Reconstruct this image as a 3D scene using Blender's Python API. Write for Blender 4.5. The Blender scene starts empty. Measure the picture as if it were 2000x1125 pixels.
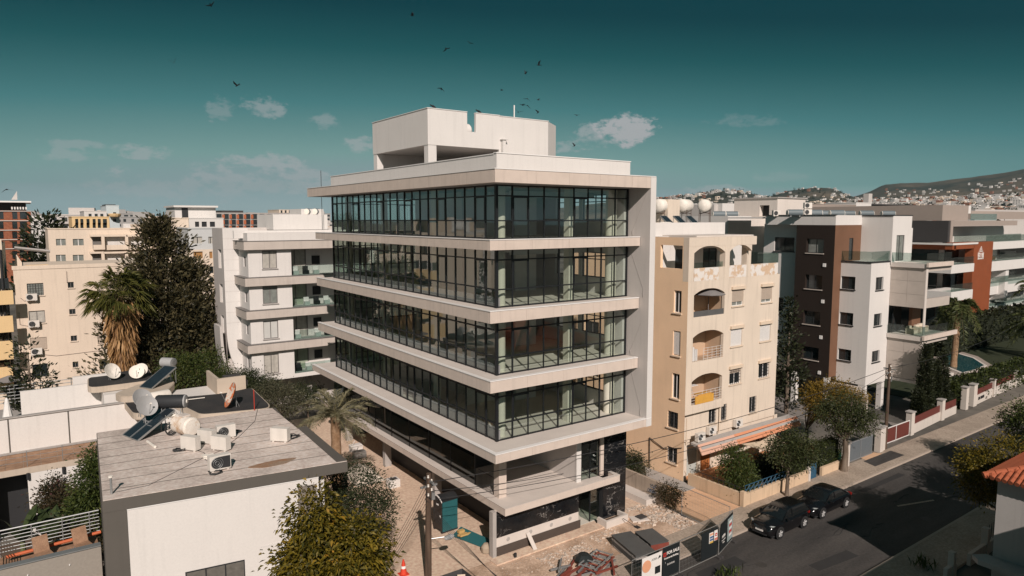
import bpy, math, random
import numpy as np
from mathutils import Vector, Matrix
R = math.radians
SC = bpy.context.scene
COL = SC.collection

# ------------------------------------------------------------------ camera
PITCH = math.atan(134 / 1334.0)
HEAD = R(54.4)                      # heading of the view, measured from +X (along the street) towards +Y
CAM = np.array([-21.07, -31.36, 19.5])
cam_d = bpy.data.cameras.new('camera')
cam_d.sensor_width = 36.0
cam_d.lens = 1334.0 / 2000.0 * 36.0
cam_d.clip_start = 0.5
cam_d.clip_end = 40000
cam = bpy.data.objects.new('camera', cam_d)
COL.objects.link(cam)
cam.location = CAM
cam.rotation_euler = (R(90) - PITCH, 0, HEAD - R(90))
SC.camera = cam

# ------------------------------------------------------------------ light and sky
SUN_EL = R(34.0)
SUN_XY = np.array([-0.41, -0.912])            # horizontal direction towards the sun
sun_d = bpy.data.lights.new('sun', 'SUN')
sun_d.energy = 4.6
sun_d.angle = R(0.5)
sun_d.color = (1.0, 0.875, 0.795)
sun = bpy.data.objects.new('sun', sun_d)
COL.objects.link(sun)
to_sun = Vector((SUN_XY[0] * math.cos(SUN_EL), SUN_XY[1] * math.cos(SUN_EL), math.sin(SUN_EL)))
sun.rotation_euler = to_sun.to_track_quat('Z', 'Y').to_euler()
sun.location = (-40, -90, 80)

world = bpy.data.worlds.new('World')
SC.world = world
world.use_nodes = True
wn, wl = world.node_tree.nodes, world.node_tree.links
wn.clear()

def wnode(t, **k):
    n = wn.new(t)
    for a, b in k.items():
        setattr(n, a, b)
    return n

def wmath(op, a, b=None, c=None, clamp=False):
    n = wnode('ShaderNodeMath', operation=op, use_clamp=clamp)
    for i, v in enumerate((a, b, c)):
        if v is None:
            continue
        if isinstance(v, (int, float)):
            n.inputs[i].default_value = v
        else:
            wl.new(v, n.inputs[i])
    return n.outputs[0]

sky = wnode('ShaderNodeTexSky', sky_type='NISHITA')
sky.sun_disc = False
sky.sun_elevation = SUN_EL
sky.sun_rotation = math.atan2(SUN_XY[0], SUN_XY[1])
sky.altitude = 50
sky.air_density = 1.0
sky.dust_density = 0.6
sky.ozone_density = 3.0
# the photograph's teal grade: the sky's own brightness picks the colour, the same all round
spx = wnode('ShaderNodeSeparateColor')
wl.new(sky.outputs[0], spx.inputs[0])
grade = wnode('ShaderNodeValToRGB')
ge = grade.color_ramp.elements
ge[0].position = .20; ge[0].color = (.0012, .042, .055, 1)
ge[1].position = 1.0; ge[1].color = (.62, .62, .60, 1)
for p_, c_ in ((.228, (.0015, .043, .056)), (.275, (.010, .085, .095)), (.363, (.058, .190, .200)), (.475, (.18, .318, .305)), (.515, (.225, .32, .33)), (.60, (.27, .37, .385))):
    k_ = ge.new(p_); k_.color = (*c_, 1)
tq = wnode('ShaderNodeTexCoord'); tn = wnode('ShaderNodeVectorMath', operation='NORMALIZE'); wl.new(tq.outputs['Generated'], tn.inputs[0]); ts = wnode('ShaderNodeSeparateXYZ'); wl.new(tn.outputs[0], ts.inputs[0])
lift = wmath('MULTIPLY', wmath('SUBTRACT', 1.0, wmath('DIVIDE', wmath('ABSOLUTE', ts.outputs[2]), 0.045), clamp=True), 0.26)     # pale air low over the horizon, all round
wl.new(wmath('ADD', wmath('DIVIDE', spx.outputs[1], 15.0), lift), grade.inputs[0])
gam = wnode('ShaderNodeMix', data_type='RGBA', blend_type='MULTIPLY')
gam.inputs[0].default_value = 1.0
wl.new(grade.outputs[0], gam.inputs[6]); gam.inputs[7].default_value = (10, 10, 10, 1)
# small fair-weather clouds, laid out by compass direction and height over the horizon
geo = wnode('ShaderNodeTexCoord')
nrm = wnode('ShaderNodeVectorMath', operation='NORMALIZE')
wl.new(geo.outputs['Generated'], nrm.inputs[0])
sep = wnode('ShaderNodeSeparateXYZ')
wl.new(nrm.outputs[0], sep.inputs[0])
az = wmath('ARCTAN2', sep.outputs[1], sep.outputs[0])
el = wmath('ARCSINE', sep.outputs[2])
comb = wnode('ShaderNodeCombineXYZ')
wl.new(az, comb.inputs[0]); wl.new(wmath('MULTIPLY', el, 1.7), comb.inputs[1])
nz = wnode('ShaderNodeTexNoise')
nz.inputs['Scale'].default_value = 58; nz.inputs['Detail'].default_value = 10; nz.inputs['Roughness'].default_value = 0.66
wl.new(comb.outputs[0], nz.inputs['Vector'])
nz2 = wnode('ShaderNodeTexNoise')
nz2.inputs['Scale'].default_value = 20; nz2.inputs['Detail'].default_value = 5
wl.new(comb.outputs[0], nz2.inputs['Vector'])
total = None
edge = wmath('ADD', wmath('MULTIPLY', wmath('SUBTRACT', nz.outputs[0], 0.5), 3.4), wmath('MULTIPLY', wmath('SUBTRACT', nz2.outputs[0], 0.5), 2.6))      # ragged outline
#      azimuth, elevation, half width, half height (degrees), density
CLOUDS = [(45.3, 7.2, 2.5, 1.15, 1.0), (46.9, 7.0, 2.2, .75, .6), (49.2, 6.2, 3.2, .55, .5), (74.2, 8.6, 1.6, .7, .5), (77, 8.2, 1.2, .9, .3),
          (69.3, 7.6, 1.2, .6, .38), (66.6, 6.0, 1.2, .6, .55), (74.8, 4.4, 3.4, .6, .6), (77.4, 4.0, 1.7, .6, .5), (82.5, 4.9, 2.0, .45, .5), (85.5, 5.2, 3.0, .3, .35), (84.2, 3.4, .9, .5, .5),
          (74, 2.6, 9, .6, .36), (80, 2.2, 6, .8, .30), (71.5, 3.4, 2.6, .6, .5), (73, 4.0, 2.2, .5, .6), (76.5, 3.2, 3.0, .5, .45), (69, 2.7, 2.4, .5, .5), (87, 4.4, 2.5, .4, .35), (38.2, 2.4, 2.2, .3, .45), (33, 3.3, 2.5, .4, .15), (36, 7.6, 2.4, .5, .18),
          (105, 5, 5, 1, .6), (122, 8, 3, 1.2, .7), (150, 4, 7, .9, .5), (185, 7, 4, 1.2, .7), (220, 5, 6, 1, .5), (262, 8, 3, 1.2, .7), (300, 5, 6, 1, .5), (-30, 7, 4, 1.2, .7), (5, 5, 5, 1, .5)]
for a0, e0, wa, he, dn in CLOUDS:
    da = wmath('SUBTRACT', az, R(a0) if a0 <= 180 else R(a0 - 360))
    u = wmath('DIVIDE', da, R(wa * 1.25))
    v = wmath('DIVIDE', wmath('SUBTRACT', el, R(e0)), R(he * 1.35))
    q = wmath('ADD', wmath('MULTIPLY', u, u), wmath('MULTIPLY', v, v))
    m = wmath('MULTIPLY', wmath('MULTIPLY', wmath('ADD', wmath('SUBTRACT', 0.66, q), edge), 1.7, clamp=True), dn)
    total = m if total is None else wmath('MAXIMUM', total, m)
cov = wmath('MULTIPLY', total, 0.95, clamp=True)
cmix = wnode('ShaderNodeMix', data_type='RGBA', blend_type='MIX')
wl.new(cov, cmix.inputs[0])
wl.new(gam.outputs[2], cmix.inputs[6])
cmix.inputs[7].default_value = (3.9, 4.0, 4.1, 1)
bg = wnode('ShaderNodeBackground')
bg.inputs[1].default_value = 0.10
wl.new(cmix.outputs[2], bg.inputs[0])
wo = wnode('ShaderNodeOutputWorld')
wl.new(bg.outputs[0], wo.inputs[0])

vs = SC.view_settings
vs.view_transform = 'Standard'; vs.look = 'None'; vs.gamma = 1.0; vs.exposure = 0.0; vs.use_curve_mapping = False
SC.render.engine = 'CYCLES'
SC.cycles.use_denoising = True
SC.cycles.max_bounces = 6
SC.cycles.transparent_max_bounces = 16
SC.cycles.glossy_bounces = 4
SC.cycles.caustics_reflective = False; SC.cycles.caustics_refractive = False
SC.cycles.sample_clamp_indirect = 6

# ------------------------------------------------------------------ surveying helpers: where a sight line meets a real plane
_fh = np.array([math.cos(HEAD), math.sin(HEAD), 0]); _rt = np.array([math.sin(HEAD), -math.cos(HEAD), 0]); _up = np.array([0, 0, 1.])
_fw = _fh * math.cos(PITCH) - _up * math.sin(PITCH); _u2 = _fh * math.sin(PITCH) + _up * math.cos(PITCH)
def sight(x, y): return _fw + _rt * ((x - 1000) / 1334.) - _u2 * ((y - 562.5) / 1334.)
def onz(x, y, z=0.0): d = sight(x, y); return CAM + d * ((z - CAM[2]) / d[2])
def onx(x, y, X): d = sight(x, y); return CAM + d * ((X - CAM[0]) / d[0])
def ony(x, y, Y): d = sight(x, y); return CAM + d * ((Y - CAM[1]) / d[1])
def far(x, y, dist): d = sight(x, y); return CAM + d * (dist / math.hypot(d[0], d[1]))
def zrise(x, y, X, Y): d = sight(x, y); return CAM[2] + d[2] / math.hypot(d[0], d[1]) * math.hypot(X - CAM[0], Y - CAM[1])

# ------------------------------------------------------------------ materials
MATS = {}
def M(name, col, rough=0.85, var=0.10, scale=1.5, bump=0.0, bscale=25.0, metal=0.0, spec=0.35, streak=0.0, island=0.0, fine=0.06):
    """plaster, stone, paint ...: colour with large soft variation, fine grain, optional rain streaks and relief"""
    if name in MATS:
        return MATS[name]
    m = bpy.data.materials.new(name); m.use_nodes = True
    n, l = m.node_tree.nodes, m.node_tree.links
    b = n['Principled BSDF']
    b.inputs['Roughness'].default_value = rough; b.inputs['Metallic'].default_value = metal
    b.inputs['Specular IOR Level'].default_value = spec
    g = n.new('ShaderNodeNewGeometry')
    fac = None
    def mth(op, a, c):
        k = n.new('ShaderNodeMath'); k.operation = op
        for i, v in enumerate((a, c)):
            if isinstance(v, (int, float)): k.inputs[i].default_value = v
            else: l.new(v, k.inputs[i])
        return k.outputs[0]
    def noise(sc, det, vec=None):
        t = n.new('ShaderNodeTexNoise'); t.inputs['Scale'].default_value = sc; t.inputs['Detail'].default_value = det
        l.new(vec or g.outputs['Position'], t.inputs['Vector'])
        return t.outputs[0]
    val = mth('MULTIPLY', mth('SUBTRACT', noise(scale, 5), .5), 2.6 * var)
    if fine:
        val = mth('ADD', val, mth('MULTIPLY', mth('SUBTRACT', noise(scale * 22, 2), .5), 2 * fine))
    if streak:
        mp = n.new('ShaderNodeMapping'); mp.inputs['Scale'].default_value = (2.4, 2.4, .16)
        l.new(g.outputs['Position'], mp.inputs['Vector'])
        s = noise(1.6, 6, mp.outputs[0])
        val = mth('SUBTRACT', val, mth('MULTIPLY', mth('MAXIMUM', mth('SUBTRACT', s, .52), 0.0), 5 * streak))
    if island:
        val = mth('ADD', val, mth('MULTIPLY', mth('SUBTRACT', g.outputs['Random Per Island'], .5), 2 * island))
    mx = n.new('ShaderNodeMix'); mx.data_type = 'RGBA'; mx.blend_type = 'MULTIPLY'; mx.inputs[0].default_value = 1
    mx.inputs[6].default_value = (*col, 1)
    cb = n.new('ShaderNodeCombineColor')
    v1 = mth('ADD', val, 1.0)
    for i in range(3): l.new(v1, cb.inputs[i])
    l.new(cb.outputs[0], mx.inputs[7])
    l.new(mx.outputs[2], b.inputs['Base Color'])
    if bump:
        bp = n.new('ShaderNodeBump'); bp.inputs['Strength'].default_value = bump; bp.inputs['Distance'].default_value = 0.03
        l.new(noise(bscale, 4), bp.inputs['Height']); l.new(bp.outputs[0], b.inputs['Normal'])
    MATS[name] = m
    return m

def M2(name, c1, c2, scale, lo=.42, hi=.58, rough=.85, detail=6, bump=.0, bscale=20, stretch=(1, 1, 1), spec=.35):
    """two colours broken up by noise (rust, marble veins, dirt on concrete)"""
    if name in MATS: return MATS[name]
    m = bpy.data.materials.new(name); m.use_nodes = True
    n, l = m.node_tree.nodes, m.node_tree.links
    b = n['Principled BSDF']; b.inputs['Roughness'].default_value = rough; b.inputs['Specular IOR Level'].default_value = spec
    g = n.new('ShaderNodeNewGeometry'); mp = n.new('ShaderNodeMapping'); mp.inputs['Scale'].default_value = stretch
    l.new(g.outputs['Position'], mp.inputs['Vector'])
    t = n.new('ShaderNodeTexNoise'); t.inputs['Scale'].default_value = scale; t.inputs['Detail'].default_value = detail; t.inputs['Roughness'].default_value = .6
    l.new(mp.outputs[0], t.inputs['Vector'])
    r = n.new('ShaderNodeValToRGB'); r.color_ramp.elements[0].position = lo; r.color_ramp.elements[1].position = hi
    r.color_ramp.elements[0].color = (*c1, 1); r.color_ramp.elements[1].color = (*c2, 1)
    l.new(t.outputs[0], r.inputs[0])
    t2 = n.new('ShaderNodeTexNoise'); t2.inputs['Scale'].default_value = scale * 14; t2.inputs['Detail'].default_value = 3
    l.new(g.outputs['Position'], t2.inputs['Vector'])
    mx = n.new('ShaderNodeMix'); mx.data_type = 'RGBA'; mx.blend_type = 'OVERLAY'; mx.inputs[0].default_value = .5
    l.new(r.outputs[0], mx.inputs[6]); l.new(t2.outputs[0], mx.inputs[7])
    l.new(mx.outputs[2], b.inputs['Base Color'])
    if bump:
        bp = n.new('ShaderNodeBump'); bp.inputs['Strength'].default_value = bump; bp.inputs['Distance'].default_value = .03
        t3 = n.new('ShaderNodeTexNoise'); t3.inputs['Scale'].default_value = bscale; t3.inputs['Detail'].default_value = 5
        l.new(g.outputs['Position'], t3.inputs['Vector']); l.new(t3.outputs[0], bp.inputs['Height']); l.new(bp.outputs[0], b.inputs['Normal'])
    MATS[name] = m
    return m

def leafmat(name, dark, light, third=None, trans=.25, rough=.55):
    if name in MATS: return MATS[name]
    m = bpy.data.materials.new(name); m.use_nodes = True
    n, l = m.node_tree.nodes, m.node_tree.links
    b = n['Principled BSDF']; b.inputs['Roughness'].default_value = rough; b.inputs['Specular IOR Level'].default_value = .3
    g = n.new('ShaderNodeNewGeometry')
    t = n.new('ShaderNodeTexNoise'); t.inputs['Scale'].default_value = .9; t.inputs['Detail'].default_value = 2
    l.new(g.outputs['Position'], t.inputs['Vector'])
    a = n.new('ShaderNodeMath'); a.operation = 'ADD'; l.new(g.outputs['Random Per Island'], a.inputs[0]); l.new(t.outputs[0], a.inputs[1])
    h = n.new('ShaderNodeMath'); h.operation = 'MULTIPLY_ADD'; h.inputs[1].default_value = .66; h.inputs[2].default_value = -.16; l.new(a.outputs[0], h.inputs[0])
    r = n.new('ShaderNodeValToRGB'); r.color_ramp.elements[0].color = (*dark, 1); r.color_ramp.elements[1].color = (*light, 1)
    r.color_ramp.elements[0].position = .15; r.color_ramp.elements[1].position = .8
    if third:
        e = r.color_ramp.elements.new(.97); e.color = (*third, 1)
    l.new(h.outputs[0], r.inputs[0]); l.new(r.outputs[0], b.inputs['Base Color'])
    tr = n.new('ShaderNodeBsdfTranslucent'); l.new(r.outputs[0], tr.inputs[0])
    mx = n.new('ShaderNodeMixShader'); mx.inputs[0].default_value = trans
    l.new(b.outputs[0], mx.inputs[1]); l.new(tr.outputs[0], mx.inputs[2]); l.new(mx.outputs[0], n['Material Output'].inputs[0])
    MATS[name] = m
    return m

def glassmat(name, tintc, ior=1.9, rough=.0):
    """flat window glass: mirrors by angle, lets the rest through with the tint of the pane"""
    if name in MATS: return MATS[name]
    m = bpy.data.materials.new(name); m.use_nodes = True
    n, l = m.node_tree.nodes, m.node_tree.links
    n.remove(n['Principled BSDF'])
    t = n.new('ShaderNodeBsdfTransparent'); t.inputs[0].default_value = (*tintc, 1)
    gl = n.new('ShaderNodeBsdfGlossy'); gl.inputs['Roughness'].default_value = rough; gl.inputs[0].default_value = (.93, .97, .97, 1)
    lw = n.new('ShaderNodeLayerWeight'); lw.inputs[0].default_value = .5       # facing: the same from either side of the pane
    f0 = ((ior - 1) / (ior + 1)) ** 2
    pw = n.new('ShaderNodeMath'); pw.operation = 'POWER'; pw.inputs[1].default_value = 4.0; l.new(lw.outputs['Facing'], pw.inputs[0])
    f = n.new('ShaderNodeMath'); f.operation = 'MULTIPLY_ADD'; f.inputs[1].default_value = 1 - f0; f.inputs[2].default_value = f0; l.new(pw.outputs[0], f.inputs[0])
    mx = n.new('ShaderNodeMixShader')
    l.new(f.outputs[0], mx.inputs[0]); l.new(t.outputs[0], mx.inputs[1]); l.new(gl.outputs[0], mx.inputs[2])
    l.new(mx.outputs[0], n['Material Output'].inputs[0])
    MATS[name] = m
    return m

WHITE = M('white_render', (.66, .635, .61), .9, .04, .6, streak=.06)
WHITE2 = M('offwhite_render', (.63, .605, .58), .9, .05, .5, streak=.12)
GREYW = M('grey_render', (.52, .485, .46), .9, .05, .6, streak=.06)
CONC = M('board_concrete', (.60, .51, .445), .9, .09, 1.3, bump=.25, bscale=14, streak=.10)
CONCG = M('grey_concrete', (.38, .355, .335), .9, .12, 1.0, bump=.3, bscale=10, streak=.10)
CONCT = M('pale_screed', (.60, .545, .50), .9, .10, .8, bump=.15)
FLASH = M('white_metal_flashing', (.78, .76, .74), .45, .02)
BLACKM = M('black_aluminium', (.012, .014, .016), .45, .05, spec=.4)
STEEL = M('galvanised_steel', (.42, .43, .43), .45, .08, 3, metal=.7)
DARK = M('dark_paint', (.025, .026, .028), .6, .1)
GLASS = glassmat('curtain_wall_glass', (.80, .86, .83), 2.1)
GLASSB = glassmat('balustrade_glass', (.72, .79, .77), 1.5)
PANE = M('dark_window_pane', (.018, .024, .026), .06, .1, spec=.9)
PANEL = M('curtained_window_pane', (.20, .215, .20), .12, .35, 2.5, spec=.8)
WINFR = M('grey_window_frame', (.16, .15, .145), .5, .05)
WHITEFR = M('white_window_frame', (.72, .70, .68), .5, .03)

# ------------------------------------------------------------------ mesh and object helpers
class MB:
    def __init__(s): s.v, s.f, s.m = [], [], []
    def face(s, pts, mi=0):
        k = len(s.v); s.v += [tuple(map(float, p)) for p in pts]; s.f.append(tuple(range(k, k + len(pts)))); s.m.append(mi); return s
    def box(s, x0, y0, z0, x1, y1, z1, mi=0):
        if x0 > x1: x0, x1 = x1, x0
        if y0 > y1: y0, y1 = y1, y0
        if z0 > z1: z0, z1 = z1, z0
        k = len(s.v)
        s.v += [(x0, y0, z0), (x1, y0, z0), (x1, y1, z0), (x0, y1, z0), (x0, y0, z1), (x1, y0, z1), (x1, y1, z1), (x0, y1, z1)]
        s.f += [(k, k+3, k+2, k+1), (k+4, k+5, k+6, k+7), (k, k+1, k+5, k+4), (k+1, k+2, k+6, k+5), (k+2, k+3, k+7, k+6), (k+3, k, k+4, k+7)]
        s.m += [mi] * 6; return s
    def prism(s, poly, z0, z1, mi=0):
        """poly: counter-clockwise (x, y) outline"""
        n = len(poly); k = len(s.v)
        s.v += [(x, y, z0) for x, y in poly] + [(x, y, z1) for x, y in poly]
        s.f += [tuple(k + i for i in reversed(range(n))), tuple(k + n + i for i in range(n))]
        s.f += [(k + i, k + (i+1) % n, k + n + (i+1) % n, k + n + i) for i in range(n)]
        s.m += [mi] * (n + 2); return s
    def extr(s, poly, off, mi=0):
        """poly: 3-D outline, off: extrusion vector"""
        n = len(poly); k = len(s.v); o = np.array(off, float)
        s.v += [tuple(map(float, p)) for p in poly] + [tuple(np.array(p, float) + o) for p in poly]
        s.f += [tuple(k + i for i in reversed(range(n))), tuple(k + n + i for i in range(n))]
        s.f += [(k + i, k + (i+1) % n, k + n + (i+1) % n, k + n + i) for i in range(n)]
        s.m += [mi] * (n + 2); return s
    def tube(s, pts, rad, n=8, mi=0, cap=True):
        pts = [np.array(p, float) for p in pts]
        if isinstance(rad, (int, float)): rad = [rad] * len(pts)
        k = len(s.v); ref = None
        for i, p in enumerate(pts):
            d = pts[min(i+1, len(pts)-1)] - pts[max(i-1, 0)]; d = d / (np.linalg.norm(d) + 1e-9)
            if ref is None: ref = np.array([0, 0, 1.]) if abs(d[2]) < .9 else np.array([1., 0, 0])
            a = np.cross(d, ref); a /= np.linalg.norm(a) + 1e-9; b = np.cross(d, a); ref = np.cross(a, d) * 1.0
            if np.linalg.norm(ref) < 1e-6: ref = np.array([1., 0, 0])
            for j in range(n):
                t = 2 * math.pi * j / n
                s.v.append(tuple(p + rad[i] * (math.cos(t) * a + math.sin(t) * b)))
        for i in range(len(pts) - 1):
            for j in range(n):
                s.f.append((k + i*n + j, k + i*n + (j+1) % n, k + (i+1)*n + (j+1) % n, k + (i+1)*n + j)); s.m.append(mi)
        if cap:
            s.f.append(tuple(k + j for j in reversed(range(n)))); s.f.append(tuple(k + (len(pts)-1)*n + j for j in range(n))); s.m += [mi] * 2
        return s
    def cyl(s, x, y, z0, z1, r, n=16, mi=0, r2=None): return s.tube([(x, y, z0), (x, y, z1)], [r, r if r2 is None else r2], n, mi)
    def lathe(s, prof, c=(0, 0, 0), n=16, axis='z', mi=0):
        """prof: (radius, height) pairs; axis 'z', 'x' or 'y'"""
        k = len(s.v)
        for r_, h in prof:
            for j in range(n):
                t = 2 * math.pi * j / n; a, b = r_ * math.cos(t), r_ * math.sin(t)
                p = (a, b, h) if axis == 'z' else (h, a, b) if axis == 'x' else (b, h, a)
                s.v.append((c[0] + p[0], c[1] + p[1], c[2] + p[2]))
        for i in range(len(prof) - 1):
            for j in range(n):
                s.f.append((k + i*n + j, k + i*n + (j+1) % n, k + (i+1)*n + (j+1) % n, k + (i+1)*n + j)); s.m.append(mi)
        return s
    def xf(s, mat, start=0):
        for i in range(start, len(s.v)): s.v[i] = tuple(mat @ Vector(s.v[i]))
        return s

def mesh_of(mb, mats, smooth=False, name='mesh'):
    me = bpy.data.meshes.new(name)
    me.from_pydata(mb.v, [], mb.f)
    for m in (mats if isinstance(mats, (list, tuple)) else [mats]): me.materials.append(m)
    if max(mb.m, default=0): me.polygons.foreach_set('material_index', mb.m)
    if smooth:
        me.polygons.foreach_set('use_smooth', [True] * len(me.polygons))
        try: me.set_sharp_from_angle(angle=R(38))
        except Exception: pass
    me.update()
    return me

def obj(name, mb, mats, parent=None, smooth=False, world=True, kind=None, label=None):
    """one mesh object; geometry given in place coordinates (world=True) is kept in place under a moved parent"""
    me = mb if isinstance(mb, bpy.types.Mesh) else mesh_of(mb, mats, smooth, name)
    o = bpy.data.objects.new(name, me); COL.objects.link(o)
    if parent is not None:
        o.parent = parent
        if world and parent.parent is None: o.location = -parent.location
    if kind: o['kind'] = kind
    if label: o['label'] = label
    return o

def thing(name, label, cat, loc=(0, 0, 0), rz=0.0, group=None):
    o = bpy.data.objects.new(name, None); COL.objects.link(o)
    o.location = tuple(map(float, loc)); o.rotation_euler = (0, 0, rz); o.empty_display_size = .3
    o['label'] = label; o['category'] = cat
    if group: o['group'] = group
    return o

def tag(o, label, cat, group=None, kind=None):
    o['label'] = label; o['category'] = cat
    if group: o['group'] = group
    if kind: o['kind'] = kind
    return o

def structure(name, mb, mats, label=None, smooth=False):
    o = obj(name, mb, mats, smooth=smooth, kind='structure')
    if label: o['label'] = label
    return o

def dup(root, loc, rz=0.0, label=None, group=None, scale=None):
    r_ = root.copy(); COL.objects.link(r_); r_.location = tuple(map(float, loc)); r_.rotation_euler = (0, 0, rz)
    if scale: r_.scale = (scale, scale, scale) if isinstance(scale, (int, float)) else scale
    if label: r_['label'] = label
    if group: r_['group'] = group
    for ch in list(root.children):
        c = ch.copy(); COL.objects.link(c); c.parent = r_
        for g in ch.children:
            d = g.copy(); COL.objects.link(d); d.parent = c
    return r_

# a wall face with rectangular openings. face 'y': wall in a plane Y=c looking to -Y, u runs along X.  face 'x': plane X=c looking to -X, u along Y
def wall(mb, face, c, u0, u1, z0, z1, holes=(), depth=.22, mi=0, thick=None):
    us = sorted({u0, u1, *[min(max(h[0], u0), u1) for h in holes], *[min(max(h[1], u0), u1) for h in holes]})
    zs = sorted({z0, z1, *[min(max(h[2], z0), z1) for h in holes], *[min(max(h[3], z0), z1) for h in holes]})
    P = (lambda u, z, d: (u, c + d, z)) if face == 'y' else (lambda u, z, d: (c + d, u, z))
    def quad(a, b, cc, d): mb.face([a, b, cc, d] if face == 'y' else [d, cc, b, a], mi)
    for i in range(len(us) - 1):
        for j in range(len(zs) - 1):
            um, zm = (us[i] + us[i+1]) / 2, (zs[j] + zs[j+1]) / 2
            if any(h[0] < um < h[1] and h[2] < zm < h[3] for h in holes): continue
            quad(P(us[i], zs[j], 0), P(us[i+1], zs[j], 0), P(us[i+1], zs[j+1], 0), P(us[i], zs[j+1], 0))
    for h in holes:
        a, b, p, q = max(h[0], u0), min(h[1], u1), max(h[2], z0), min(h[3], z1)
        quad(P(a, p, 0), P(a, p, depth), P(a, q, depth), P(a, q, 0)) if False else None
        mb.face([P(a, p, 0), P(a, q, 0), P(a, q, depth), P(a, p, depth)], mi); mb.face([P(b, p, 0), P(b, p, depth), P(b, q, depth), P(b, q, 0)], mi)
        mb.face([P(a, p, 0), P(a, p, depth), P(b, p, depth), P(b, p, 0)], mi); mb.face([P(a, q, 0), P(b, q, 0), P(b, q, depth), P(a, q, depth)], mi)
    return mb

def slab_uv(mb, face, c, u0, u1, z0, z1, d0, d1, mi=0):
    """a box in wall coordinates, from depth d0 to d1 behind the face"""
    if face == 'y': mb.box(u0, c + d0, z0, u1, c + d1, z1, mi)
    else: mb.box(c + d0, u0, z0, c + d1, u1, z1, mi)
    return mb

def window(parent, face, c, h, nx=2, depth=.14, fr=.05, pane=None, frame=None, sill=None, nz=1, shut=None, bars=False, sillmat=None, name='window'):
    """a window set into opening h=(u0,u1,z0,z1): part window (the frame) > pane, sill, shutter"""
    u0, u1, z0, z1 = h
    f = MB()
    def b(a, bb, p, q, d0, d1, m=0): slab_uv(f, face, c, a, bb, p, q, d0, d1, m)
    b(u0, u1, z0, z0 + fr, depth - .03, depth + .03); b(u0, u1, z1 - fr, z1, depth - .03, depth + .03)
    b(u0, u0 + fr, z0 + fr, z1 - fr, depth - .03, depth + .03); b(u1 - fr, u1, z0 + fr, z1 - fr, depth - .03, depth + .03)
    for i in range(1, nx):
        u = u0 + (u1 - u0) * i / nx; b(u - fr / 2, u + fr / 2, z0 + fr, z1 - fr, depth - .025, depth + .025)
    for i in range(1, nz):
        z = z0 + (z1 - z0) * i / nz; b(u0 + fr, u1 - fr, z - fr / 3, z + fr / 3, depth - .02, depth + .02)
    w = obj(name, f, frame or WINFR, parent)
    p = MB(); slab_uv(p, face, c, u0, u1, z0, z1, depth + .004, depth + .016)
    obj('pane', p, pane or PANE, w)
    if sill:
        s_ = MB(); slab_uv(s_, face, c, u0 - .08, u1 + .08, z0 - .09, z0 - .003, -.10, .12); obj('sill', s_, sillmat or sill, w)
    if shut:
        s_ = MB(); q = z1 - (z1 - z0) * shut[0]
        n_ = max(3, int((z1 - q) / .09))
        for i in range(n_):
            a = q + (z1 - q) * i / n_; slab_uv(s_, face, c, u0 + .02, u1 - .02, a + .006, a + (z1 - q) / n_ - .006, depth - .075, depth - .04)
        obj('shutter', s_, shut[1], w)
    if bars:
        s_ = MB()
        for i in range(1, 6):
            u = u0 + (u1 - u0) * i / 6; slab_uv(s_, face, c, u - .012, u + .012, z0, z1, .01, .035)
        for i in range(1, 5):
            z = z0 + (z1 - z0) * i / 5; slab_uv(s_, face, c, u0, u1, z - .01, z + .01, .036, .05)
        obj('window_bars', s_, DARK, w)
    return w
# ------------------------------------------------------------------ the new office building
MARBLE = M2('black_marble', (.006, .007, .009), (.014, .016, .018), 1.2, .35, .7, rough=.18, spec=.6)
def veins(m):
    n, l = m.node_tree.nodes, m.node_tree.links
    b = n['Principled BSDF']; g = n.new('ShaderNodeNewGeometry')
    mp = n.new('ShaderNodeMapping'); mp.inputs['Rotation'].default_value = (.3, .6, .2); mp.inputs['Scale'].default_value = (1, 1, 1.5)
    l.new(g.outputs['Position'], mp.inputs['Vector'])
    t = n.new('ShaderNodeTexNoise'); t.inputs['Scale'].default_value = .8; t.inputs['Detail'].default_value = 7; t.inputs['Roughness'].default_value = .6; t.inputs['Distortion'].default_value = 1.2
    l.new(mp.outputs[0], t.inputs['Vector'])
    r = n.new('ShaderNodeValToRGB'); e = r.color_ramp.elements
    e[0].position = .4945; e[0].color = (0, 0, 0, 1); e[1].position = .5015; e[1].color = (1, 1, 1, 1); k = e.new(.5085); k.color = (0, 0, 0, 1)
    l.new(t.outputs[0], r.inputs[0])
    t2 = n.new('ShaderNodeTexNoise'); t2.inputs['Scale'].default_value = .9; t2.inputs['Detail'].default_value = 2; l.new(g.outputs['Position'], t2.inputs['Vector'])
    q = n.new('ShaderNodeMath'); q.operation = 'MULTIPLY_ADD'; q.inputs[1].default_value = 5; q.inputs[2].default_value = -2.35; q.use_clamp = True; l.new(t2.outputs[0], q.inputs[0])
    q2 = n.new('ShaderNodeMath'); q2.operation = 'MULTIPLY'; l.new(q.outputs[0], q2.inputs[0]); l.new(r.outputs[0], q2.inputs[1])
    old = b.inputs['Base Color'].links[0].from_socket
    mx = n.new('ShaderNodeMix'); mx.data_type = 'RGBA'; l.new(q2.outputs[0], mx.inputs[0]); l.new(old, mx.inputs[6]); mx.inputs[7].default_value = (.72, .67, .62, 1)
    l.new(mx.outputs[2], b.inputs['Base Color'])
veins(MARBLE)
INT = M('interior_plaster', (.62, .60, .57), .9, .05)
INTC = M('interior_column_concrete', (.60, .58, .49), .9, .08, 2, bump=.1)
INTF = M('interior_floor_screed', (.60, .57, .50), .85, .10, .7)
DADO = M('grey_sill_wall', (.22, .22, .225), .8, .05)

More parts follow.
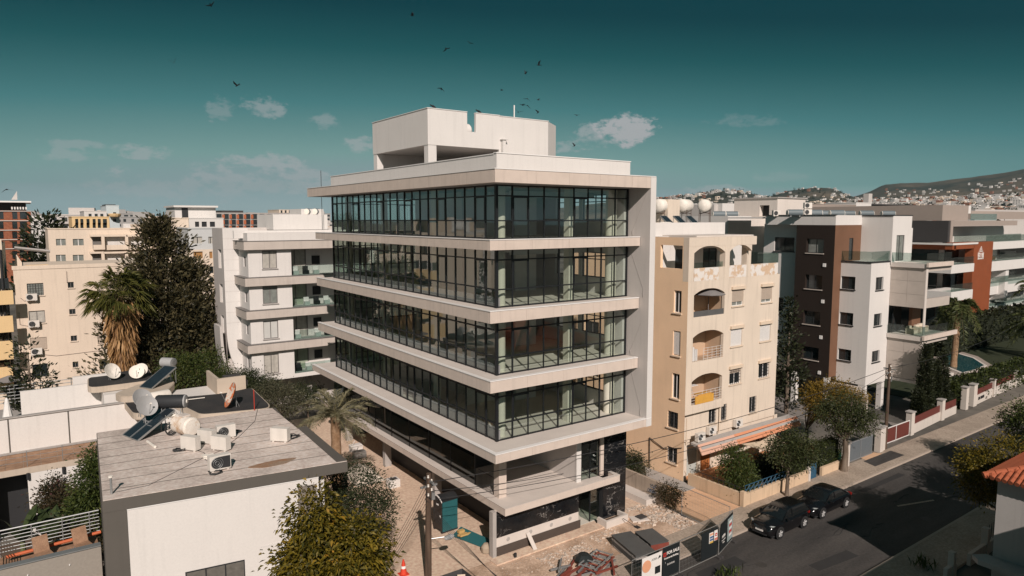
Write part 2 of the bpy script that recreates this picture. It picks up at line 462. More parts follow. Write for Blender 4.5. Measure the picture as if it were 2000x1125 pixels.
B = thing('office_building', 'new six-storey glass office block with concrete slab bands and white rooftop box', 'office building', (0.3, 0, 0))
GX, GY, GX1, GY1 = 0.30, 0.0, 10.52, 24.6          # glass line
FL = [6.85, 10.70, 14.55, 18.40]                    # slab tops of the glazed floors
ROOF = 22.12
SL = {  # slab: x0, y0, x1, y1, top, thickness
    'lower': (-1.00, -1.80, 10.60, 26.75, 6.85, .50), 's3': (-.80, -1.02, 10.56, 25.6, 10.70, .66), 's4': (-.80, -1.02, 10.56, 25.6, 14.55, .66),
    's5': (-.80, -1.02, 10.56, 25.6, 18.40, .55), 'roof': (-1.00, -1.80, 10.60, 26.75, ROOF, .70)}
for key, (x0, y0, x1, y1, zt, th) in SL.items():
    big = key in ('lower', 'roof')
    core = MB().box(x0 + .16, y0 + .16, zt - th + .012, (x1 if not big else 10.9), y1 - .16, zt - .006)
    s = obj('floor_slab', core, CONCT if key != 'roof' else CONCG, B)
    fl = MB()
    # metal drip edge along the top, in two runs
    fl.box(x0 - .03, y0 - .03, zt - .012, x1 + (.45 if big else 0), y0 + .26, zt + .035); fl.box(x0 - .03, y0 + .263, zt - .012, x0 + .22, y1, zt + .035)
    obj('flashing', fl, FLASH, s)
    # edge cast in panels: short joints between them
    def panels(a0, a1, step, seed, along):
        rng = random.Random(seed); a = a0; first = True
        while a < a1 - .05:
            w = min(step * rng.uniform(.85, 1.15), a1 - a)
            if a1 - a - w < .7: w = a1 - a
            m = MB()
            if along == 'x': m.box(a + .006, y0, zt - th, a + w - .006, y0 + .158, zt - .014)
            else: m.box(x0, a + .006, zt - th, x0 + .158, a + w - .006, zt - .014)
            obj('edge_panel', m, CONC, s); a += w
    panels(x0, x1, 2.55, hash(key) % 7 if False else len(key) + int(zt), 'x')
    panels(y0 + .16, y1, 3.4, 3 + int(zt), 'y')
    m = MB().box(x0 + .17, y1 - .158, zt - th, x1, y1, zt - .014); obj('edge_panel', m, CONC, s)
# portal frame: thick white end wall on the street side running from the lower slab to the roof
m = MB().box(10.603, -1.80, 6.36, 11.06, 1.3, 21.44); e = obj('end_wall', m, GREYW, B)  # white wall's side shade put into a grey body
m = MB().box(10.598, -1.826, 6.34, 11.075, -1.803, 21.46).box(10.598, -1.826, 21.46, 11.075, -1.803, 22.09); obj('end_wall_front', m, WHITE, e)
for z0, (ya, yb), dz in ((18.45, (-.35, -1.5), 2.3), (14.6, (-.3, -1.35), -2.2), (10.75, (-.35, -1.2), 1.8), (6.9, (-.3, -1.3), -2.6)):
    p0, p1 = ((10.59, ya, z0 + .4), (10.59, yb, z0 + .4 + dz)) if dz > 0 else ((10.59, yb, z0 + .5), (10.59, ya, z0 + .5 - dz))
    m = MB().tube([(10.585, p0[1], z0 + .05), (10.58, p0[1] + .03, z0 + .3), p0], .02, 5).tube([p0, p1], .008, 4)
    obj('loose_cable', m, CONCG, e)
# party wall behind the portal, with window openings, and the rear wall
holes = []
for z in FL: holes += [(1.7, 4.3, z + 1.0, z + 2.85), (4.6, 7.2, z + 1.0, z + 2.85), (17, 23, z + .9, z + 2.8)]
m = MB(); wall(m, 'x', 10.30, .12, GY1, 6.86, 21.42, [], .2) if False else None
m = MB()
def pierced(mb, axis, c0, c1, u0, u1, z0, z1, hs):
    us = sorted({u0, u1, *[h[0] for h in hs], *[h[1] for h in hs]}); zs = sorted({z0, z1, *[h[2] for h in hs], *[h[3] for h in hs]})
    for i in range(len(us)-1):
        for j in range(len(zs)-1):
            um, zm = (us[i]+us[i+1])/2, (zs[j]+zs[j+1])/2
            if any(h[0] < um < h[1] and h[2] < zm < h[3] for h in hs): continue
            if axis == 'x': mb.box(c0, us[i], zs[j], c1, us[i+1], zs[j+1])
            else: mb.box(us[i], c0, zs[j], us[i+1], c1, zs[j+1])
    return mb
for k, z in enumerate(FL):
    hs = [(1.7, 4.2, z + 1.05, z + 2.75), (4.5, 7.0, z + 1.05, z + 2.75), (17.5, 19.9, z + .9, z + 2.7), (20.4, 23, z + .9, z + 2.7)]
    w = obj('party_wall', pierced(MB(), 'x', 10.28, 10.58, .14, GY1 - .1, z + .004, z + (3.85 if k < 3 else 3.7) - (.66 if k < 2 else .55 if k == 2 else .7) - .004, hs), INT, B)
    f = MB()
    for a, b_, p, q in hs:
        f.box(10.40, a, p, 10.45, b_, p + .07).box(10.40, a, q - .07, 10.45, b_, q).box(10.40, a, p + .07, 10.45, a + .07, q - .07).box(10.40, b_ - .07, p + .07, 10.45, b_, q - .07).box(10.40, (a+b_)/2 - .04, p + .07, 10.45, (a+b_)/2 + .04, q - .07)
        f.box(10.40, a + .07, q - .5, 10.45, b_ - .07, q - .44)
    obj('window_frame', f, BLACKM, w)
# curtain walls: mullions, transoms and panes, each piece its own
NL, NR = 22, 9
for k, z in enumerate(FL):
    top = (FL[k+1] - (.66 if k < 2 else .55)) if k < 3 else ROOF - .70
    z0, z1 = z + .01, top - .01
    hb, ht = z0 + 1.02, z1 - .60
    for side in ('street', 'yard', 'rear'):
        n = {'street': NR, 'yard': NL, 'rear': 8}[side]
        a0, a1 = {'street': (GX, GX1), 'yard': (GY, GY1), 'rear': (GX + .1, 10.2)}[side]
        us = [a0 + (a1 - a0) * i / n for i in range(n + 1)]
        fr = MB()
        c = {'street': GY, 'yard': GX, 'rear': GY1}[side]; face = 'x' if side == 'yard' else 'y'
        def bx(mb, u0, u1, p, q, d0, d1): slab_uv(mb, face, c, u0, u1, p, q, d0, d1)
        bx(fr, a0 + .09, a1 - .09, z0, z0 + .07, .03, .13); bx(fr, a0 + .09, a1 - .09, z1 - .07, z1, .03, .13)
        cw = obj('curtain_wall', fr, BLACKM, B)
        for i, u in enumerate(us):
            wd = .075 if (i % 3 == 1) else .045
            if i in (0, n): wd = .09
            lo, hi = (u, u + wd) if i == 0 else (u - wd, u) if i == n else (u - wd / 2, u + wd / 2)
            if side == 'yard' and i == 0: continue
            mm = MB(); bx(mm, lo, hi, z0, z1, -.008, .085); obj('mullion', mm, BLACKM, cw)
        for zz in (hb, ht):
            mm = MB()
            for i in range(n): bx(mm, us[i] + .05, us[i+1] - .05, zz - .035, zz + .035, -.005, .10)
            obj('transom', mm, BLACKM, cw)
        # a few opening sashes
        rng = random.Random(k * 7 + n)
        for i in range(1, n, 4):
            ss = MB(); bx(ss, us[i] + .05, us[i+1] - .05, ht - .10, ht - .037, -.012, .05); bx(ss, us[i] + .05, us[i] + .09, hb + .037, ht - .10, -.012, .05); bx(ss, us[i+1] - .09, us[i+1] - .05, hb + .037, ht - .10, -.012, .05); obj('sash', ss, BLACKM, cw)
        if side == 'rear':
            mm = MB(); bx(mm, a0 + .05, a1 - .05, z0 + .05, z1 - .05, .045, .05); obj('glazing', mm, GLASS, cw); continue
        rows = [(z0 + .07, hb - .035), (hb + .035, ht - .035), (ht + .035, z1 - .07)]
        joined = MB()
        for i in range(n):
            for r_, (p, q) in enumerate(rows):
                tl = rng.uniform(-.006, .006); t2 = rng.uniform(-.006, .006)
                d = .05
                u0, u1 = us[i] + .02, us[i+1] - .02
                if face == 'y': quad = [(u0, c + d + tl, p), (u1, c + d - tl, p), (u1, c + d - tl + t2, q), (u0, c + d + tl + t2, q)]
                else: quad = [(c + d + tl, u1, p), (c + d - tl, u0, p), (c + d - tl + t2, u0, q), (c + d + tl + t2, u1, q)]
                if side == 'yard' and r_ == 2: joined.face(quad)
                elif side == 'street' and k == 0 and i == 7 and r_ < 2: pass       # door leaf standing open
                else: obj('pane', MB().face(quad), GLASS, cw)
        if joined.f: obj('transom_pane', joined, GLASS, cw, kind='stuff')
    mm = MB().box(GX - .03, GY - .03, z0, GX + .13, GY + .13, z1); obj('corner_post', mm, BLACKM, B)
    # inside: columns, core, partitions, low sill wall along the yard side
    for (cx, cy, rr) in ((1.15, .75, .24), (9.75, .75, .36), (1.3, 8.6, .26), (1.3, 16.5, .26), (1.3, 23.4, .26), (9.6, 23.2, .28)):
        obj('column', MB().cyl(cx, cy, z + .003, top - .003, rr, 20), INTC, B, smooth=True)
    obj('column', MB().box(6.05, .55, z + .003, 6.45, 1.05, top - .003), INTC, B)
    pw = MB().box(3.0, 7.6, z + .003, 5.6, 7.8, top - .02).box(6.4, 6.6, z + .003, 8.2, 6.8, top - .02).box(8.0, 6.801, z + .003, 8.2, 9.9, top - .02).box(5.4, 7.801, z + .003, 5.6, 9.9, top - .02)
    obj('partition_wall', pw, INT, B)
    obj('service_core', MB().box(4.2, 10, z + .003, 9.4, 17, top - .003), INT if k % 2 else GREYW, B)
    obj('floor_finish', MB().box(GX + .13, GY + .14, z + .002, 10.27, GY1 - .06, z + .016), INTF, B)
    if k < 3:
        sg = MB()
        for i in range(NL):
            if k == 0 and 9 <= i <= 10: continue
            u0, u1 = us[0], us[1]
            u0 = GY + (GY1 - GY) * i / NL + .04; u1 = GY + (GY1 - GY) * (i + 1) / NL - .04
            sg.box(GX + .16, u0, z + .02, GX + .28, u1, z + (.55 if k else .62))
        obj('sill_wall', sg, DADO, B)
    dc = MB().box(3, 2.2, top - .5, 9.6, 2.55, top - .2).box(3, 4.6, top - .5, 9.6, 4.95, top - .2); obj('ceiling_duct', dc, STEEL, B)
# roof: parapet, box with a cut-away underside and a notch
par = MB().box(.34, 0, ROOF + .03, 10.62, .22, 23.12).box(.34, .221, ROOF + .03, .56, 24.75, 23.07).box(.561, 24.53, ROOF + .03, 10.62, 24.75, 23.07).box(10.40, .221, ROOF + .03, 10.62, 24.529, 23.07)
pp = obj('parapet', par, WHITE, B)
cp = MB().box(.30, -.04, 23.121, 10.66, .26, 23.17).box(.30, .261, 23.071, .60, 24.79, 23.12); obj('coping', cp, FLASH, pp)
PX0, PY0, PZT = 0.9, 8.78, 26.72
zb = 24.38
pe = MB()
tw = .22
pe.box(PX0, PY0 + .2, zb, PX0 + tw, 17.4, PZT)                                   # -X face
nx0, nx1, nz = 3.93, 4.62, 25.42
pe.box(PX0, PY0, zb, nx0, PY0 + .198, PZT).box(nx0, PY0, zb, nx1, PY0 + .198, nz).box(nx1, PY0, zb, 6.55, PY0 + .198, PZT)
pe.box(6.551, PY0, 22.2, 10.95, PY0 + .198, PZT - .04)
pe.prism([(10.951, PY0 + .02), (12.9, PY0 + 1.5), (12.8, PY0 + 1.7), (10.951, PY0 + .25)], 22.2, PZT - .05)
pe.box(PX0 + tw, 17.2, 22.2, 12.8, 17.4, PZT - .03)
pe.box(12.6, PY0 + 1.7, 22.2, 12.8, 17.2, PZT - .05)
pe.box(PX0 + tw + .002, PY0 + .2, zb + .05, 10.9, 17.19, zb + .35)
ph = obj('rooftop_box', pe, WHITE, B)
cp = MB().box(PX0 - .04, PY0 - .04, PZT + .001, nx0, PY0 + .24, PZT + .04).box(PX0 - .04, PY0 + .241, PZT + .001, PX0 + .27, 17.44, PZT + .04).box(nx1, PY0 - .04, PZT + .001, 6.6, PY0 + .24, PZT + .04).box(6.601, PY0 - .04, PZT - .039, 10.99, PY0 + .24, PZT)
obj('coping', cp, FLASH, ph)
for a in ((PX0 + .03, PY0 + .03, .62, .55), (PX0 + .03, 16.75, .5, .6)):
    obj('column', MB().box(a[0], a[1], ROOF, a[0] + a[2], a[1] + a[3], zb), WHITE, B)
obj('outlet_pipe', MB().box(6.7, PY0 - .28, 23.2, 6.95, PY0 - .02, 25.05).box(6.62, PY0 - .36, 25.051, 7.1, PY0 - .02, 25.1), WHITE, B)
obj('mast', MB().cyl(9.1, 10.5, 25, 27.9, .05, 8), FLASH, B)
obj('brick_stack', MB().box(6.2, 9.6, zb + .35, 7.3, 10.1, PZT + .16), M('orange_hollow_brick', (.50, .17, .08), .9, .15, 6), B)
obj('water_tank', MB().lathe([(0, -.62), (.42, -.6), (.5, -.5), (.5, .5), (.42, .6), (0, .62)], (4.1, 9.8, 25.6), 18, 'x'), WHITE, B, smooth=True)
# mezzanine slab with its long planter edge
mz = 3.15
mid = obj('floor_slab', MB().box(.50, -.62, mz - .38, 8.3, 26.8, mz - .12), CONCT, B)
m = MB().box(.30, -.85, mz - .42, 9.30, -.62, mz).box(.30, -.619, mz - .42, .499, 27.6, mz).box(9.05, -.619, mz - .42, 9.30, .02, mz); obj('edge_upstand', m, CONC, mid)
m = MB().box(.28, -.87, mz + .001, 9.32, -.60, mz + .022).box(.28, -.599, mz + .001, .52, 27.6, mz + .022).box(9.03, -.599, mz + .001, 9.32, .02, mz + .022); obj('flashing', m, CONCT, mid)
for (x, y) in ((1.3, 1.1), (1.5, 9.2), (1.5, 17.2), (1.5, 25.0)):
    obj('column', MB().box(x - .27, y - .27, mz - .12, x + .27, y + .27, 6.36), CONC, B)
    obj('column', MB().box(x - .27, y - .2, .0, x + .27, y + .2, mz - .385), CONCG, B)
w = obj('partition_wall', MB().box(6.40, .1, mz - .12, 6.58, 5.8, 6.36), GREYW, B)
obj('column', MB().box(6.36, -.02, mz - .12, 6.72, .095, 6.36), WHITE, B)
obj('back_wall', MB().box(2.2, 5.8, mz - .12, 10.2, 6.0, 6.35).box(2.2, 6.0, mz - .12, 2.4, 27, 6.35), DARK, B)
f = MB().box(6.73, .05, mz - .1, 6.80, .12, 6.3).box(8.28, .05, mz - .1, 8.34, .12, 6.3).box(7.5, .05, mz - .1, 7.56, .12, 6.3).box(6.80, .05, 5.35, 8.28, .12, 5.42).box(6.80, .05, mz + .5, 8.28, .12, mz + .57)
f = obj('window', f, BLACKM, B); obj('pane', MB().box(6.78, .082, mz - .08, 8.3, .09, 6.3), GLASS, f)
obj('column', MB().box(8.345, -.06, mz - .1, 8.62, .3, 6.36), CONC, B)
DTINT = glassmat('dark_tinted_glass', (.16, .19, .20), 1.8)
for i in range(8):
    a = 3.4 + i * 2.95; g_ = obj('mezzanine_frame', MB().box(.98, a, mz - .1, 1.04, a + .06, 6.34), BLACKM, B); obj('pane', MB().face([(1.0, a + 2.95, mz - .1), (1.0, a + .06, mz - .1), (1.0, a + .06, 6.34), (1.0, a + 2.95, 6.34)]), DTINT, g_)
m = MB()
for i in range(12): m.cyl(1.02 - .0, 1.45 + i * .14, mz - .1, mz + 1.0, .012, 5)
m.tube([(1.02, 1.4, mz + 1.0), (1.02, 3.05, mz + 1.0)], .02, 6); obj('railing', m, BLACKM, B)
m = MB()
for y in np.arange(18, 26.5, .5): m.cyl(.62, y, mz, mz + .5, .015, 5)
m.tube([(.62, 18, mz + .5), (.62, 26.4, mz + .5)], .025, 6); obj('railing', m, STEEL, B)
# street-level marble walls, in slabs
def marble(x0, x1, z0, z1, nx, nz, y=0.0):
    for i in range(nx):
        for j in range(nz):
            a, b_ = x0 + (x1 - x0) * i / nx, x0 + (x1 - x0) * (i + 1) / nx
            p, q = z0 + (z1 - z0) * j / nz, z0 + (z1 - z0) * (j + 1) / nz
            obj('marble_slab', MB().box(a + .003, y - .03, p + .003, b_ - .003, y - .004, q - .003), MARBLE, B)
marble(.24, 6.55, 1.12, 2.73, 4, 1)
marble(8.63, 10.66, .2, 6.34, 1, 3)
obj('street_wall', MB().box(.24, -.002, 0, 6.55, .2, 2.76), CONCT, B)
m = MB().box(.26, -.035, 0, 6.7, -.004, .55); obj('wall_foot', m, M('bitumen_coating', (.075, .058, .048), .8, .1), B)
for x in (1.1, 2.75, 4.35, 5.85): obj('anchor_patch', MB().tube([(x, -.012, .84), (x, -.03, .84)], [.13, .11], 9), CONCG, B)
obj('column', MB().box(-.02, -.06, 0, .235, .3, 2.73), CONCG, B)
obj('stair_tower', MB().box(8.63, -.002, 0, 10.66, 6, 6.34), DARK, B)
f = MB().box(6.56, .25, 0, 6.62, .31, 2.7).box(8.56, .25, 0, 8.62, .31, 2.7).box(7.72, .25, .05, 7.80, .31, 2.7).box(6.62, .25, 2.3, 8.56, .31, 2.36)
f = obj('entrance_frame', f, BLACKM, B); obj('pane', MB().box(7.8, .275, .05, 8.56, .285, 2.3), GLASS, f)
lf = MB().box(7.74, .32, .02, 7.80, 1.2, 2.28); obj('door_leaf', lf, GLASS, B)
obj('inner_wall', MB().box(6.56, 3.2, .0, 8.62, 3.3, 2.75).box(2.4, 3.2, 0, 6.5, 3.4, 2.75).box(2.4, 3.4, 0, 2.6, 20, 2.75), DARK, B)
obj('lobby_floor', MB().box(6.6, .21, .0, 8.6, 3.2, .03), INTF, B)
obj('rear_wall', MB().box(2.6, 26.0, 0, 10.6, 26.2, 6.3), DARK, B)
# ------------------------------------------------------------------ ground, street, yard
def sheet(name, poly, z, mat, th=.05, label=None):
    return structure(name, MB().prism(poly, z - th, z), mat, label)
def rect(x0, y0, x1, y1): return [(x0, y0), (x1, y0), (x1, y1), (x0, y1)]
EARTH = M2('city_ground', (.085, .08, .072), (.16, .145, .125), .05, bump=.0)
DIRT = M2('site_dirt', (.36, .245, .17), (.66, .49, .37), .7, .36, .66, bump=.6, bscale=5, detail=10)
YARD = M2('dusty_concrete', (.54, .40, .30), (.68, .52, .40), .35, .3, .7, bump=.25, bscale=6, detail=9)
ASPH = M2('asphalt', (.036, .034, .033), (.088, .080, .074), .5, .3, .72, rough=.8, bump=.25, bscale=60, detail=11, stretch=(.22, 1, 1))
PAVE = M2('pavement_concrete', (.30, .245, .195), (.42, .345, .28), .5, .3, .7, bump=.2, bscale=20)
KERBM = M('kerb_concrete', (.42, .35, .29), .9, .1, 2, bump=.2)
STONEP = M('ochre_paving', (.60, .385, .245), .9, .14, 1.2, island=.2, bump=.1)
ground = sheet('ground', rect(-9000, -3000, 14000, 14000), -.05, EARTH, .2)
sheet('road', rect(-120, -13.5, 300, -6.45), -.008, ASPH)
# far pavement and near pavement with real kerbs
sheet('pavement', rect(-6.2, -6.3, 92, -4.1), .115, PAVE, .16)
sheet('pavement_opposite', rect(-30, -16.2, 200, -13.66), .115, PAVE, .16)
kb = structure('kerb', MB(), KERBM) if False else None
K = structure('kerb_line', MB().box(-6.2, -6.302, -.05, 10.2, -6.45, .09), KERBM)
K.name = 'kerb'
for i in range(60):
    x = 10.21 + i * 1.2
    obj('kerb_stone', MB().box(x, -6.45, -.05, x + 1.19, -6.303, .125 + .004 * math.sin(i * 5)), KERBM, K)
sheet('kerb_opposite', rect(-30, -13.66, 200, -13.5), .12, KERBM, .16)
# paving joints of the near pavement: proud slabs, a few bays near the drive
for i in range(6):
    for j in range(2):
        x = 13.8 + i * 1.35; y = -6.27 + j * 1.05
        obj('paving_slab', MB().box(x + .008, y + .008, .118, x + 1.342, y + 1.042, .127 + .003 * ((i * 3 + j) % 3)), PAVE, bpy.data.objects['pavement'], world=True)
structure('asphalt_patch', MB().prism([(32.6, -5.6), (37.2, -5.7), (37.4, -4.5), (33.0, -4.45)], .117, .122), ASPH)
structure('ramp', MB().prism([(33.4, -4.45), (36.0, -4.45), (35.8, -3.9), (33.6, -3.9)], .117, .125), STONEP)
structure('road_patch', MB().prism([(26.5, -10.2), (29.6, -11.2), (29.7, -11.05), (26.6, -10.05)], -.006, -.003), PAVE)
for i, (x, y) in enumerate(((12.0, -9.5), (31.5, -8.9), (26.0, -12.2))): structure('manhole_cover', MB().tube([(x, y, -.007), (x, y, -.003)], [.33, .33], 20), M('cast_iron', (.05, .046, .043), .6, .15, 9))
for i, pl_ in enumerate(([(8, -8.6), (11.5, -8.9), (11.6, -8.0), (8.2, -7.9)], [(27, -7.6), (33, -7.7), (33, -7.2), (27, -7.15)], [(14, -11.8), (17.5, -12.2), (17.6, -11.4), (14.1, -11.1)])): structure('road_patch', MB().prism(pl_, -.007, -.0045), M('newer_asphalt', (.034, .033, .033), .85, .12, 1.5, bump=.2, bscale=60))
rc = random.Random(21)
for i in range(9):
    x, y = rc.uniform(4, 34), rc.uniform(-12.5, -7.2); pts = [(x, y, -.006)]
    for k in range(7): x += rc.uniform(.2, .6); y += rc.uniform(-.25, .25); pts.append((x, y, -.006))
    structure('road_crack', MB().tube(pts, .016, 4), M('crack_tar', (.018, .018, .018), .6))
site = sheet('site_dirt', rect(-6.2, -6.29, 13.4, -.28), .02, DIRT, .08)
yard = sheet('yard', rect(-6.2, -.28, 13.4, 34), .016, YARD, .08)
structure('footing', MB().box(-.35, -.95, 0, 11.2, -.28, .10), YARD)
structure('garden_ground', MB().prism(rect(17.6, -4.1, 40, 16), -.05, .07), EARTH)
# drive beside the beige block: ochre paving laid in rows
drv = structure('driveway', MB().prism(rect(13.7, -4.1, 17.55, 14), -.05, .08), M('drive_bed', (.30, .22, .15), .9, .1))
rng = random.Random(4)
for i in range(9):
    for j in range(22):
        x = 13.75 + i * .42; y = -4.05 + j * .44
        if y > 3.5: continue
        obj('paving_stone', MB().box(x + .008, y + .008, .05, x + .412, y + .432, .10 + rng.uniform(-.003, .004)), STONEP, drv)
obj('paving_stone_field', MB().box(13.75, 3.95, .05, 17.5, 13.9, .098), STONEP, drv)
# rubble: loose stones
def stones(name, spots, seed, mat, label):
    rng = random.Random(seed); m = MB()
    for (x0, x1, y0, y1, n, s0, s1) in spots:
        for _ in range(n):
            x, y, s = rng.uniform(x0, x1), rng.uniform(y0, y1), rng.uniform(s0, s1) * rng.choice((.5, .7, 1, 1))
            k = len(m.v); m.box(-s, -s * rng.uniform(.5, .9), -s * .4, s, s * rng.uniform(.5, .9), s * .5)
            for i in range(k, len(m.v)):
                v = m.v[i]; m.v[i] = tuple(c * rng.uniform(.65, 1.1) for c in v)
            m.xf(Matrix.Translation((x, y, .02 + s * .25)) @ Matrix.Rotation(rng.uniform(0, 6), 4, 'Z') @ Matrix.Rotation(rng.uniform(-.4, .4), 4, 'X'), k)
    o = obj(name, m, mat, kind='stuff'); o['label'] = label; o['category'] = 'rubble'
    return o
stones('rubble', [(2.0, 5.6, -3.4, -1.6, 420, .02, .085), (10.2, 13.3, -2.6, .2, 380, .03, .12), (11.6, 13.35, -4.4, -2.2, 240, .03, .10), (-.5, 10, -4.8, -1.1, 420, .015, .05), (6.2, 8.2, -2.2, -1.2, 110, .02, .08), (8.5, 11.5, -5.2, -3.6, 150, .02, .06)], 5,
       M('rubble_stone', (.52, .44, .37), .9, .1, 3, island=.25), 'loose pale rubble scattered over the site dirt')
# ------------------------------------------------------------------ beige apartment block next door
BEI = M('beige_render', (.68, .585, .485), .92, .08, .45, streak=.14, bump=.15, bscale=40)
BEI2 = M('ochre_roughcast', (.86, .62, .42), .95, .09, .6, streak=.04, bump=.5, bscale=28)
BEITR = M('beige_trim', (.66, .54, .42), .9, .05)
PEEL = M2('peeling_whitewash', (.72, .68, .64), (.60, .44, .31), 1.6, .47, .53, detail=8)
WOOD = M('varnished_orange_wood', (.42, .15, .05), .5, .15, 6)
AWN = M('salmon_fascia', (.58, .25, .14), .8, .06)
CANVAS = M('sand_canvas', (.55, .45, .34), .9, .06)
SHUTW = M('white_louvre', (.70, .68, .66), .6, .03)
SHUTB = M('beige_roller_shutter', (.46, .38, .31), .7, .05)
PATIO = M('terracotta_patio', (.55, .27, .13), .85, .12, 1.2)
BLUEI = M('blue_iron', (.03, .10, .17), .5, .1)

BALC = M('balcony_ochre', (.50, .36, .25), .9, .06)
A = thing('apartment_block', 'beige five-storey apartment block with arched balconies beside the glass office', 'apartment block', (17.87, 1.17, 0))
AY, AX, AX1 = 1.17, 17.87, 29.85
def rY(x0, y0, x1, y1, Y):       # sight-line rectangle onto a street-facing wall -> opening (u0,u1,z0,z1)
    a, b = ony(x0, y0, Y), ony(x1, y1, Y); return (float(a[0]), float(b[0]), float(b[2]), float(a[2]))
def rX(x0, y0, x1, y1, X):
    a, b = onx(x0, y0, X), onx(x1, y1, X); return (float(b[1]), float(a[1]), float(b[2]), float(a[2]))
FWY = 1.62
bays = [(18.55, 22.1, 12.35, 14.40), (18.55, 22.1, 9.0, 11.25), (18.55, 22.1, 5.75, 7.95)]
wins = [(23.6, 25.05, 12.75, 14.05), (27.4, 28.85, 12.75, 14.05), (23.6, 25.05, 9.55, 10.95), (27.4, 28.85, 9.55, 10.95), (23.6, 25.05, 6.5, 7.75), (27.4, 28.85, 6.5, 7.75), (26.3, 27.25, 3.75, 5.1), (21.2, 22.1, 3.75, 5.05), (22.7, 23.4, 3.75, 5.05)]
m = MB()
wall(m, 'y', AY, AX, 22.4, 5.1, 15.0, bays, .25)
m.face([(22.4, AY, 5.1), (22.4, FWY, 5.1), (22.4, FWY, 15.0), (22.4, AY, 15.0)]); m.face([(AX, AY, 5.1), (AX, FWY, 5.1), (22.4, FWY, 5.1), (22.4, AY, 5.1)])
wall(m, 'y', FWY, 22.4, AX1, 3.0, 15.0, [w for w in wins if w[0] > 22.4], .2); wall(m, 'y', FWY, AX, 22.4, 3.0, 5.1, [w for w in wins if w[1] < 22.4], .2)
m.face([(AX1, FWY, 0), (AX1, 15, 0), (AX1, 15, 15), (AX1, FWY, 15)]); m.face([(AX1, 15, 0), (AX, 15, 0), (AX, 15, 15), (AX1, 15, 15)])
m.face([(AX, FWY, 15.0), (AX1, FWY, 15.0), (AX1, 15, 15.0), (AX, 15, 15.0)])
m.face([(AX, AY, 15.0), (22.4, AY, 15.0), (22.4, FWY, 15.0), (AX, FWY, 15.0)])
obj('front_wall', m, BEI, A)
side = [(1.75, 2.45, 12.65, 14.3), (1.75, 2.45, 9.45, 11.3), (1.75, 2.45, 6.2, 8.1), (1.80, 2.8, 3.9, 5.15), (1.80, 2.8, 1.2, 2.4), (6.5, 8, 12.5, 14), (6.5, 8, 9.3, 10.9), (6.5, 8, 6.2, 7.6), (6.5, 8, 3.2, 4.6), (10.5, 12.3, 12.5, 14), (10.5, 12.3, 9.3, 10.9), (10.5, 12.3, 6.2, 7.6), (10.5, 12.3, 3.2, 4.6)]
m = MB(); wall(m, 'x', AX - .003, AY, 15, 0, 15.0, side, .2); obj('side_wall', m, BEI2, A)
for i, h in enumerate(side): window(A, 'x', AX, h, 2, .14, pane=PANE, frame=WINFR if i > 4 or i == 3 else WHITEFR, sill=BEITR, shut=(.96, SHUTW) if i == 1 else None, bars=i in (3, 4))
for i, h in enumerate(wins):
    w = window(A, 'y', FWY, h, 2, .13, pane=PANEL if i in (0, 1) else PANE, frame=WHITEFR, sill=BEITR, shut={0: (.75, SHUTB), 1: (.8, SHUTB), 2: (.97, SHUTW), 3: (.97, SHUTW), 4: (.3, SHUTB)}.get(i), bars=i in (4, 5, 6, 7, 8))
    if i < 6: obj('lintel', MB().box(h[0] - .12, FWY - .16, h[3] + .02, h[1] + .12, FWY - .003, h[3] + .24), BEITR, w)
# arched tops, back walls, floors and railings of the balconies
for i, (u0, u1, z0, z1) in enumerate(bays):
    bay = obj('balcony', MB().box(u0 - .2, AY + 1.75, z0 - .3, u1 + .2, AY + 1.85, z1 + .2).box(u0 - .2, AY + .252, z0 - .25, u1 + .2, AY + 1.749, z0 - .05).box(u0 - .2, AY + .252, z1 + .05, u1 + .2, AY + 1.749, z1 + .2).box(u0 - .2, AY + .252, z0 - .05, u0 - .05, AY + 1.749, z1 + .05).box(u1 + .05, AY + .252, z0 - .05, u1 + .2, AY + 1.749, z1 + .05), BALC, A)
    sp = MB(); n = 8; rise = .42; um = (u0 + u1) / 2
    for s_ in (-1, 1):
        pts = [(um + s_ * (u1 - u0) / 2 * t, AY + .002, z1 - rise * t ** 2.4) for t in np.linspace(.15, 1, n)]
        poly = pts + [(um + s_ * (u1 - u0) / 2, AY + .002, z1), (pts[0][0], AY + .002, z1)]
        sp.extr(poly if s_ < 0 else poly[::-1], (0, .246, 0))
    obj('arch', sp, BEI, bay)
    obj('balcony_door', MB().box(u0 + .3, AY + 1.69, z0 - .04, u0 + 1.5, AY + 1.745, z1 - .2), PANE, bay)
    obj('door_curtain', MB().box(u0 + 1.6, AY + 1.70, z0 - .04, u0 + 1.95, AY + 1.745, z1 - .25), SHUTW, bay)
    if i > 0:
        rl = MB()
        for q in range(5): rl.tube([(u0 + (0 if i == 2 else 1.3), AY + .05, z0 + .12 + q * .2), (u1, AY + .05, z0 + .12 + q * .2)], .017, 5)
        for q in range(5): rl.cyl(u0 + 1.3 + q * .5, AY + .05, z0, z0 + .95, .017, 5)
        obj('railing', rl, M('white_railing', (.6, .57, .54), .6, .05), bay)
    else:
        obj('dark_screen', MB().box(u0 + .02, AY + .04, z0 - .02, u1 - .02, AY + .08, z0 + .42), M('grey_shade_net', (.10, .10, .10), .9, .2), bay)
tag(obj('parasol', MB().lathe([(.0, .32), (.5, .22), (1.25, -.05), (1.22, -.09), (.5, .15), (0, .24)], (20.9, AY + .55, 13.95), 8).cyl(20.9, AY + .55, 12.32, 14.2, .025, 6), M('grey_parasol_cloth', (.20, .19, .19), .9, .1)), 'grey parasol opened on the top arched balcony of the beige block', 'parasol')
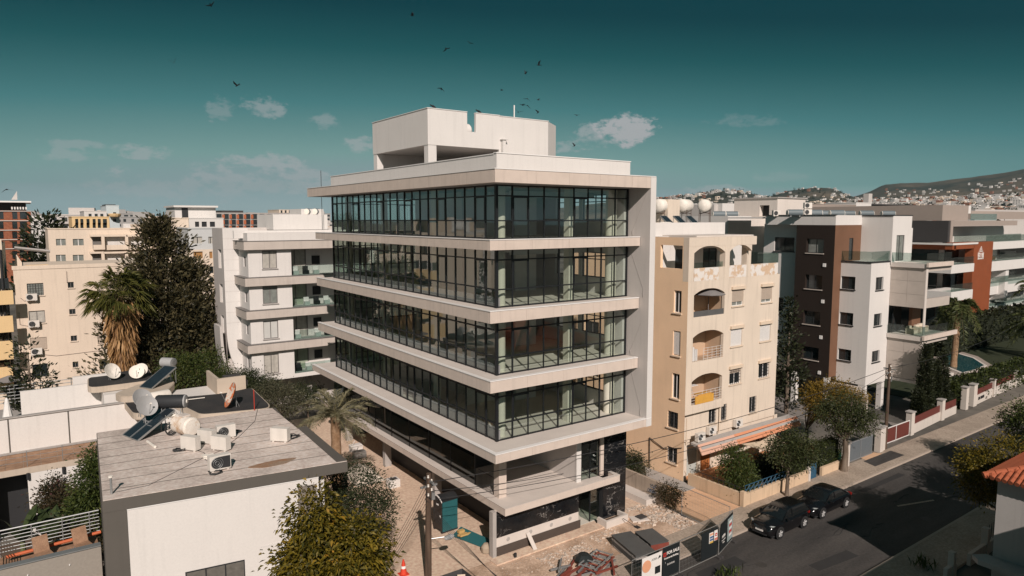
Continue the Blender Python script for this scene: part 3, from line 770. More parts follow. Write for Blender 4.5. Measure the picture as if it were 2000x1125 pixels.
tag(obj('blanket', MB().box(19.0, AY - .03, 5.75, 21.1, AY + .03, 6.35).box(19.4, AY + .03, 6.36, 20.9, AY + .5, 6.42), M('yellow_cloth', (.62, .33, .06), .95, .12, 4)), 'yellow blanket over the lowest arched balcony railing', 'blanket')
tag(obj('drying_rack', MB().tube([(19.3, 2.0, 5.72), (19.6, 2.1, 6.9), (19.95, 2.0, 5.72)], .02, 5).tube([(19.35, 2.5, 5.72), (19.65, 2.4, 6.9), (20, 2.5, 5.72)], .02, 5).box(19.5, 2.05, 6.85, 20.4, 2.45, 6.88), WHITEFR), 'white clothes rack on the lowest arched balcony', 'drying rack')
tag(obj('folded_rack', MB().box(18.7, AY + .10, 9.05, 18.85, AY + .5, 10.1).box(18.95, AY + .12, 9.05, 19.05, AY + .5, 9.9).box(19.15, AY + .12, 9.05, 19.25, AY + .5, 9.9), SHUTW), 'white folded rack behind the middle arched balcony railing', 'drying rack')
# top floor: terrace parapet with peeling paint, arched frame, set-back flat
m = MB().box(18.5, AY + .0, 15.003, 21.3, AY + .2, 15.95).box(22.55, FWY, 15.003, AX1 - .3, FWY + .2, 15.95)
t = obj('terrace_parapet', m, PEEL, A)
obj('terrace_panel', MB().box(21.31, AY + .0, 15.003, 22.4, AY + .2, 15.95), BEI, A)
for x0, x1, y0 in ((AX, 18.45, AY), (22.0, 22.55, AY - .01), (25.3, 25.85, FWY - .01)):
    obj('terrace_column', MB().box(x0, y0, 15.004, x1, y0 + .5, 17.55), BEI, A)
fr = MB().box(AX, AY - .012, 17.551, 25.86, AY + .5, 18.2)
for a, b_ in ((18.45, 22.0), (22.55, 25.3)):
    um = (a + b_) / 2
    for s_ in (-1, 1):
        pts = [(um + s_ * (b_ - a) / 2 * q, AY + .0, 17.55 - .5 * q ** 2.4) for q in np.linspace(.12, 1, 8)]
        poly = pts + [(um + s_ * (b_ - a) / 2, AY, 17.55), (pts[0][0], AY, 17.55)]
        fr.extr(poly if s_ < 0 else poly[::-1], (0, .45, 0))
obj('arched_frame', fr, BEI, A)
fr = MB(); wall(fr, 'x', AX - .004, AY + .5, 15, 15.0, 18.2, [(1.75, 3.85, 15.9, 17.6)], .25); fr.face([(AX + .24, AY + .5, 15), (AX + .24, AY + .5, 18.2), (AX + .24, 1.75, 18.2), (AX + .24, 1.75, 15)])
obj('side_wall', fr, BEI2, A)
m = MB(); wall(m, 'y', 4.2, AX + .25, 29.0, 15.0, 18.0, [(19.9, 21.9, 15.3, 17.2), (23.2, 25, 15.3, 17.2)], .15); m.box(AX + .25, 4.36, 18.0, 29.0, 15, 18.2); m.face([(29, 4.2, 15), (29, 15, 15), (29, 15, 18), (29, 4.2, 18)])
pw = obj('set_back_flat', m, WHITE, A)
for h in ((19.9, 21.9, 15.3, 17.2), (23.2, 25, 15.3, 17.2)): window(A, 'y', 4.2, h, 2, .1, pane=PANE, frame=DARK, name='terrace_door')
obj('roof_slab', MB().box(19.3, AY + .52, 18.1, 26.2, 5, 18.3), CONCT, A)
obj('glass_balustrade', MB().box(25.9, FWY + .08, 15.96, 29.7, FWY + .10, 16.75), GLASSB, A)
obj('glass_balustrade', MB().box(18.5, AY + .1, 15.96, 21.9, AY + .12, 16.35), GLASSB, A)
obj('glass_balustrade', MB().box(29.72, FWY + .12, 15.9, 29.74, 9, 16.75), GLASSB, A)
obj('rooftop_parapet', MB().box(18.0, 5.2, 18.2, 27.2, 5.4, 19.25).box(18.0, 5.4, 18.2, 18.2, 14, 19.25).box(27.0, 5.4, 18.2, 27.2, 14, 19.25), WHITE, A)
obj('chimney', MB().box(23.9, 8.6, 18.2, 25.4, 10, 21.2), BEI, A)
# canopy over the shopfront at street level
c = MB().extr([(18.6, .02, 2.42), (18.6, .16, 2.84), (18.6, 1.15, 2.97), (18.6, 1.15, 2.82)], (12.6, 0, 0)); cn = obj('canopy', c, CONCG, A)
for i in range(3): obj('fascia', MB().extr([(18.4 + i * 4.25, -.12, 2.34), (18.4 + i * 4.25, .34, 3.02), (18.4 + i * 4.25, .40, 2.99), (18.4 + i * 4.25, -.06, 2.31)][::-1], (4.235, 0, 0)), AWN if i else M('pink_fascia', (.60, .36, .27), .8, .05), cn)
obj('end_gutter', MB().box(31.0, .0, 2.2, 31.9, 1.0, 2.45), CONCT, cn)
m = MB(); shop = [(18.8, 20.2, .1, 2.2), (20.55, 21.75, .1, 2.35), (23.6, 25.6, .7, 2.2), (27.6, 29, .3, 2.3)]
wall(m, 'y', AY + .6, AX, 30.5, 0, 2.98, shop, .2); m.face([(AX, AY, 0), (AX, AY + .6, 0), (AX, AY + .6, 5), (AX, AY, 5)]); m.box(AX + .004, AY, 0, AX + .35, AY + .598, 3.0)
obj('shopfront_wall', m, BEI, A)
obj('entrance_glazing', MB().box(18.8, AY + .72, .1, 20.2, AY + .74, 2.2), M('milky_glass', (.45, .48, .46), .15, .08), A)
d = obj('door', MB().box(20.58, AY + .66, .1, 21.72, AY + .72, 2.33), WOOD, A)
for q in range(5): obj('door_panel', MB().box(20.7, AY + .635, .25 + q * .41, 21.6, AY + .658, .56 + q * .41), WOOD, d)
for h in shop[2:]: window(A, 'y', AY + .6, h, 2, .1, pane=PANE, frame=WHITEFR)
cu = MB()
for q in range(8): cu.box(20.22 + q * .04, AY + .62 + (q % 2) * .03, .12, 20.255 + q * .04, AY + .65 + (q % 2) * .03, 2.2)
obj('curtain', cu, SHUTW, A)
obj('drainpipe', MB().tube([(22.35, FWY - .12, 5.2), (22.35, FWY - .12, 2.9)], .05, 6).tube([(18.02, AY - .07, 4.9), (18.02, AY - .07, 2.9)], .045, 6), BEITR, A)
obj('conduit', MB().tube([(17.82, 4.5, .1), (17.80, 4.5, 2.6), (17.78, 3.9, 2.4), (17.8, 3.0, 2.1), (17.82, 1.4, 2.6), (18.6, .9, 2.8)], .03, 5), DARK, A)
tag(obj('shade_sail', MB().face([(23.0, -.1, 2.3), (24.6, -1.9, 1.75), (26.3, -2.3, 1.9), (27.3, -.1, 2.3), (25.1, -.3, 2.15)]).face([(23.0, -.1, 2.32), (25.1, -.3, 2.17), (27.3, -.1, 2.32), (26.3, -2.3, 1.92), (24.6, -1.9, 1.77)]), CANVAS), 'sand coloured canvas shade sail hung under the salmon canopy', 'shade sail')
tag(obj('shade_sail', MB().face([(23.8, -1.4, .9), (25.0, -2.4, .75), (27.6, -1.7, .95), (26.4, -.7, 1.0)]).box(25.2, -1.4, .1, 25.26, -1.34, .9), CANVAS), 'low sand coloured canvas awning over the patio hedge', 'shade sail')
structure('patio', MB().prism([(18.3, .9), (18.3, -1.9), (22.2, -2.6), (30, -1.2), (30, 1.7), (18.3, 1.7)], .0, .12), PATIO)
structure('side_path', MB().box(16.4, -.2, .07, 17.8, 12, .13), CONCG)

# air-conditioner outdoor unit, shared by every roof and wall that carries one
ACW = M('ac_casing', (.66, .62, .57), .6, .05, 3, streak=.1)
def make_ac(name, label, loc, rz, group):
    r_ = thing(name, label, 'air conditioner', loc, rz, group)
    w, d, h = .84, .32, .60
    c_ = MB().box(-w/2, -d/2 + .012, .06, w/2, d/2, h + .06).box(-w/2 + .08, -d/2 + .05, 0, -w/2 + .16, d/2 - .02, .06).box(w/2 - .16, -d/2 + .05, 0, w/2 - .08, d/2 - .02, .06)
    obj('casing', c_, ACW, r_, world=False)
    g = MB().tube([(-.13, -d/2 + .008, .36), (-.13, -d/2 + .004, .36)], [.24, .24], 20); gr = obj('fan_opening', g, DARK, r_, world=False)
    ring = MB()
    for q in (.08, .16, .23):
        for a in range(16):
            t0, t1 = a * math.pi / 8, (a + 1) * math.pi / 8
            ring.tube([(-.13 + q * math.cos(t0), -d/2 - .004, .36 + q * math.sin(t0)), (-.13 + q * math.cos(t1), -d/2 - .004, .36 + q * math.sin(t1))], .008, 4, cap=False)
    obj('grille', ring, STEEL, gr, world=False)
    v = MB()
    for q in range(7): v.box(w/2 + .001, -d/2 + .04, .14 + q * .07, w/2 + .006, d/2 - .04, .18 + q * .07)
    obj('side_vent', v, DARK, r_, world=False)
    return r_
AC = make_ac('ac_unit', 'beige outdoor air conditioner above the salmon canopy, nearest the drainpipe', (21.3, 1.4, 2.98), 0, 'air conditioners on the canopy')
dup(AC, (24.6, 1.4, 2.98), 0, 'beige outdoor air conditioner at the middle of the salmon canopy', 'air conditioners on the canopy')
dup(AC, (19.3, .85, 2.98), 0, 'beige outdoor air conditioner at the office end of the salmon canopy', 'air conditioners on the canopy')

# roof water tanks with solar panels
TANKW = M('white_tank_paint', (.78, .73, .66), .6, .07, 1.2, streak=.15)
SOLAR = M('solar_collector_glass', (.02, .028, .036), .12, .2, spec=.8)
def make_tank(name, label, loc, rz, rad=.55, ln=1.45, legs=1.1, group=None, mat=None, panel=False):
    r_ = thing(name, label, 'water tank', loc, rz, group)
    L = ln / 2
    prof = [(0, -L - rad*.28), (rad*.55, -L - rad*.2), (rad*.9, -L - .02), (rad, -L + rad*.12), (rad, L - rad*.12), (rad*.9, L + .02), (rad*.55, L + rad*.2), (0, L + rad*.28)]
    obj('tank', MB().lathe(prof, (0, 0, legs + rad), 20, 'x'), mat or TANKW, r_, smooth=True, world=False)
    for sx in (-1, 1):
        st = MB()
        st.tube([(sx * L * .6, -rad * .8, 0), (sx * L * .6, -rad * .75, legs + rad * .35)], .03, 5).tube([(sx * L * .6, rad * .8, 0), (sx * L * .6, rad * .75, legs + rad * .35)], .03, 5)
        st.tube([(sx * L * .6, -rad * .8, legs * .9), (sx * L * .6, 0, legs - .02), (sx * L * .6, rad * .8, legs * .9)], .03, 5)
        obj('stand', st, M('rusty_frame', (.10, .07, .055), .8, .2, 4), r_, world=False)
    return r_
GRP = 'white roof tanks on the beige block'
for i, (px, lab) in enumerate(((1293, 'white cylinder water tank on the beige block roof, nearest the glass office'), (1337, 'cream cylinder water tank on the beige block roof, middle of three'), (1377, 'white cylinder water tank on the beige block roof, above the chimney'))):
    p = ony(px, 402, 9.2)
    if i == 0: T0 = make_tank('water_tank', lab, (p[0], p[1], p[2] - 1.85), .25, .58, 1.35, 1.27, GRP)
    else: dup(T0, (p[0], p[1], p[2] - 1.85), .25 + (i == 2) * .3, lab, GRP)
make_tank('water_tank', 'white tank lying behind the beige block parapet', (*ony(1300, 440, 7.0)[:2], 18.25), .1, .5, 1.2, .05)
def panel(name, label, loc, rz, w=1.0, l=2.0, tilt=38, group=None):
    r_ = thing(name, label, 'solar panel', loc, rz, group)
    q = MB().box(-w/2, 0, 0, w/2, l, .07).xf(Matrix.Rotation(R(tilt), 4, 'X')); obj('collector', q, SOLAR, r_, world=False)
    f = MB().box(-w/2 - .035, 0, -.01, -w/2 - .002, l, .09).box(w/2 + .002, 0, -.01, w/2 + .035, l, .09).box(-w/2, -.035, -.01, w/2, -.002, .09).box(-w/2, l + .002, -.01, w/2, l + .035, .09).xf(Matrix.Rotation(R(tilt), 4, 'X')); obj('panel_frame', f, STEEL, r_, world=False)
    t = R(tilt); f = MB().tube([(-w/2 + .1, l * math.cos(t), 0), (-w/2 + .1, l * math.cos(t), l * math.sin(t))], .02, 5).tube([(w/2 - .1, l * math.cos(t), 0), (w/2 - .1, l * math.cos(t), l * math.sin(t))], .02, 5); obj('prop', f, STEEL, r_, world=False)
    return r_
S0 = None
for i, px in enumerate((1325, 1350, 1374)):
    p = ony(px, 444, 6.3)
    lab = ('dark solar panel below the tanks of the beige block, nearest the office', 'dark solar panel below the tanks of the beige block, middle one', 'dark solar panel below the tanks of the beige block, beside the chimney')[i]
    if S0 is None: S0 = panel('solar_panel', lab, (p[0], p[1], 18.5), .2, .95, 1.9, 40, 'solar panels on the beige block')
    else: dup(S0, (p[0], p[1], 18.5), .2, lab, 'solar panels on the beige block')
# ------------------------------------------------------------------ white and brown block with pilotis, further along the street
BRN = M('shaded_brown_cladding', (.024, .016, .0125), .7, .14, .8)  # shaded copy of the brown below, for the face the sun only grazes
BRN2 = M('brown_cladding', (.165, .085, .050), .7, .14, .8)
WHT = M('bright_white_render', (.66, .635, .61), .9, .03, .6, streak=.05)
PCON = M('panel_concrete', (.47, .415, .37), .85, .10, 1.2, bump=.15)
RUST = M('rust_cladding', (.25, .070, .028), .6, .12, .9)
CHAR = M('charcoal_panel', (.055, .052, .052), .7, .08, .8)
TAUPE = M('taupe_render', (.34, .285, .25), .9, .05)

Rb = thing('apartment_block', 'white and dark brown apartment block on columns along the street', 'apartment block', (46.34, 2.41, 0))
# projecting brown wall, its weak grazing light put into a darker colour
hs = [rX(1575.5, 466, 1608, 495, 44.95), rX(1573, 536, 1604.7, 566, 44.95), rX(1569.5, 606, 1601, 636, 44.95), rX(1566.6, 675, 1598, 705, 44.95)]
m = MB(); wall(m, 'x', 44.95, 5.45, 9.65, 3.45, 18.93, hs, .45)
m.face([(44.95, 9.65, 3.45), (46.0, 9.65, 3.45), (46.0, 9.65, 18.93), (44.95, 9.65, 18.93)][::-1]); m.face([(44.95, 5.45, 3.45), (44.95, 9.65, 3.45), (46.0, 9.65, 3.45), (46.0, 5.45, 3.45)])
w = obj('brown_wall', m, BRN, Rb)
for h in hs:
    ww = window(Rb, 'x', 44.95, h, 2, .36, pane=PANEL if h[2] > 14 else PANE, frame=DARK, sill=PCON)
    obj('vent', MB().box(44.86, h[0] - .35, h[2] - 1.35, 44.947, h[0] - .05, h[2] - 1.0), FLASH, Rb)
m = MB(); d = (47.7, 48.5, 15.35, 17.6)
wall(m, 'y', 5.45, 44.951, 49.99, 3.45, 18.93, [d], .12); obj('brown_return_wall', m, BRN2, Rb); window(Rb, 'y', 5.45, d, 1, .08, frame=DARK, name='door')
hs = [rX(1643, 539, 1669.7, 566, 46.34), rX(1640, 609, 1665.5, 636, 46.34), rX(1637, 680, 1661.5, 706, 46.34)]
m = MB(); wall(m, 'x', 46.34, 2.41, 5.447, 3.0, 15.25, hs, .25); obj('stair_wall', m, WHT, Rb)
for h in hs: window(Rb, 'x', 46.34, h, 2, .18, frame=DARK, sill=DARK)
hs2 = [(47.4, 48.9, h[2], h[3]) for h in hs]
m = MB(); wall(m, 'y', 2.41, 46.341, 50.3, 3.0, 15.25, hs2, .3); m.face([(46.34, 2.41, 15.25), (50.3, 2.41, 15.25), (50.3, 5.45, 15.25), (46.34, 5.45, 15.25)]); m.face([(46.34, 2.41, 3.0), (46.34, 5.45, 3), (50.3, 5.45, 3), (50.3, 2.41, 3)]); obj('street_wall', m, WHT, Rb)
for h in hs2: window(Rb, 'y', 2.41, h, 2, .2, frame=DARK, sill=DARK)
obj('terrace_coping', MB().box(46.25, 2.32, 15.252, 50.0, 2.55, 15.36).box(46.25, 2.551, 15.252, 46.48, 5.44, 15.36), DARK, Rb)
obj('glass_balustrade', MB().box(46.36, 2.44, 15.37, 50.0, 2.46, 16.35), GLASSB, Rb); obj('glass_balustrade', MB().box(46.36, 2.47, 15.37, 46.38, 5.44, 16.35), GLASSB, Rb)
m = MB(); wall(m, 'x', 49.99, 2.31, 5.449, 15.25, 19.85, [], .2); obj('upper_side_wall', m, WHT, Rb)
d = (50.9, 52.6, 15.3, 17.9)
m = MB(); wall(m, 'y', 2.31, 49.991, 54.0, 15.0, 19.88, [d], .2); wall(m, 'y', 2.9, 54.0, 55.6, 15.0, 18.6, [(54.3, 54.9, 15.6, 17.9)], .2); m.face([(54, 2.31, 15), (54, 2.9, 15), (54, 2.9, 19.88), (54, 2.31, 19.88)][::-1]); obj('upper_street_wall', m, WHT, Rb)
window(Rb, 'y', 2.31, d, 2, .12, pane=PANEL, frame=DARK, name='terrace_door'); window(Rb, 'y', 2.9, (54.3, 54.9, 15.6, 17.9), 1, .12, frame=WINFR)
# parapet band, rear white wing
m = MB(); wall(m, 'x', 44.95, 5.452, 13.4, 18.93, 19.92, [], .2); wall(m, 'y', 5.452, 44.951, 49.99, 18.93, 19.92, [], .2); m.box(45.1, 5.6, 19.6, 56, 20, 19.75); m.face([(44.95, 9.65, 18.93), (44.95, 13.4, 18.93), (46, 13.4, 18.93), (46, 9.65, 18.93)])
m.box(50.2, 2.5, 18.2, 53.9, 5.6, 19.6); obj('parapet', m, WHT, Rb)
obj('coping', MB().box(44.86, 5.40, 19.921, 45.12, 13.45, 19.99).box(49.9, 2.25, 19.86, 50.15, 5.39, 19.95).box(50.151, 2.25, 19.881, 54.05, 2.45, 19.95), DARK, Rb)
h = rX(1513, 463, 1551, 491.5, 46.0)
m = MB(); wall(m, 'x', 46.0, 9.651, 14.2, 3.0, 18.929, [h, (11.5, 13, 9.5, 11)], .2); m.face([(46, 14.2, 3), (56, 14.2, 3), (56, 14.2, 19), (46, 14.2, 19)][::-1]); obj('rear_wing_wall', m, WHT, Rb)
window(Rb, 'x', 46.0, h, 2, .15, frame=DARK, sill=DARK); window(Rb, 'x', 46.0, (11.5, 13, 9.5, 11), 2, .15, frame=DARK)
m = MB().box(46.4, 5.5, 3.1, 50.3, 9.6, 3.4).box(50.2, 5.5, 0, 50.4, 14, 3.4).box(47.2, 13.8, 0, 56, 14, 3.4).box(45.2, 5.8, 3.2, 46.3, 14, 3.44); obj('undercroft', m, TAUPE, Rb)
for (x, y, a, b_) in ((44.95, 9.0, .5, .55), (46.36, 2.43, .4, .7), (49.7, 2.43, .55, .5), (45.0, 5.5, .45, .5)):
    obj('column', MB().box(x, y, 0, x + a, y + b_, 3.42 if y > 5 else 2.99), WHT, Rb)
obj('garden_wall', MB().box(46.0, 2.0, 0, 46.3, 5.2, 2.2).box(45.0, 2.6, 2.0, 45.99, 5.4, 2.9), PCON, Rb)
# concrete balcony boxes on the street end
m = MB(); 
for z0, z1 in ((3.55, 7.55), (10.8, 14.75)):
    for i in range(2):
        for j in range(3):
            a, b_ = -.87 + i * 1.64, -.87 + (i + 1) * 1.64; p, q = z0 + (z1 - z0) * j / 3, z0 + (z1 - z0) * (j + 1) / 3
            obj('concrete_panel', MB().box(50.29, a + .008, p + .008, 50.36, min(b_, 2.40) - .008, q - .008), PCON, Rb)
    obj('box_wall', MB().box(50.362, -.87, z0, 50.6, 2.40, z1).box(50.601, -.87, z0, 56, -.65, z0 + .9).box(50.601, -.64, z0, 56, 2.4, z0 + .2).box(50.601, -.87, z1 - .35, 56, 2.4, z1), PCON, Rb)
    obj('glazing', MB().box(50.61, 1.6, z0 + .21, 56, 1.68, z1 - .36), PANE, Rb)
    obj('box_post', MB().box(50.29, -.95, z0 - (3.5 if z0 < 5 else 3.2), 50.7, -.875, z1), CONCT, Rb)
for z in (7.56, 14.76):
    s = obj('balcony_slab', MB().box(50.1, -1.05, z, 55.9, 2.38, z + .42), CONCT, Rb)
    obj('slab_rim', MB().box(50.0, -1.25, z + .12, 57.4 if z < 10 else 55.5, -1.052, z + .55), CONC, s)
    obj('glass_balustrade', MB().box(50.12, -1.0, z + .56, 55.6, -.98, z + 1.45), GLASSB, Rb); obj('glass_balustrade', MB().box(50.12, -.97, z + .56, 50.14, 2.3, z + 1.45), GLASSB, Rb)
obj('back_glazing', MB().box(50.8, 2.2, 8.0, 52.6, 2.3, 10.6), PANE, Rb); obj('back_wall', MB().box(52.7, 1.2, 7.99, 54.6, 1.5, 10.79), BRN2, Rb)
obj('lower_slab', MB().box(50.3, -1.1, 3.2, 57.6, 2.4, 3.5), CONCT, Rb)
for i, (x, y) in enumerate(((51.2, .3), (52.6, .2), (53.8, .4))):
    tag(obj('armchair', MB().box(x, y, 7.99, x + .8, y + .75, 8.35).box(x, y + .55, 8.351, x + .8, y + .75, 8.75).box(x - .1, y, 8.0, x - .003, y + .75, 8.55).box(x + .803, y, 8.0, x + .9, y + .75, 8.55), M('cream_cushion', (.62, .54, .44), .9, .05)), ('cream armchair on the lower glass balcony, nearest the white wall', 'cream armchair in the middle of the lower glass balcony', 'cream armchair at the far end of the lower glass balcony')[i], 'armchair', 'armchairs on the balcony')
# rooftop: blue-grey tanks with white ends
TANKB = M('bluegrey_tank', (.14, .17, .185), .5, .06)
def make_drum(label, loc, group, rz=-.62):
    r_ = thing('roof_water_heater', label, 'water tank', loc, rz, group)
    obj('drum', MB().lathe([(.33, -.75), (.35, -.73), (.35, .73), (.33, .75)], (0, 0, .42), 16, 'x'), TANKB, r_, smooth=True, world=False)
    for s_ in (-1, 1): obj('end_cap', MB().lathe([(.33, s_ * .751), (.30, s_ * .80), (0, s_ * .84)], (0, 0, .42), 16, 'x'), TANKW, r_, smooth=True, world=False)
    obj('cradle', MB().box(-.5, -.2, 0, -.42, .2, .15).box(.42, -.2, 0, .5, .2, .15), STEEL, r_, world=False)
    obj('pipe', MB().tube([(.8, 0, .3), (1.0, -.1, .25), (1.08, -.15, 0)], .025, 5), STEEL, r_, world=False)
    return r_
dr = [(1552, 9.5, 'by the pale stair box'), (1590, 9.5, 'beside the double air conditioner'), (1611, 12, 'second row, left of the pair'), (1634, 9.5, 'above the brown wall corner'), (1656, 12, 'second row, right of the pair'), (1692, 9.5, 'right of the bright parapet step'), (1734, 9.5, 'over the white street wall')]
D0 = None
for px, Y, s in dr:
    p = ony(px, 420, Y); loc = (p[0], p[1], 19.76)
    lab = 'blue-grey water heater on white and brown block roof, ' + s
    if D0 is None: D0 = make_drum(lab, loc, 'water heaters on the white and brown block')
    else: dup(D0, loc, -.62, lab, 'water heaters on the white and brown block')
p = ony(1577, 416, 9.5)
for i in range(2): dup(AC, (p[0], p[1], 19.9 + i * .7), -.5, ('lower outdoor air conditioner of a stacked pair among roof heaters', 'upper outdoor air conditioner of a stacked pair among roof heaters')[i], 'stacked air conditioners on the white and brown block')
p = ony(1516, 420, 12); dup(AC, (p[0], p[1], 19.8), -.4, 'outdoor air conditioner at the foot of the pale stair box', 'air conditioners on the white and brown block')

# ------------------------------------------------------------------ pale block behind with a boxy stair head
Q = thing('apartment_block', 'pale concrete apartment block with a square stair head behind the beige block', 'apartment block', (36, 22, 0))
def boxpx(parent, name, x0, x1, yt, yb, Y, depth, mat, zmin=None, side=None):
    """a box whose street face fills the given sight-line rectangle on plane Y"""
    a, b = ony(x0, yt, Y), ony(x1, yb, Y); z0 = b[2] if zmin is None else zmin
    return obj(name, MB().box(a[0], Y, z0, b[0], Y + depth, a[2]), mat, parent)
PALE = M('pale_panel_render', (.66, .60, .55), .9, .05, .6, streak=.06)
a, b = ony(1519, 387, 20.), ony(1572, 420, 20.)
m = MB(); hx = rX(1484, 401, 1502, 422, float(a[0])); wall(m, 'x', float(a[0]), 20., 26.5, 12, float(a[2]), [hx], .8); wall(m, 'y', 20., float(a[0]), float(b[0]), 12, float(a[2])); m.face([(a[0], 20, a[2]), (b[0], 20, a[2]), (b[0], 26.5, a[2]), (a[0], 26.5, a[2])])
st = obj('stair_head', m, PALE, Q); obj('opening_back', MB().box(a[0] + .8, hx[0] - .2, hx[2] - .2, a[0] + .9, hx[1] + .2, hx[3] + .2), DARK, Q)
obj('roof_edge', MB().box(a[0] - .15, 19.85, a[2] + .002, b[0] + .15, 26.6, a[2] + .15), CONCG, Q)
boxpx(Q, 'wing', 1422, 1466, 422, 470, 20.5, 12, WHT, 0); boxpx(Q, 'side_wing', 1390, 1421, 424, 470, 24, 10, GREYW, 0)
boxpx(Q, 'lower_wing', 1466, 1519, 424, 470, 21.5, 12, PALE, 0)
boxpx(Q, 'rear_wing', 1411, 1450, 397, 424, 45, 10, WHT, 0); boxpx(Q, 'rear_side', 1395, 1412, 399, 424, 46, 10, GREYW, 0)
for i, px in enumerate((1404, 1429)):
    p = ony(px, 420, 23); dup(D0, (p[0], p[1], p[2] - .3), -.62, ('blue-grey roof water heater on the pale block, nearest the beige chimney', 'blue-grey roof water heater on the pale block, left of the square stair head')[i], 'water heaters on the pale block')

# ------------------------------------------------------------------ block with the rust-coloured frame and emblem
N = thing('apartment_block', 'modern apartment block with rust-coloured frame, emblem sign and glass balconies', 'apartment block', (98, 13, 0))
NY = 13.0
def U(px, Y=NY): return float(ony(px, 500, Y)[0])
def Zn(py, px=1900, Y=NY): return float(ony(px, py, Y)[2])
XL = U(1860)
def face_box(name, x0, x1, yt, yb, Y, dep, mat):
    a, b = ony(x0, yt, Y), ony(x1, yb, Y); return obj(name, MB().box(a[0], Y, b[2], b[0], Y + dep, a[2]), mat, N)
sp = face_box('sign_pillar', 1903, 1927, 473, 660, NY - .4, 1.2, RUST)
face_box('rust_beam', 1861, 1902.8, 474, 485, NY - .4, 1.0, RUST)
zt, zb_ = Zn(474), Zn(486)
obj('rust_beam', MB().box(XL - .5, NY - .4, zb_, XL - .02, 34, zt), RUST, N)
# recessed glass storeys with white slab fronts
for yt, yb in ((487, 520), (532, 572), (585, 640)):
    obj('glazing', MB().box(XL + 3, NY + 2.2, Zn(yb), U(1903), NY + 2.3, Zn(yt)), PANE, N)
    obj('side_glazing', MB().box(XL + 1.2, NY + 2.4, Zn(yb), XL + 1.3, 33, Zn(yt)), PANE, N)
for yt, yb, x1 in ((518, 530, 1902), (571, 583, 1899)):
    a, b = ony(1858, yt, NY - 1.5), ony(x1, yb, NY - 1.5)
    s = obj('balcony_slab', MB().box(a[0], NY - 1.5, b[2], b[0], 33, a[2]), WHT, N)
    obj('glass_balustrade', MB().box(a[0] + .1, NY - 1.4, a[2] + .01, b[0], NY - 1.37, a[2] + 1.05), GLASSB, N)
obj('core_wall', MB().box(XL + 3.2, NY + 2.4, 0, U(1927) + 30, 34, Zn(432)), GREYW, N)
# charcoal top floor with a framed loggia
z0, z1 = Zn(473), Zn(431)
obj('charcoal_wall', MB().box(XL - 1.2, NY + .3, z0 + .1, XL - .6, 34, z1), CHAR, N)
obj('loggia_frame', MB().box(XL - .6, NY + .2, z1 - .8, U(1985), NY + 1.2, z1).box(XL - .6, NY + .2, z0, XL + .2, NY + 1.2, z1 - .8), TAUPE, N)
obj('loggia_back', MB().box(XL + .3, NY + 3.5, z0, U(1985), NY + 3.7, z1), WHT, N)
obj('timber_screen', MB().box(U(1937), NY + 3.0, z0, U(1955), NY + 3.4, z1 - .8), RUST, N)
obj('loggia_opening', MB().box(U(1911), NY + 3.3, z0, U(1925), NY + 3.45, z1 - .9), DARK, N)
obj('glass_balustrade', MB().box(XL, NY - .1, z0 + .02, U(1990), NY - .07, z0 + 1.1), GLASSB, N)
obj('slab_band', MB().box(XL - 1.25, NY - .5, z0 - .28, U(1902), 34, z0 + .0), WHT, N)
obj('roof_wall', MB().box(XL - 1.0, NY + 1.3, z1 + .02, XL + 8, 36, Zn(401)), TAUPE, N)
face_box('roof_block', 1873, 1896, 401, 417, NY + 6, 8, WHT); face_box('roof_block', 1897, 2010, 412, 428, NY + 10, 8, TAUPE)
obj('glass_balustrade', MB().box(U(1912), NY + 1.5, z1 + .05, U(1962), NY + 1.53, z1 + 1.1), GLASSB, N)
# white balcony bays to the right of the pillar
for i, (yt, yb) in enumerate(((473, 482), (512, 520), (556, 565), (600, 610))):
    a, b = ony(1929, yt, NY), ony(2030, yb, NY)
    obj('balcony_slab', MB().box(a[0], NY + .1 + (1.2 if i > 1 else 0), b[2], b[0], 30, a[2]), WHT, N)
    obj('glass_balustrade', MB().box(a[0] + (1.5 if i > 1 else .2), NY + .3, a[2] + .02, b[0], NY + .33, a[2] + 1.05), GLASSB, N)
obj('bay_wall', MB().box(U(1929), NY + .4, Zn(620), U(1936), NY + 4, Zn(516)), WHT, N); obj('bay_wall', MB().box(U(1972), NY + .4, Zn(600), U(1978), NY + 4, Zn(516)), WHT, N)
obj('bay_back', MB().box(U(1936), NY + 3.2, Zn(620), U(1972), NY + 3.4, Zn(516)), GREYW, N)
obj('recess_shade_pane', MB().box(U(1929), NY + 2.6, Zn(511), U(2030), NY + 2.7, Zn(484)), PANE, N)  # dark panes added behind the slabs so the recesses look shaded
for ya, yb in ((484, 511), (522, 555), (566, 599)): obj('recess_shade_pane', MB().box(U(1979), NY + 2.0, Zn(yb), U(2030), NY + 2.1, Zn(ya)), PANE, N)
tag(obj('outdoor_sofa', MB().box(U(1938), NY + .7, Zn(511) - .1, U(1954), NY + 1.6, Zn(511) + .45).box(U(1938), NY + 1.4, Zn(511) + .451, U(1954), NY + 1.6, Zn(511) + 1.0), M('brown_wicker', (.28, .14, .06), .8, .1)), 'brown sofa on the white balcony right of the emblem pillar', 'sofa')
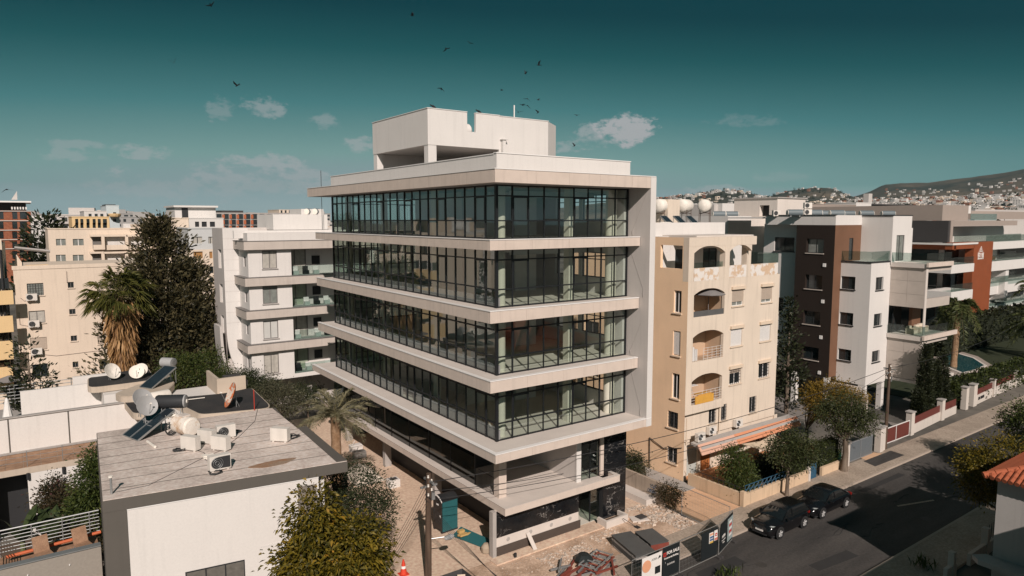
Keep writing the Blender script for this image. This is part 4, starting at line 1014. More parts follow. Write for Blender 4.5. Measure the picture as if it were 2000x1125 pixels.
# emblem and lettering on the pillar
def text_mesh(body, size, mat, name, parent, mtx, extrude=.01, space=1.0, bold=0.0):
    cu = bpy.data.curves.new('lettering', 'FONT'); cu.body = body; cu.size = size; cu.extrude = extrude; cu.align_x = 'CENTER'; cu.align_y = 'CENTER'; cu.space_character = space; cu.offset = bold; cu.resolution_u = 3
    t = bpy.data.objects.new('lettering', cu); COL.objects.link(t)
    dg = bpy.context.evaluated_depsgraph_get(); me = bpy.data.meshes.new_from_object(t.evaluated_get(dg))
    bpy.data.objects.remove(t)
    me.transform(mtx); me.materials.clear(); me.materials.append(mat)
    o = bpy.data.objects.new(name, me); COL.objects.link(o); o.parent = parent
    if parent is not None and parent.parent is None: o.location = -parent.location
    return o
LET = M('white_letters', (.74, .71, .68), .6, .02)
px_ = ony(1915.5, 500, NY - .42); sc_ = (ony(1922, 500, NY - .42)[0] - ony(1909, 500, NY - .42)[0])
up = Matrix.Translation((px_[0], NY - .42, Zn(500, 1915))) @ Matrix.Rotation(R(90), 4, 'X')
text_mesh('BELLIM', sc_ * .30, LET, 'lettering', sp, up @ Matrix.Scale(1.9, 4, (0, 1, 0)), .02, .95, .004)
em = MB(); ze = Zn(493, 1916); zt_ = Zn(481, 1916); hh = zt_ - ze
for k in range(4):
    y0 = ze + hh * k * .24; w_ = sc_ * .5 * (1 - k * .23)
    em.extr([(px_[0] - w_, NY - .41, y0), (px_[0], NY - .41, y0 + hh * .20), (px_[0] + w_ * .9, NY - .41, y0), (px_[0], NY - .41, y0 + hh * .33)], (0, -.03, 0))
obj('emblem', em, LET, sp)
obj('small_lettering', MB().box(px_[0] - sc_ * .45, NY - .43, Zn(505.5, 1915), px_[0] + sc_ * .45, NY - .405, Zn(504.6, 1915)), LET, sp)

# pool garden in front of it
WATER = M('pool_water', (.02, .075, .085), .05, .1, .6, spec=.8)
PY_ = [(1838, 696), (1866, 690), (1900, 700), (1922, 714), (1905, 722), (1880, 728), (1850, 716)]
pts = [onz(x, y, .08)[:2] for x, y in PY_]
cpt = np.mean(pts, 0); poly = sorted([tuple(map(float, p)) for p in pts], key=lambda p: math.atan2(p[1] - cpt[1], p[0] - cpt[0]))
rim = [tuple(cpt + (np.array(p) - cpt) * 1.14) for p in poly]
structure('pool_terrace', MB().prism([tuple(cpt + (np.array(p) - cpt) * 1.5) for p in poly], 0, .08), TAUPE)
structure('pool_rim', MB().prism(rim, .05, .13), CONCT)
structure('pool_water', MB().prism(poly, .1, .145), WATER)
structure('lawn', MB().prism([(57, -1.5), (130, -1.5), (130, 13), (57, 13)], -.05, .03), M('garden_lawn', (.028, .036, .016), .95, .2, .5))
for i in range(3):
    x, y = 70.0 + i * 1.6, 5.0 + i * .8
    s = thing('sun_lounger', ('pale sun lounger at the pool nearest the concrete block', 'pale sun lounger at the pool, middle of three', 'pale sun lounger at the pool nearest the palm')[i], 'sun lounger', (x, y, .1), .5, 'sun loungers by the pool')
    obj('bed', MB().box(-.32, -.9, .25, .32, .5, .34).extr([(-.32, .5, .25), (-.32, 1.05, .7), (-.32, 1.0, .78), (-.32, .5, .34)], (.64, 0, 0)), CONCT, s, world=False)
    for q in ((-.28, -.8), (.28, -.8), (-.28, .45), (.28, .45)): obj('leg', MB().cyl(q[0], q[1], 0, .25, .025, 5), STEEL, s, world=False)
# ------------------------------------------------------------------ white block behind the office, with slab bands and a curved stair tower
W = thing('apartment_block', 'white five-storey block with concrete slab bands and curved stair tower behind the office', 'apartment block', (-3.58, 36.5, 0))
WY = 36.5
ztop = [17.40, 13.91, 10.72, 7.40]
hs, rec = [], []
wy = [(490, 524), (559, 592), (627.5, 660), (694, 728)]
for i, (yt, yb) in enumerate(wy):
    hs.append(rY(511.5 + i * 1.2, yt, 541.5 + i * 1.4, yb, WY))
for i, (za, zb_) in enumerate(((13.95, 16.5), (10.76, 13.2), (7.44, 9.95), (4.0, 6.65))):
    rec.append((.55, 9.0, za, zb_))
m = MB(); wall(m, 'y', WY, -3.58, 9.5, 3.6, 18.2, hs + rec, .25); wall(m, 'x', -3.58, WY, 44, 3.6, 18.2, [(37.3, 38.2, z - 2.5, z - 1.5) for z in ztop], .2)
m.face([(-3.58, WY, 18.2), (9.5, WY, 18.2), (9.5, 50, 18.2), (-3.58, 50, 18.2)]); m.face([(-3.58, WY, 3.6), (-3.58, 50, 3.6), (9.5, 50, 3.6), (9.5, WY, 3.6)]); m.face([(9.5, WY, 3.6), (9.5, 50, 3.6), (9.5, 50, 18.2), (9.5, WY, 18.2)])
obj('wall', m, WHITE, W)
CURT = M('window_curtain', (.42, .40, .36), .5, .25, 3, streak=.3)
for i, h in enumerate(hs): window(W, 'y', WY, h, 2, .12, fr=.07, pane=(CURT, PANEL, M('pale_blind', (.52, .52, .50), .5, .05), CURT)[i], frame=WINFR, sill=CONCG)
for z in ztop: window(W, 'x', -3.58, (37.3, 38.2, z - 2.5, z - 1.5), 1, .12, frame=WINFR)
for i, z in enumerate(ztop):
    th = .80
    s = obj('slab_band', MB().box(-4.05, 36.0, z - th, 9.8, WY - .002, z).box(-4.05, WY, z - th, -3.583, 41.0, z), M('warm_slab_concrete', (.50, .445, .40), .9, .10, 1.0, streak=.1), W)
    obj('slab_cap', MB().box(-4.09, 35.96, z + .002, 9.85, WY - .004, z + .05).box(-4.09, WY - .003, z + .002, -3.585, 41.0, z + .05), WINFR, s)
for i, (u0, u1, z0, z1) in enumerate(rec):
    m = MB().box(u0 - .2, WY + 2.0, z0 - .1, u1, WY + 2.15, z1 + .1).box(u0 - .2, WY + .252, z0 - .15, u1, WY + 1.999, z0 - .004).box(u0 - .2, WY + .252, z0, u0 - .05, WY + 1.999, z1)
    b_ = obj('balcony', m, WHITE2, W)
    obj('glass_door', MB().box(u0 + .1, WY + 1.9, z0, u0 + 2.0, WY + 1.99, z1), CURT if i % 2 == 0 else M('green_curtain', (.30, .35, .27), .6, .15, 4, streak=.3), b_)
    obj('door_frame', MB().box(u0 + .9, WY + 1.86, z0, u0 + .98, WY + 1.895, z1).box(u0 + 2.0, WY + 1.86, z0, u0 + 2.1, WY + 1.99, z1), WINFR, b_)
    f_ = obj('window', MB().box(u0 + 2.75, WY + 1.93, z0 + .9, u0 + 3.6, WY + 1.99, z0 + 1.8), DARK, b_)
    obj('glass_balustrade', MB().box(u0, WY + .1, z0, u1, WY + .12, z0 + .95), GLASSB, b_)
    for q in range(4):
        x = u0 + .5 + q * 1.05
        if (i * 3 + q) % 4 != 3: tag(obj('balcony_chair', MB().box(x, WY + .9, z0, x + .55, WY + 1.4, z0 + .38).box(x, WY + 1.3, z0 + .381, x + .55, WY + 1.4, z0 + .8), DARK if (i + q) % 2 else WHITEFR), f'{"dark" if (i + q) % 2 else "white"} chair on the {("top", "second from top", "third from top", "lowest")[i]} balcony of the white block, seat {("by the wall", "second along", "third along", "far end")[q]}', 'chair', 'chairs on the white block balconies')
# stair tower with a sweeping curved foot
tx = float(ony(434, 447, 40.0)[0])
m = MB(); wins = [(40.9, 42.2, z - 2.8, z - .9) for z in ztop]
wall(m, 'x', tx, 40.0, 44.5, 5.5, 18.63, wins, .3); m.face([(tx, 44.5, 0), (tx, 44.5, 18.63), (9, 44.5, 18.63), (9, 44.5, 0)])
obj('stair_tower_side', m, GREYW, W)  # duller light on this side put into a greyer render than the front
for h in wins: window(W, 'x', tx, h, 1, .25, pane=PANEL, frame=WHITEFR)
n = 14; curve = [(tx + .02 + 1.9 * (1 - math.cos(t)), 40.0, 8.6 - 5.2 * math.sin(t)) for t in np.linspace(0, math.pi / 2, n)]
poly = [(tx + .003, 39.99, 18.63)] + [(x, 39.99, z) for x, y, z in curve] + [(-2.6, 39.99, 3.4), (-2.6, 39.99, 18.63)]
obj('stair_tower_front', MB().extr(poly[::-1], (0, .3, 0)), WHT, W)
for k in range(9): obj('cladding_joint', MB().box(tx + .02, 39.975, 9.2 + k * 1.05, -3.6, 39.988, 9.215 + k * 1.05), GREYW, W)
fin = [(tx - .75 + .9 * (1 - math.cos(t)), 39.4, 9.0 - 5.6 * math.sin(t)) for t in np.linspace(0, math.pi / 2, n)]
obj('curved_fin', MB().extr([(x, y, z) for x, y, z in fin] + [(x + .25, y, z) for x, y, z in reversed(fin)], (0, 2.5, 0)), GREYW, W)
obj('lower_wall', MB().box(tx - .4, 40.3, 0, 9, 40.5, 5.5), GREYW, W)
for x in (-1.5, 2.5, 6.5): obj('column', MB().box(x, 38.5, 0, x + .45, 39, 3.6), CONCG, W)
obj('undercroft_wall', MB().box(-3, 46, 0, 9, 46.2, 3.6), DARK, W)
boxpx(W, 'parapet', 456, 700, 450.5, 462, 38.0, .3, WHITE); boxpx(W, 'roof_head', 533, 640, 418.5, 448, 42, 6, WHITE); boxpx(W, 'roof_head', 588, 632, 408, 420, 43.5, 4, WHITE2)
for i, px in enumerate((603, 619)):
    p = ony(px, 412, 44); dup(D0, (p[0], p[1], p[2] - .5), .9, ('blue-grey water heater on the white block roof, left of two', 'blue-grey water heater on the white block roof, right of two')[i], 'water heaters on the white block')
p = ony(581, 426, 43); make_tank('water_tank', 'white water tank on the roof behind the white block parapet', (p[0], p[1], p[2] - .9), .3, .45, 1.3, .3)
tag(obj('antenna_mast', MB().cyl(*map(float, ony(629, 420, 40)[:2]), 15.5, float(ony(629, 333, 40)[2]), .03, 6), DARK), 'thin dark antenna mast rising beside the white block roof', 'antenna')

# ------------------------------------------------------------------ cream blocks on the left
CRM = M('cream_render', (.68, .57, .465), .92, .08, .3, streak=.10, bump=.1, bscale=30)
CRM2 = M('yellow_cream_render', (.70, .50, .27), .92, .06, .4, streak=.08)
K_ = thing('apartment_block', 'cream plain-walled apartment block with small windows behind the palm', 'apartment block', (-22, 55, 0))
KY = 55.0
big = [(52, 554, 86, 576.5), (55.5, 608, 89, 630), (58.6, 660.5, 92.6, 682), (62.5, 712.5, 95, 735)]
sm = [(132, 551, 144.6, 562), (135, 604, 148, 613.5), (138, 656, 151, 665.6), (141.5, 707, 153.6, 717)]
rt_ = [(190, 651, 207, 671), (193.5, 701.6, 211, 721)]
H1, H2, H3 = [[rY(*q, KY) for q in g] for g in (big, sm, rt_)]
m = MB(); wall(m, 'y', KY, -22.0, -9.0, 0, 14.35, H1 + H2 + H3, .22); m.face([(-22, KY, 14.35), (-9, KY, 14.35), (-9, 70, 14.35), (-22, 70, 14.35)]); m.face([(-9, KY, 0), (-9, 70, 0), (-9, 70, 14.35), (-9, KY, 14.35)]); m.face([(-22, KY, 0), (-22, KY, 14.35), (-22, 70, 14.35), (-22, 70, 0)])
obj('wall', m, CRM, K_)
for i, h in enumerate(H1): window(K_, 'y', KY, h, 2, .15, fr=.06, pane=(PANEL, CURT, PANE, PANE)[i], frame=WINFR, sill=CRM, shut=(.95, SHUTB) if i == 2 else None, bars=i == 0)
for h in H2: window(K_, 'y', KY, h, 2, .15, frame=WINFR, sill=CRM)
for i, h in enumerate(H3): window(K_, 'y', KY, h, 2, .15, frame=WINFR, sill=CRM, shut=(.95, SHUTB) if i == 0 else None)
obj('parapet', MB().box(-22.1, KY - .06, 14.352, -8.9, KY + .2, 14.75), CRM, K_)
for i, (px, py) in enumerate(((62, 588), (66.5, 640), (72, 694))):
    p = ony(px, py, KY - .35); dup(AC, p, 0, ('outdoor air conditioner under the barred top window of the cream wall', 'outdoor air conditioner under the curtained window of the cream wall', 'outdoor air conditioner under the shuttered window of the cream wall')[i], 'air conditioners on the cream wall', 1.15)
for cp in (((40, 582), (48, 588), (58, 585)), ((37, 610), (39, 634), (60, 638)), ((130, 530), (131, 552)), ((40, 688), (110, 695), (200, 684))):
    obj('loose_cable', MB().tube([ony(*q, KY - .04) for q in cp], .03, 4), TAUPE, K_)
a, b = ony(50, 518, 57), ony(95, 527, 57); obj('roof_wall', MB().box(a[0], 57, 14.3, b[0], 57.3, a[2]), CRM2, K_)
obj('roof_beam', MB().tube([ony(28, 484, 58), ony(98, 491, 58)], .16, 4), CONCG, K_)
obj('gable', MB().extr([ony(28, 526, 56.5), ony(43, 526, 56.5), ony(43, 513, 56.5), ony(32, 497, 56.5), ony(28, 513, 56.5)], (0, .3, 0)), CRM, K_)

Y_ = thing('apartment_block', 'cream block with yellow balcony fronts at the picture edge', 'apartment block', (-28, 54, 0))
m = MB(); wall(m, 'y', 54.0, -34, -22.75, 0, float(ony(10, 467, 54)[2]), [], .2); m.face([(-22.75, 54, 0), (-22.75, 70, 0), (-22.75, 70, 17), (-22.75, 54, 17)])
obj('wall', m, CRM, Y_)
for i, (yt, yb) in enumerate(((571, 594), (622, 648), (672, 701), (724, 753))):
    a, b = ony(-60, yt, 52.6), ony(27, yb, 52.6)
    bb = obj('balcony', MB().box(a[0], 52.6, b[2], b[0], 52.75, a[2]).box(a[0], 52.751, b[2], b[0], 53.99, b[2] + .2), CRM2, Y_)
    obj('balcony_door', MB().box(-26, 53.93, a[2] + .05, b[0] - .3, 53.98, a[2] + 1.15), PANE, bb); obj('door_frame', MB().box(-24.2, 53.90, a[2] + .05, -24.1, 53.929, a[2] + 1.15), WHITEFR, bb)
tag(obj('parasol', MB().lathe([(0, .45), (1.3, 0), (1.28, -.05), (0, .38)], tuple(ony(17, 742, 51.5)), 8).cyl(*ony(17, 742, 51.5)[:2], 2, float(ony(17, 742, 51.5)[2]) + .4, .04, 6), M('grey_parasol_cloth', (.2, .19, .19))), 'dark grey parasol in front of the yellow balconies', 'parasol')
obj('drainpipe', MB().cyl(-22.9, 53.85, 0, 16.5, .12, 8).cyl(-23.2, 53.9, 0, 16.5, .08, 8), DARK, Y_)

# ------------------------------------------------------------------ the town behind: blocks one can tell apart
def block(label, x0, x1, yt, Y, dep, mat, rows=(), cols=(), wmat=None, frame=None, cat='apartment block', parapet=.5, zb=0.0, wh=1.2, roofmat=None, name='apartment_block', frs=None):
    """x0,x1,yt: outline of the street face seen on plane Y. rows: sight heights of window centres, cols: (x, half width) on the face"""
    a, b = ony(x0, yt, Y), ony(x1, yt, Y); X0, X1, zt = float(a[0]), float(b[0]), float(a[2])
    t = thing(name, label, cat, ((X0 + X1) / 2, Y, 0))
    hs = []
    for r_ in rows:
        for cx, hw in cols:
            p = ony(cx, r_, Y); k = abs(float(ony(cx + hw, r_, Y)[0] - p[0])); hs.append((float(p[0]) - k, float(p[0]) + k, float(p[2]) - wh / 2, float(p[2]) + wh / 2))
    m = MB(); wall(m, 'y', Y, X0, X1, zb, zt, hs, .3)
    m.face([(X0, Y, zb), (X0, Y, zt), (X0, Y + dep, zt), (X0, Y + dep, zb)]); m.face([(X1, Y, zb), (X1, Y + dep, zb), (X1, Y + dep, zt), (X1, Y, zt)]); m.face([(X0, Y + dep, zb), (X0, Y + dep, zt), (X1, Y + dep, zt), (X1, Y + dep, zb)]); m.face([(X0, Y, zt - .4), (X1, Y, zt - .4), (X1, Y + dep, zt - .4), (X0, Y + dep, zt - .4)])
    obj('wall', m, mat, t)
    for h in hs:
        f = obj('window', MB().box(h[0], Y + .2, h[2], h[1], Y + .26, h[3]), wmat or PANE, t)
        if frame: obj('frame', MB().box((h[0] + h[1]) / 2 - .06, Y + .16, h[2], (h[0] + h[1]) / 2 + .06, Y + .199, h[3]), frame, f)
    if parapet: obj('coping', MB().box(X0 - .1, Y - .1, zt + .002, X1 + .1, Y + .3, zt + .2).box(X0 - .1, Y + .301, zt + .002, X0 + .3, Y + dep, zt + .2), roofmat or mat, t)
    return t
L_ = block('cream block with arched balconies and roof tanks beyond the plain cream wall', 93, 300, 448, 118, 18, CRM, (473, 504), ((119, 9.5), (153, 10.5)), PANEL, WHITEFR)
for i, (yt, yb) in enumerate(((462, 487), (495, 517))):
    for j, (xa, xb) in enumerate(((180, 198), (206, 244), (250, 290))):
        a, b = ony(xa, yt, 117.9), ony(xb, yb, 117.9)
        rc = obj('balcony', MB().box(a[0], 117.85, b[2], b[0], 117.95, a[2]), (M('balcony_shade', (.16, .15, .14), .9, .1) if j == 0 else WHITE2), L_)
        obj('balcony_front', MB().box(a[0], 116.6, b[2], b[0], 116.8, b[2] + .9).box(a[0], 116.801, b[2], b[0], 117.84, b[2] + .2), CRM, rc)
        obj('balcony_roof', MB().box(a[0] - .4, 116.6, a[2], b[0] + .4, 117.84, a[2] + .35), CRM, rc)
        obj('balcony_post', MB().box(b[0], 116.6, b[2], b[0] + .5, 117.1, a[2]), CRM, rc)
T1 = block('tall tan blank-walled block behind the dark conifer', 305, 368, 427, 112, 16, CRM, (442, 472), ((322, 7),), PANE)
T2 = block('light grey block with dark-framed windows left of the white stair tower', 367.5, 440, 447, 100, 14, M('light_grey_render', (.52, .53, .53), .9, .04), (469,), ((386, 9), (411, 4)), CURT, DARK)
T2b = block('cream lower wing with a brown blind below the light grey block', 368, 440, 488, 99.5, 6, CRM, (498,), ((387, 9), (412, 3)), M('brown_blind', (.33, .17, .06), .7, .1), None, parapet=0)
block('cream lower wing with small balconies beside the conifer top', 385, 430, 517, 99, 5, CRM, (527, 548), ((413, 4),), PANE, parapet=0)
T3 = block('white flat-roofed villa storey with a deep dark recess above the tan wall', 341, 421, 405, 150, 12, WHT, (), (), parapet=0)
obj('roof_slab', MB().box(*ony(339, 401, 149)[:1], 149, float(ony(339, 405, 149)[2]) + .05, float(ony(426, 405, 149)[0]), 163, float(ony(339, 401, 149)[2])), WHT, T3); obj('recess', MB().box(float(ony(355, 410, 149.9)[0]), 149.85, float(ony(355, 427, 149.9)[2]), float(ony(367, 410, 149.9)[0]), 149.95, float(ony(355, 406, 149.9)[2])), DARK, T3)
block('white lower storey with columns and tanks under the white villa storey', 369, 436, 427, 140, 12, WHT, (438,), ((385, 4), (399, 5), (415, 5)), DARK)
BRK = M2('red_brick', (.22, .075, .04), (.30, .11, .06), 1.5, .4, .6)
G1 = block('red brick apartment tower with pale floor bands at the picture edge', -30, 60, 411, 230, 25, BRK, (421, 440, 459, 478, 497, 516), ((3, 4), (29, 5), (46, 7)), PANE, None, wh=2.2, parapet=0)
for y in (412, 431, 449.5, 468, 486): obj('floor_band', MB().box(float(ony(-30, y, 229.9)[0]), 229.7, float(ony(0, y + .8, 229.9)[2]), float(ony(60.3, y, 229.9)[0]), 229.99, float(ony(0, y - .5, 229.9)[2])), CONCT, G1)
obj('top_storey', MB().box(float(ony(-30, y, 230)[0]), 232, float(ony(0, 411, 232)[2]), float(ony(57, y, 230)[0]), 250, float(ony(0, 396, 232)[2])), CHAR, G1)
for q in range(6): obj('roof_chair', MB().box(*map(float, (ony(22 + q * 5.5, 408, 229.6)[0], 229.5, ony(22, 409, 229.6)[2], ony(25 + q * 5.5, 408, 229.6)[0], 229.9, ony(22, 404, 229.6)[2]))), WHITEFR, G1)
obj('roof_slab', MB().box(float(ony(-30, 395, 228)[0]), 228, float(ony(0, 395, 228)[2]), float(ony(61, 395, 228)[0]), 252, float(ony(0, 392, 228)[2])), FLASH, G1)
obj('roof_screen', MB().extr([ony(22, 390, 235), ony(34, 390, 235), ony(33, 373, 235)], (0, .5, 0)), GREYW, G1)
G2 = block('pale blue and white tower with roof planting in the distance', 207, 232, 401.5, 240, 20, M('pale_blue_render', (.50, .56, .58), .9, .04), (418, 430), ((224, 3),), PANE, cat='apartment tower')
obj('round_balcony', MB().lathe([(0, -.8), (1.6, -.5), (1.9, .2), (1.9, .5)], tuple(ony(224, 420, 238.5)), 12), CRM2, G2); obj('roof_terrace', MB().box(*map(float, (ony(206, 401, 240)[0], 240, ony(206, 401, 240)[2], ony(226, 401, 240)[0], 252, ony(206, 399, 240)[2]))), DARK, G2)
block('white stepped block left of the pale blue tower', 164, 208, 413, 238, 20, WHITE2, (421,), ((176, 3), (188, 3), (199, 3)), PANE)
block('white and ochre slab block below the pale blue tower', 140, 213, 424, 215, 18, CRM2, (433, 441), ((150, 3), (160, 3), (172, 3), (184, 3), (194, 3), (205, 4)), PANE, wh=1.7)
block('long low white building behind the dark tree, left', 60, 105, 427, 200, 15, WHITE2, (436,), ((70, 4), (84, 4)), DARK)
ORB = M('orange_infill_brick', (.42, .13, .06), .9, .08)
G3 = block('long concrete frame building with orange brick panels under construction', 421, 600, 415, 190, 16, CONCG, (423, 434, 445), tuple((428 + q * 14, 5) for q in range(9)), PANE, wh=1.6, parapet=0)
for r_ in (423, 434, 445):
    for q in range(9):
        p0, p1 = ony(434 + q * 14, r_ - 4, 189.8), ony(439 + q * 14, r_ + 4, 189.8); obj('brick_panel', MB().box(p0[0], 189.8, p1[2], p1[0], 189.99, p0[2]), ORB, G3)
block('dark roofed building behind the orange brick frame', 432, 475, 411, 215, 14, CHAR, (), (), parapet=0)
block('pale block with many small windows on the skyline', 545, 600, 410, 330, 20, CRM, (413, 417, 421), tuple((550 + q * 8, 1.8) for q in range(6)), PANE, wh=1.2)
# ------------------------------------------------------------------ near flat-roofed house
RTOP = 8.0
MEMB = M2('grey_roof_membrane', (.45, .385, .345), (.68, .59, .535), .45, .33, .62, rough=.9, bump=.2, bscale=40, detail=8)
GREYF = M('grey_brown_fascia', (.105, .095, .083), .9, .06, 1, streak=.05)
NEARW = M('near_white_wall', (.67, .64, .61), .92, .025, .5, streak=.06, bump=.05)
H = thing('flat_roofed_house', 'near white house with grey felt roof strips and air conditioners on top', 'house', (-14, 4, 0))
roof = [(-19.02, .46), (-9.0, -.95), (-8.72, 5.6), (-9.45, 5.62), (-8.98, 10.6), (-18.4, 11.07)]
def lerp(a, b, t): return (a[0] + (b[0] - a[0]) * t, a[1] + (b[1] - a[1]) * t)
rf = obj('roof_slab', MB().prism(roof, RTOP - .55, RTOP - .04), GREYF, H)
# felt strips, each lapped over the next
ns = 9
for i in range(ns):
    t0, t1 = i / ns, (i + 1) / ns
    L0, L1 = lerp(roof[0], roof[5], t0), lerp(roof[0], roof[5], t1)
    def right(t): return lerp(roof[1], (-8.82, 10.5), t)
    def rx(p): return p if not (p[1] > 5.6) else (p[0] - .42, p[1])
    R0, R1 = right(t0), right(t1)
    if t0 * 11.4 > 6.3: R0, R1 = (R0[0] - .35, R0[1]), (R1[0] - .35, R1[1])
    e = .003
    m = MB().prism([(L0[0] + .03, L0[1] + e), (R0[0] - .03, R0[1] + e), (R1[0] - .03, R1[1] - e), (L1[0] + .03, L1[1] - e)], RTOP - .039, RTOP - .012 + .004 * (i % 2)); obj('felt_strip', m, MEMB, rf)
    if i: obj('felt_seam', MB().prism([(L0[0] + .03, L0[1] - .022), (R0[0] - .03, R0[1] - .022), (R0[0] - .03, R0[1] + .022), (L0[0] + .03, L0[1] + .022)], RTOP - .011, RTOP - .004), GREYF, rf)
obj('roof_edge', MB().prism([(-9.5, -.86), (-9.02, -.93), (-8.76, 5.57), (-9.25, 5.57)], RTOP - .005, RTOP + .02), GREYF, rf)
RSTAIN = M2('rust_stain', (.30, .13, .05), (.30, .22, .16), 1.4, .3, .62, detail=8)
obj('rust_stain', MB().prism([(-12.1 + .1 + 1.05 * math.cos(t) * (1 + .2 * math.sin(3 * t)), .75 + .38 * math.sin(t)) for t in np.linspace(0, 2 * math.pi, 18)[:-1]], RTOP - .011, RTOP - .002), RSTAIN, rf)
# street front: grey frame on the left and white wall
zb = RTOP - .55
fl = [roof[0], roof[1]]
def front(t, off): a = lerp(fl[0], fl[1], t); return (a[0], a[1] + off)
m = MB(); a, b = front(.0, .02), front(.085, .02); m.prism([a, b, (b[0], b[1] + .6), (a[0], a[1] + .6)], 0, zb - .002); obj('grey_frame', m, GREYF, H)
a, b = front(.0855, .06), front(.865, .06)
wm = MB().prism([a, b, (b[0], b[1] + 9.0), (a[0], a[1] + 9.0)], 0, zb - .003); wl_ = obj('wall', wm, NEARW, H)
obj('wall_cap', MB().prism([front(.0855, .03), front(.865, .03), front(.865, .058), front(.0855, .058)], zb - .06, zb - .004), FLASH, H)
a, b = front(.29, .03), front(.53, .03); a2, b2 = front(.29, .055), front(.53, .055)
f = obj('window', MB().prism([a, b, b2, a2], 2.55, 4.15), DARK, H)
for q in range(3):
    a, b = front(.295 + q * .079, .015), front(.368 + q * .079, .015); obj('pane', MB().prism([a, b, (b[0], b[1] + .01), (a[0], a[1] + .01)], 2.6, 4.1), M('patterned_pane', (.14, .13, .115), .3, .3, 6), f)
obj('cornice', MB().prism([front(.60, .045), front(.865, .045), front(.865, .058), front(.60, .058)], 4.55, 4.62), WHITE, H)
a, b = front(.77, .05), front(.855, .05)
f = obj('window', MB().prism([a, b, (b[0], b[1] + .02), (a[0], a[1] + .02)], 5.7, 7.1), M('taupe_shutter', (.20, .175, .15), .8, .08), H)
obj('side_frame', MB().box(-10.1, -.3, 5.6, -9.95, .3, 7.2), WHITE, H)
obj('left_side_wall', MB().prism([(-19.0, 1.08), (-18.98, 1.08), (-18.4, 10.9), (-18.42, 10.9)], 0, zb - .002), GREYF, H)
# things on the roof
zr = RTOP - .008
def rp(x, y): p = onz(x, y, zr); return (float(p[0]), float(p[1]), zr)
acs = [((373, 879), .62 + 1.57, 'beside the rusty white tank'), ((405, 866), .62 + 1.57, 'farther one of the side-by-side pair'), ((432, 879), .62 + 1.57, 'nearer one of the side-by-side pair'), ((441, 856), -.1, 'with its fan facing the street'), ((429, 918), .1, 'nearest the front edge with dark grille'), ((548, 862), 2.35, 'alone beside a coil of cable')]
for (px, rz, s) in acs:
    dup(AC, rp(*px), rz if s[0] != 'w' else .05, 'outdoor air conditioner on the grey felt roof, ' + s, 'air conditioners on the near roof', 1.12)
p = rp(429, 917); tag(obj('radiator_grille', MB().box(p[0] - .30, p[1] - .245, zr + .14, p[0] + .42, p[1] - .235, zr + .68), DARK), 'dark fin grille on the front air conditioner of the grey roof', 'grille')
def coil(label, px, r_, seed):
    rng = random.Random(seed); p = rp(*px); pts = []
    for i in range(26):
        t = i * .75; rr = r_ * (.6 + .4 * rng.random()); pts.append((p[0] + rr * math.cos(t) * 1.3, p[1] + rr * math.sin(t), zr + .03 + .10 * rng.random()))
    return tag(obj('cable_coil', MB().tube(pts, .022, 5), DARK, smooth=True), label, 'cable', 'cable coils on the near roof')
coil('tangle of black cable in front of the dark-grilled air conditioner', (421, 925), .28, 1); coil('loop of black cable beside the lone air conditioner', (566, 856), .42, 2); coil('black cable tangle at the tank end of the roof', (352, 880), .3, 3); coil('short cable loop behind the street-facing air conditioner', (463, 845), .2, 4)
def cable(label, pts): return tag(obj('roof_cable', MB().tube([rp(*q) for q in pts], .016, 5), DARK), label, 'cable', 'cables lying on the near roof')
cable('long thin cable lying from the vent pole across the grey roof', [(222, 962), (290, 948), (350, 918), (400, 893), (432, 880), (470, 850), (498, 822), (503, 800)])
cable('thin cable looping between the air conditioners on the grey roof', [(385, 880), (398, 884), (405, 892), (400, 898), (412, 902)])
p = rp(218, 965); v = thing('vent_pole', 'thin vent pole with pale cap at the roof corner', 'pole', p); obj('pole', MB().cyl(p[0], p[1], zr, zr + .72, .045, 8), STEEL, v); obj('cap', MB().cyl(p[0], p[1], zr + .721, zr + .80, .09, 10), TANKW, v)
tag(obj('pipe_stub', MB().tube([rp(288, 862), np.array(rp(303, 876)) + (0, 0, .08)], .07, 8), TANKW), 'pale pipe lying beside the solar panel', 'pipe')
tag(obj('roof_clutter', MB().box(*(np.array(rp(407, 892)) - (.25, .12, 0)), *(np.array(rp(407, 892)) + (.25, .12, .1))).box(*(np.array(rp(400, 893)) - (.1, .3, 0)), *(np.array(rp(400, 893)) + (.1, .3, .06))), TANKW), 'pale mortar bits lying between the air conditioners', 'rubble')
# solar water heater: collector, frame, hot tank, cold tank, two dishes
DISH = M('dish_grey', (.36, .36, .36), .5, .05)
p = rp(243, 868); q = rp(322, 836)
pn = panel('solar_panel', 'twin dark solar collector leaning on the near grey roof', p, R(-72), 1.6, 2.3, 30)
pn.location = (-17.0, 8.9, zr)
obj('divider', MB().box(-.03, 0, .072, .03, 2.3, .10).xf(Matrix.Rotation(R(30), 4, 'X')), STEEL, pn, world=False)
hw = thing('hot_water_tank', 'black hot water drum with grey end on the near roof', 'water tank', (-14.9, 9.4, zr), R(-30))
obj('drum', MB().lathe([(.0, -.8), (.34, -.78), (.37, -.7), (.37, .7)], (0, 0, 1.55), 18, 'x'), M('black_drum', (.03, .032, .035), .5, .1), hw, smooth=True, world=False); obj('end_cap', MB().lathe([(.37, .701), (.35, .76), (.15, .80), (0, .8)], (0, 0, 1.55), 18, 'x'), DISH, hw, smooth=True, world=False); obj('hub', MB().lathe([(.12, .80), (.1, .84), (0, .84)], (0, 0, 1.55), 12, 'x'), TANKW, hw, world=False)
for s_ in (-.5, .5): obj('stand', MB().tube([(s_, -.35, 0), (s_, -.1, 1.2)], .025, 5).tube([(s_, .35, 0), (s_, .1, 1.2)], .025, 5), STEEL, hw, world=False)
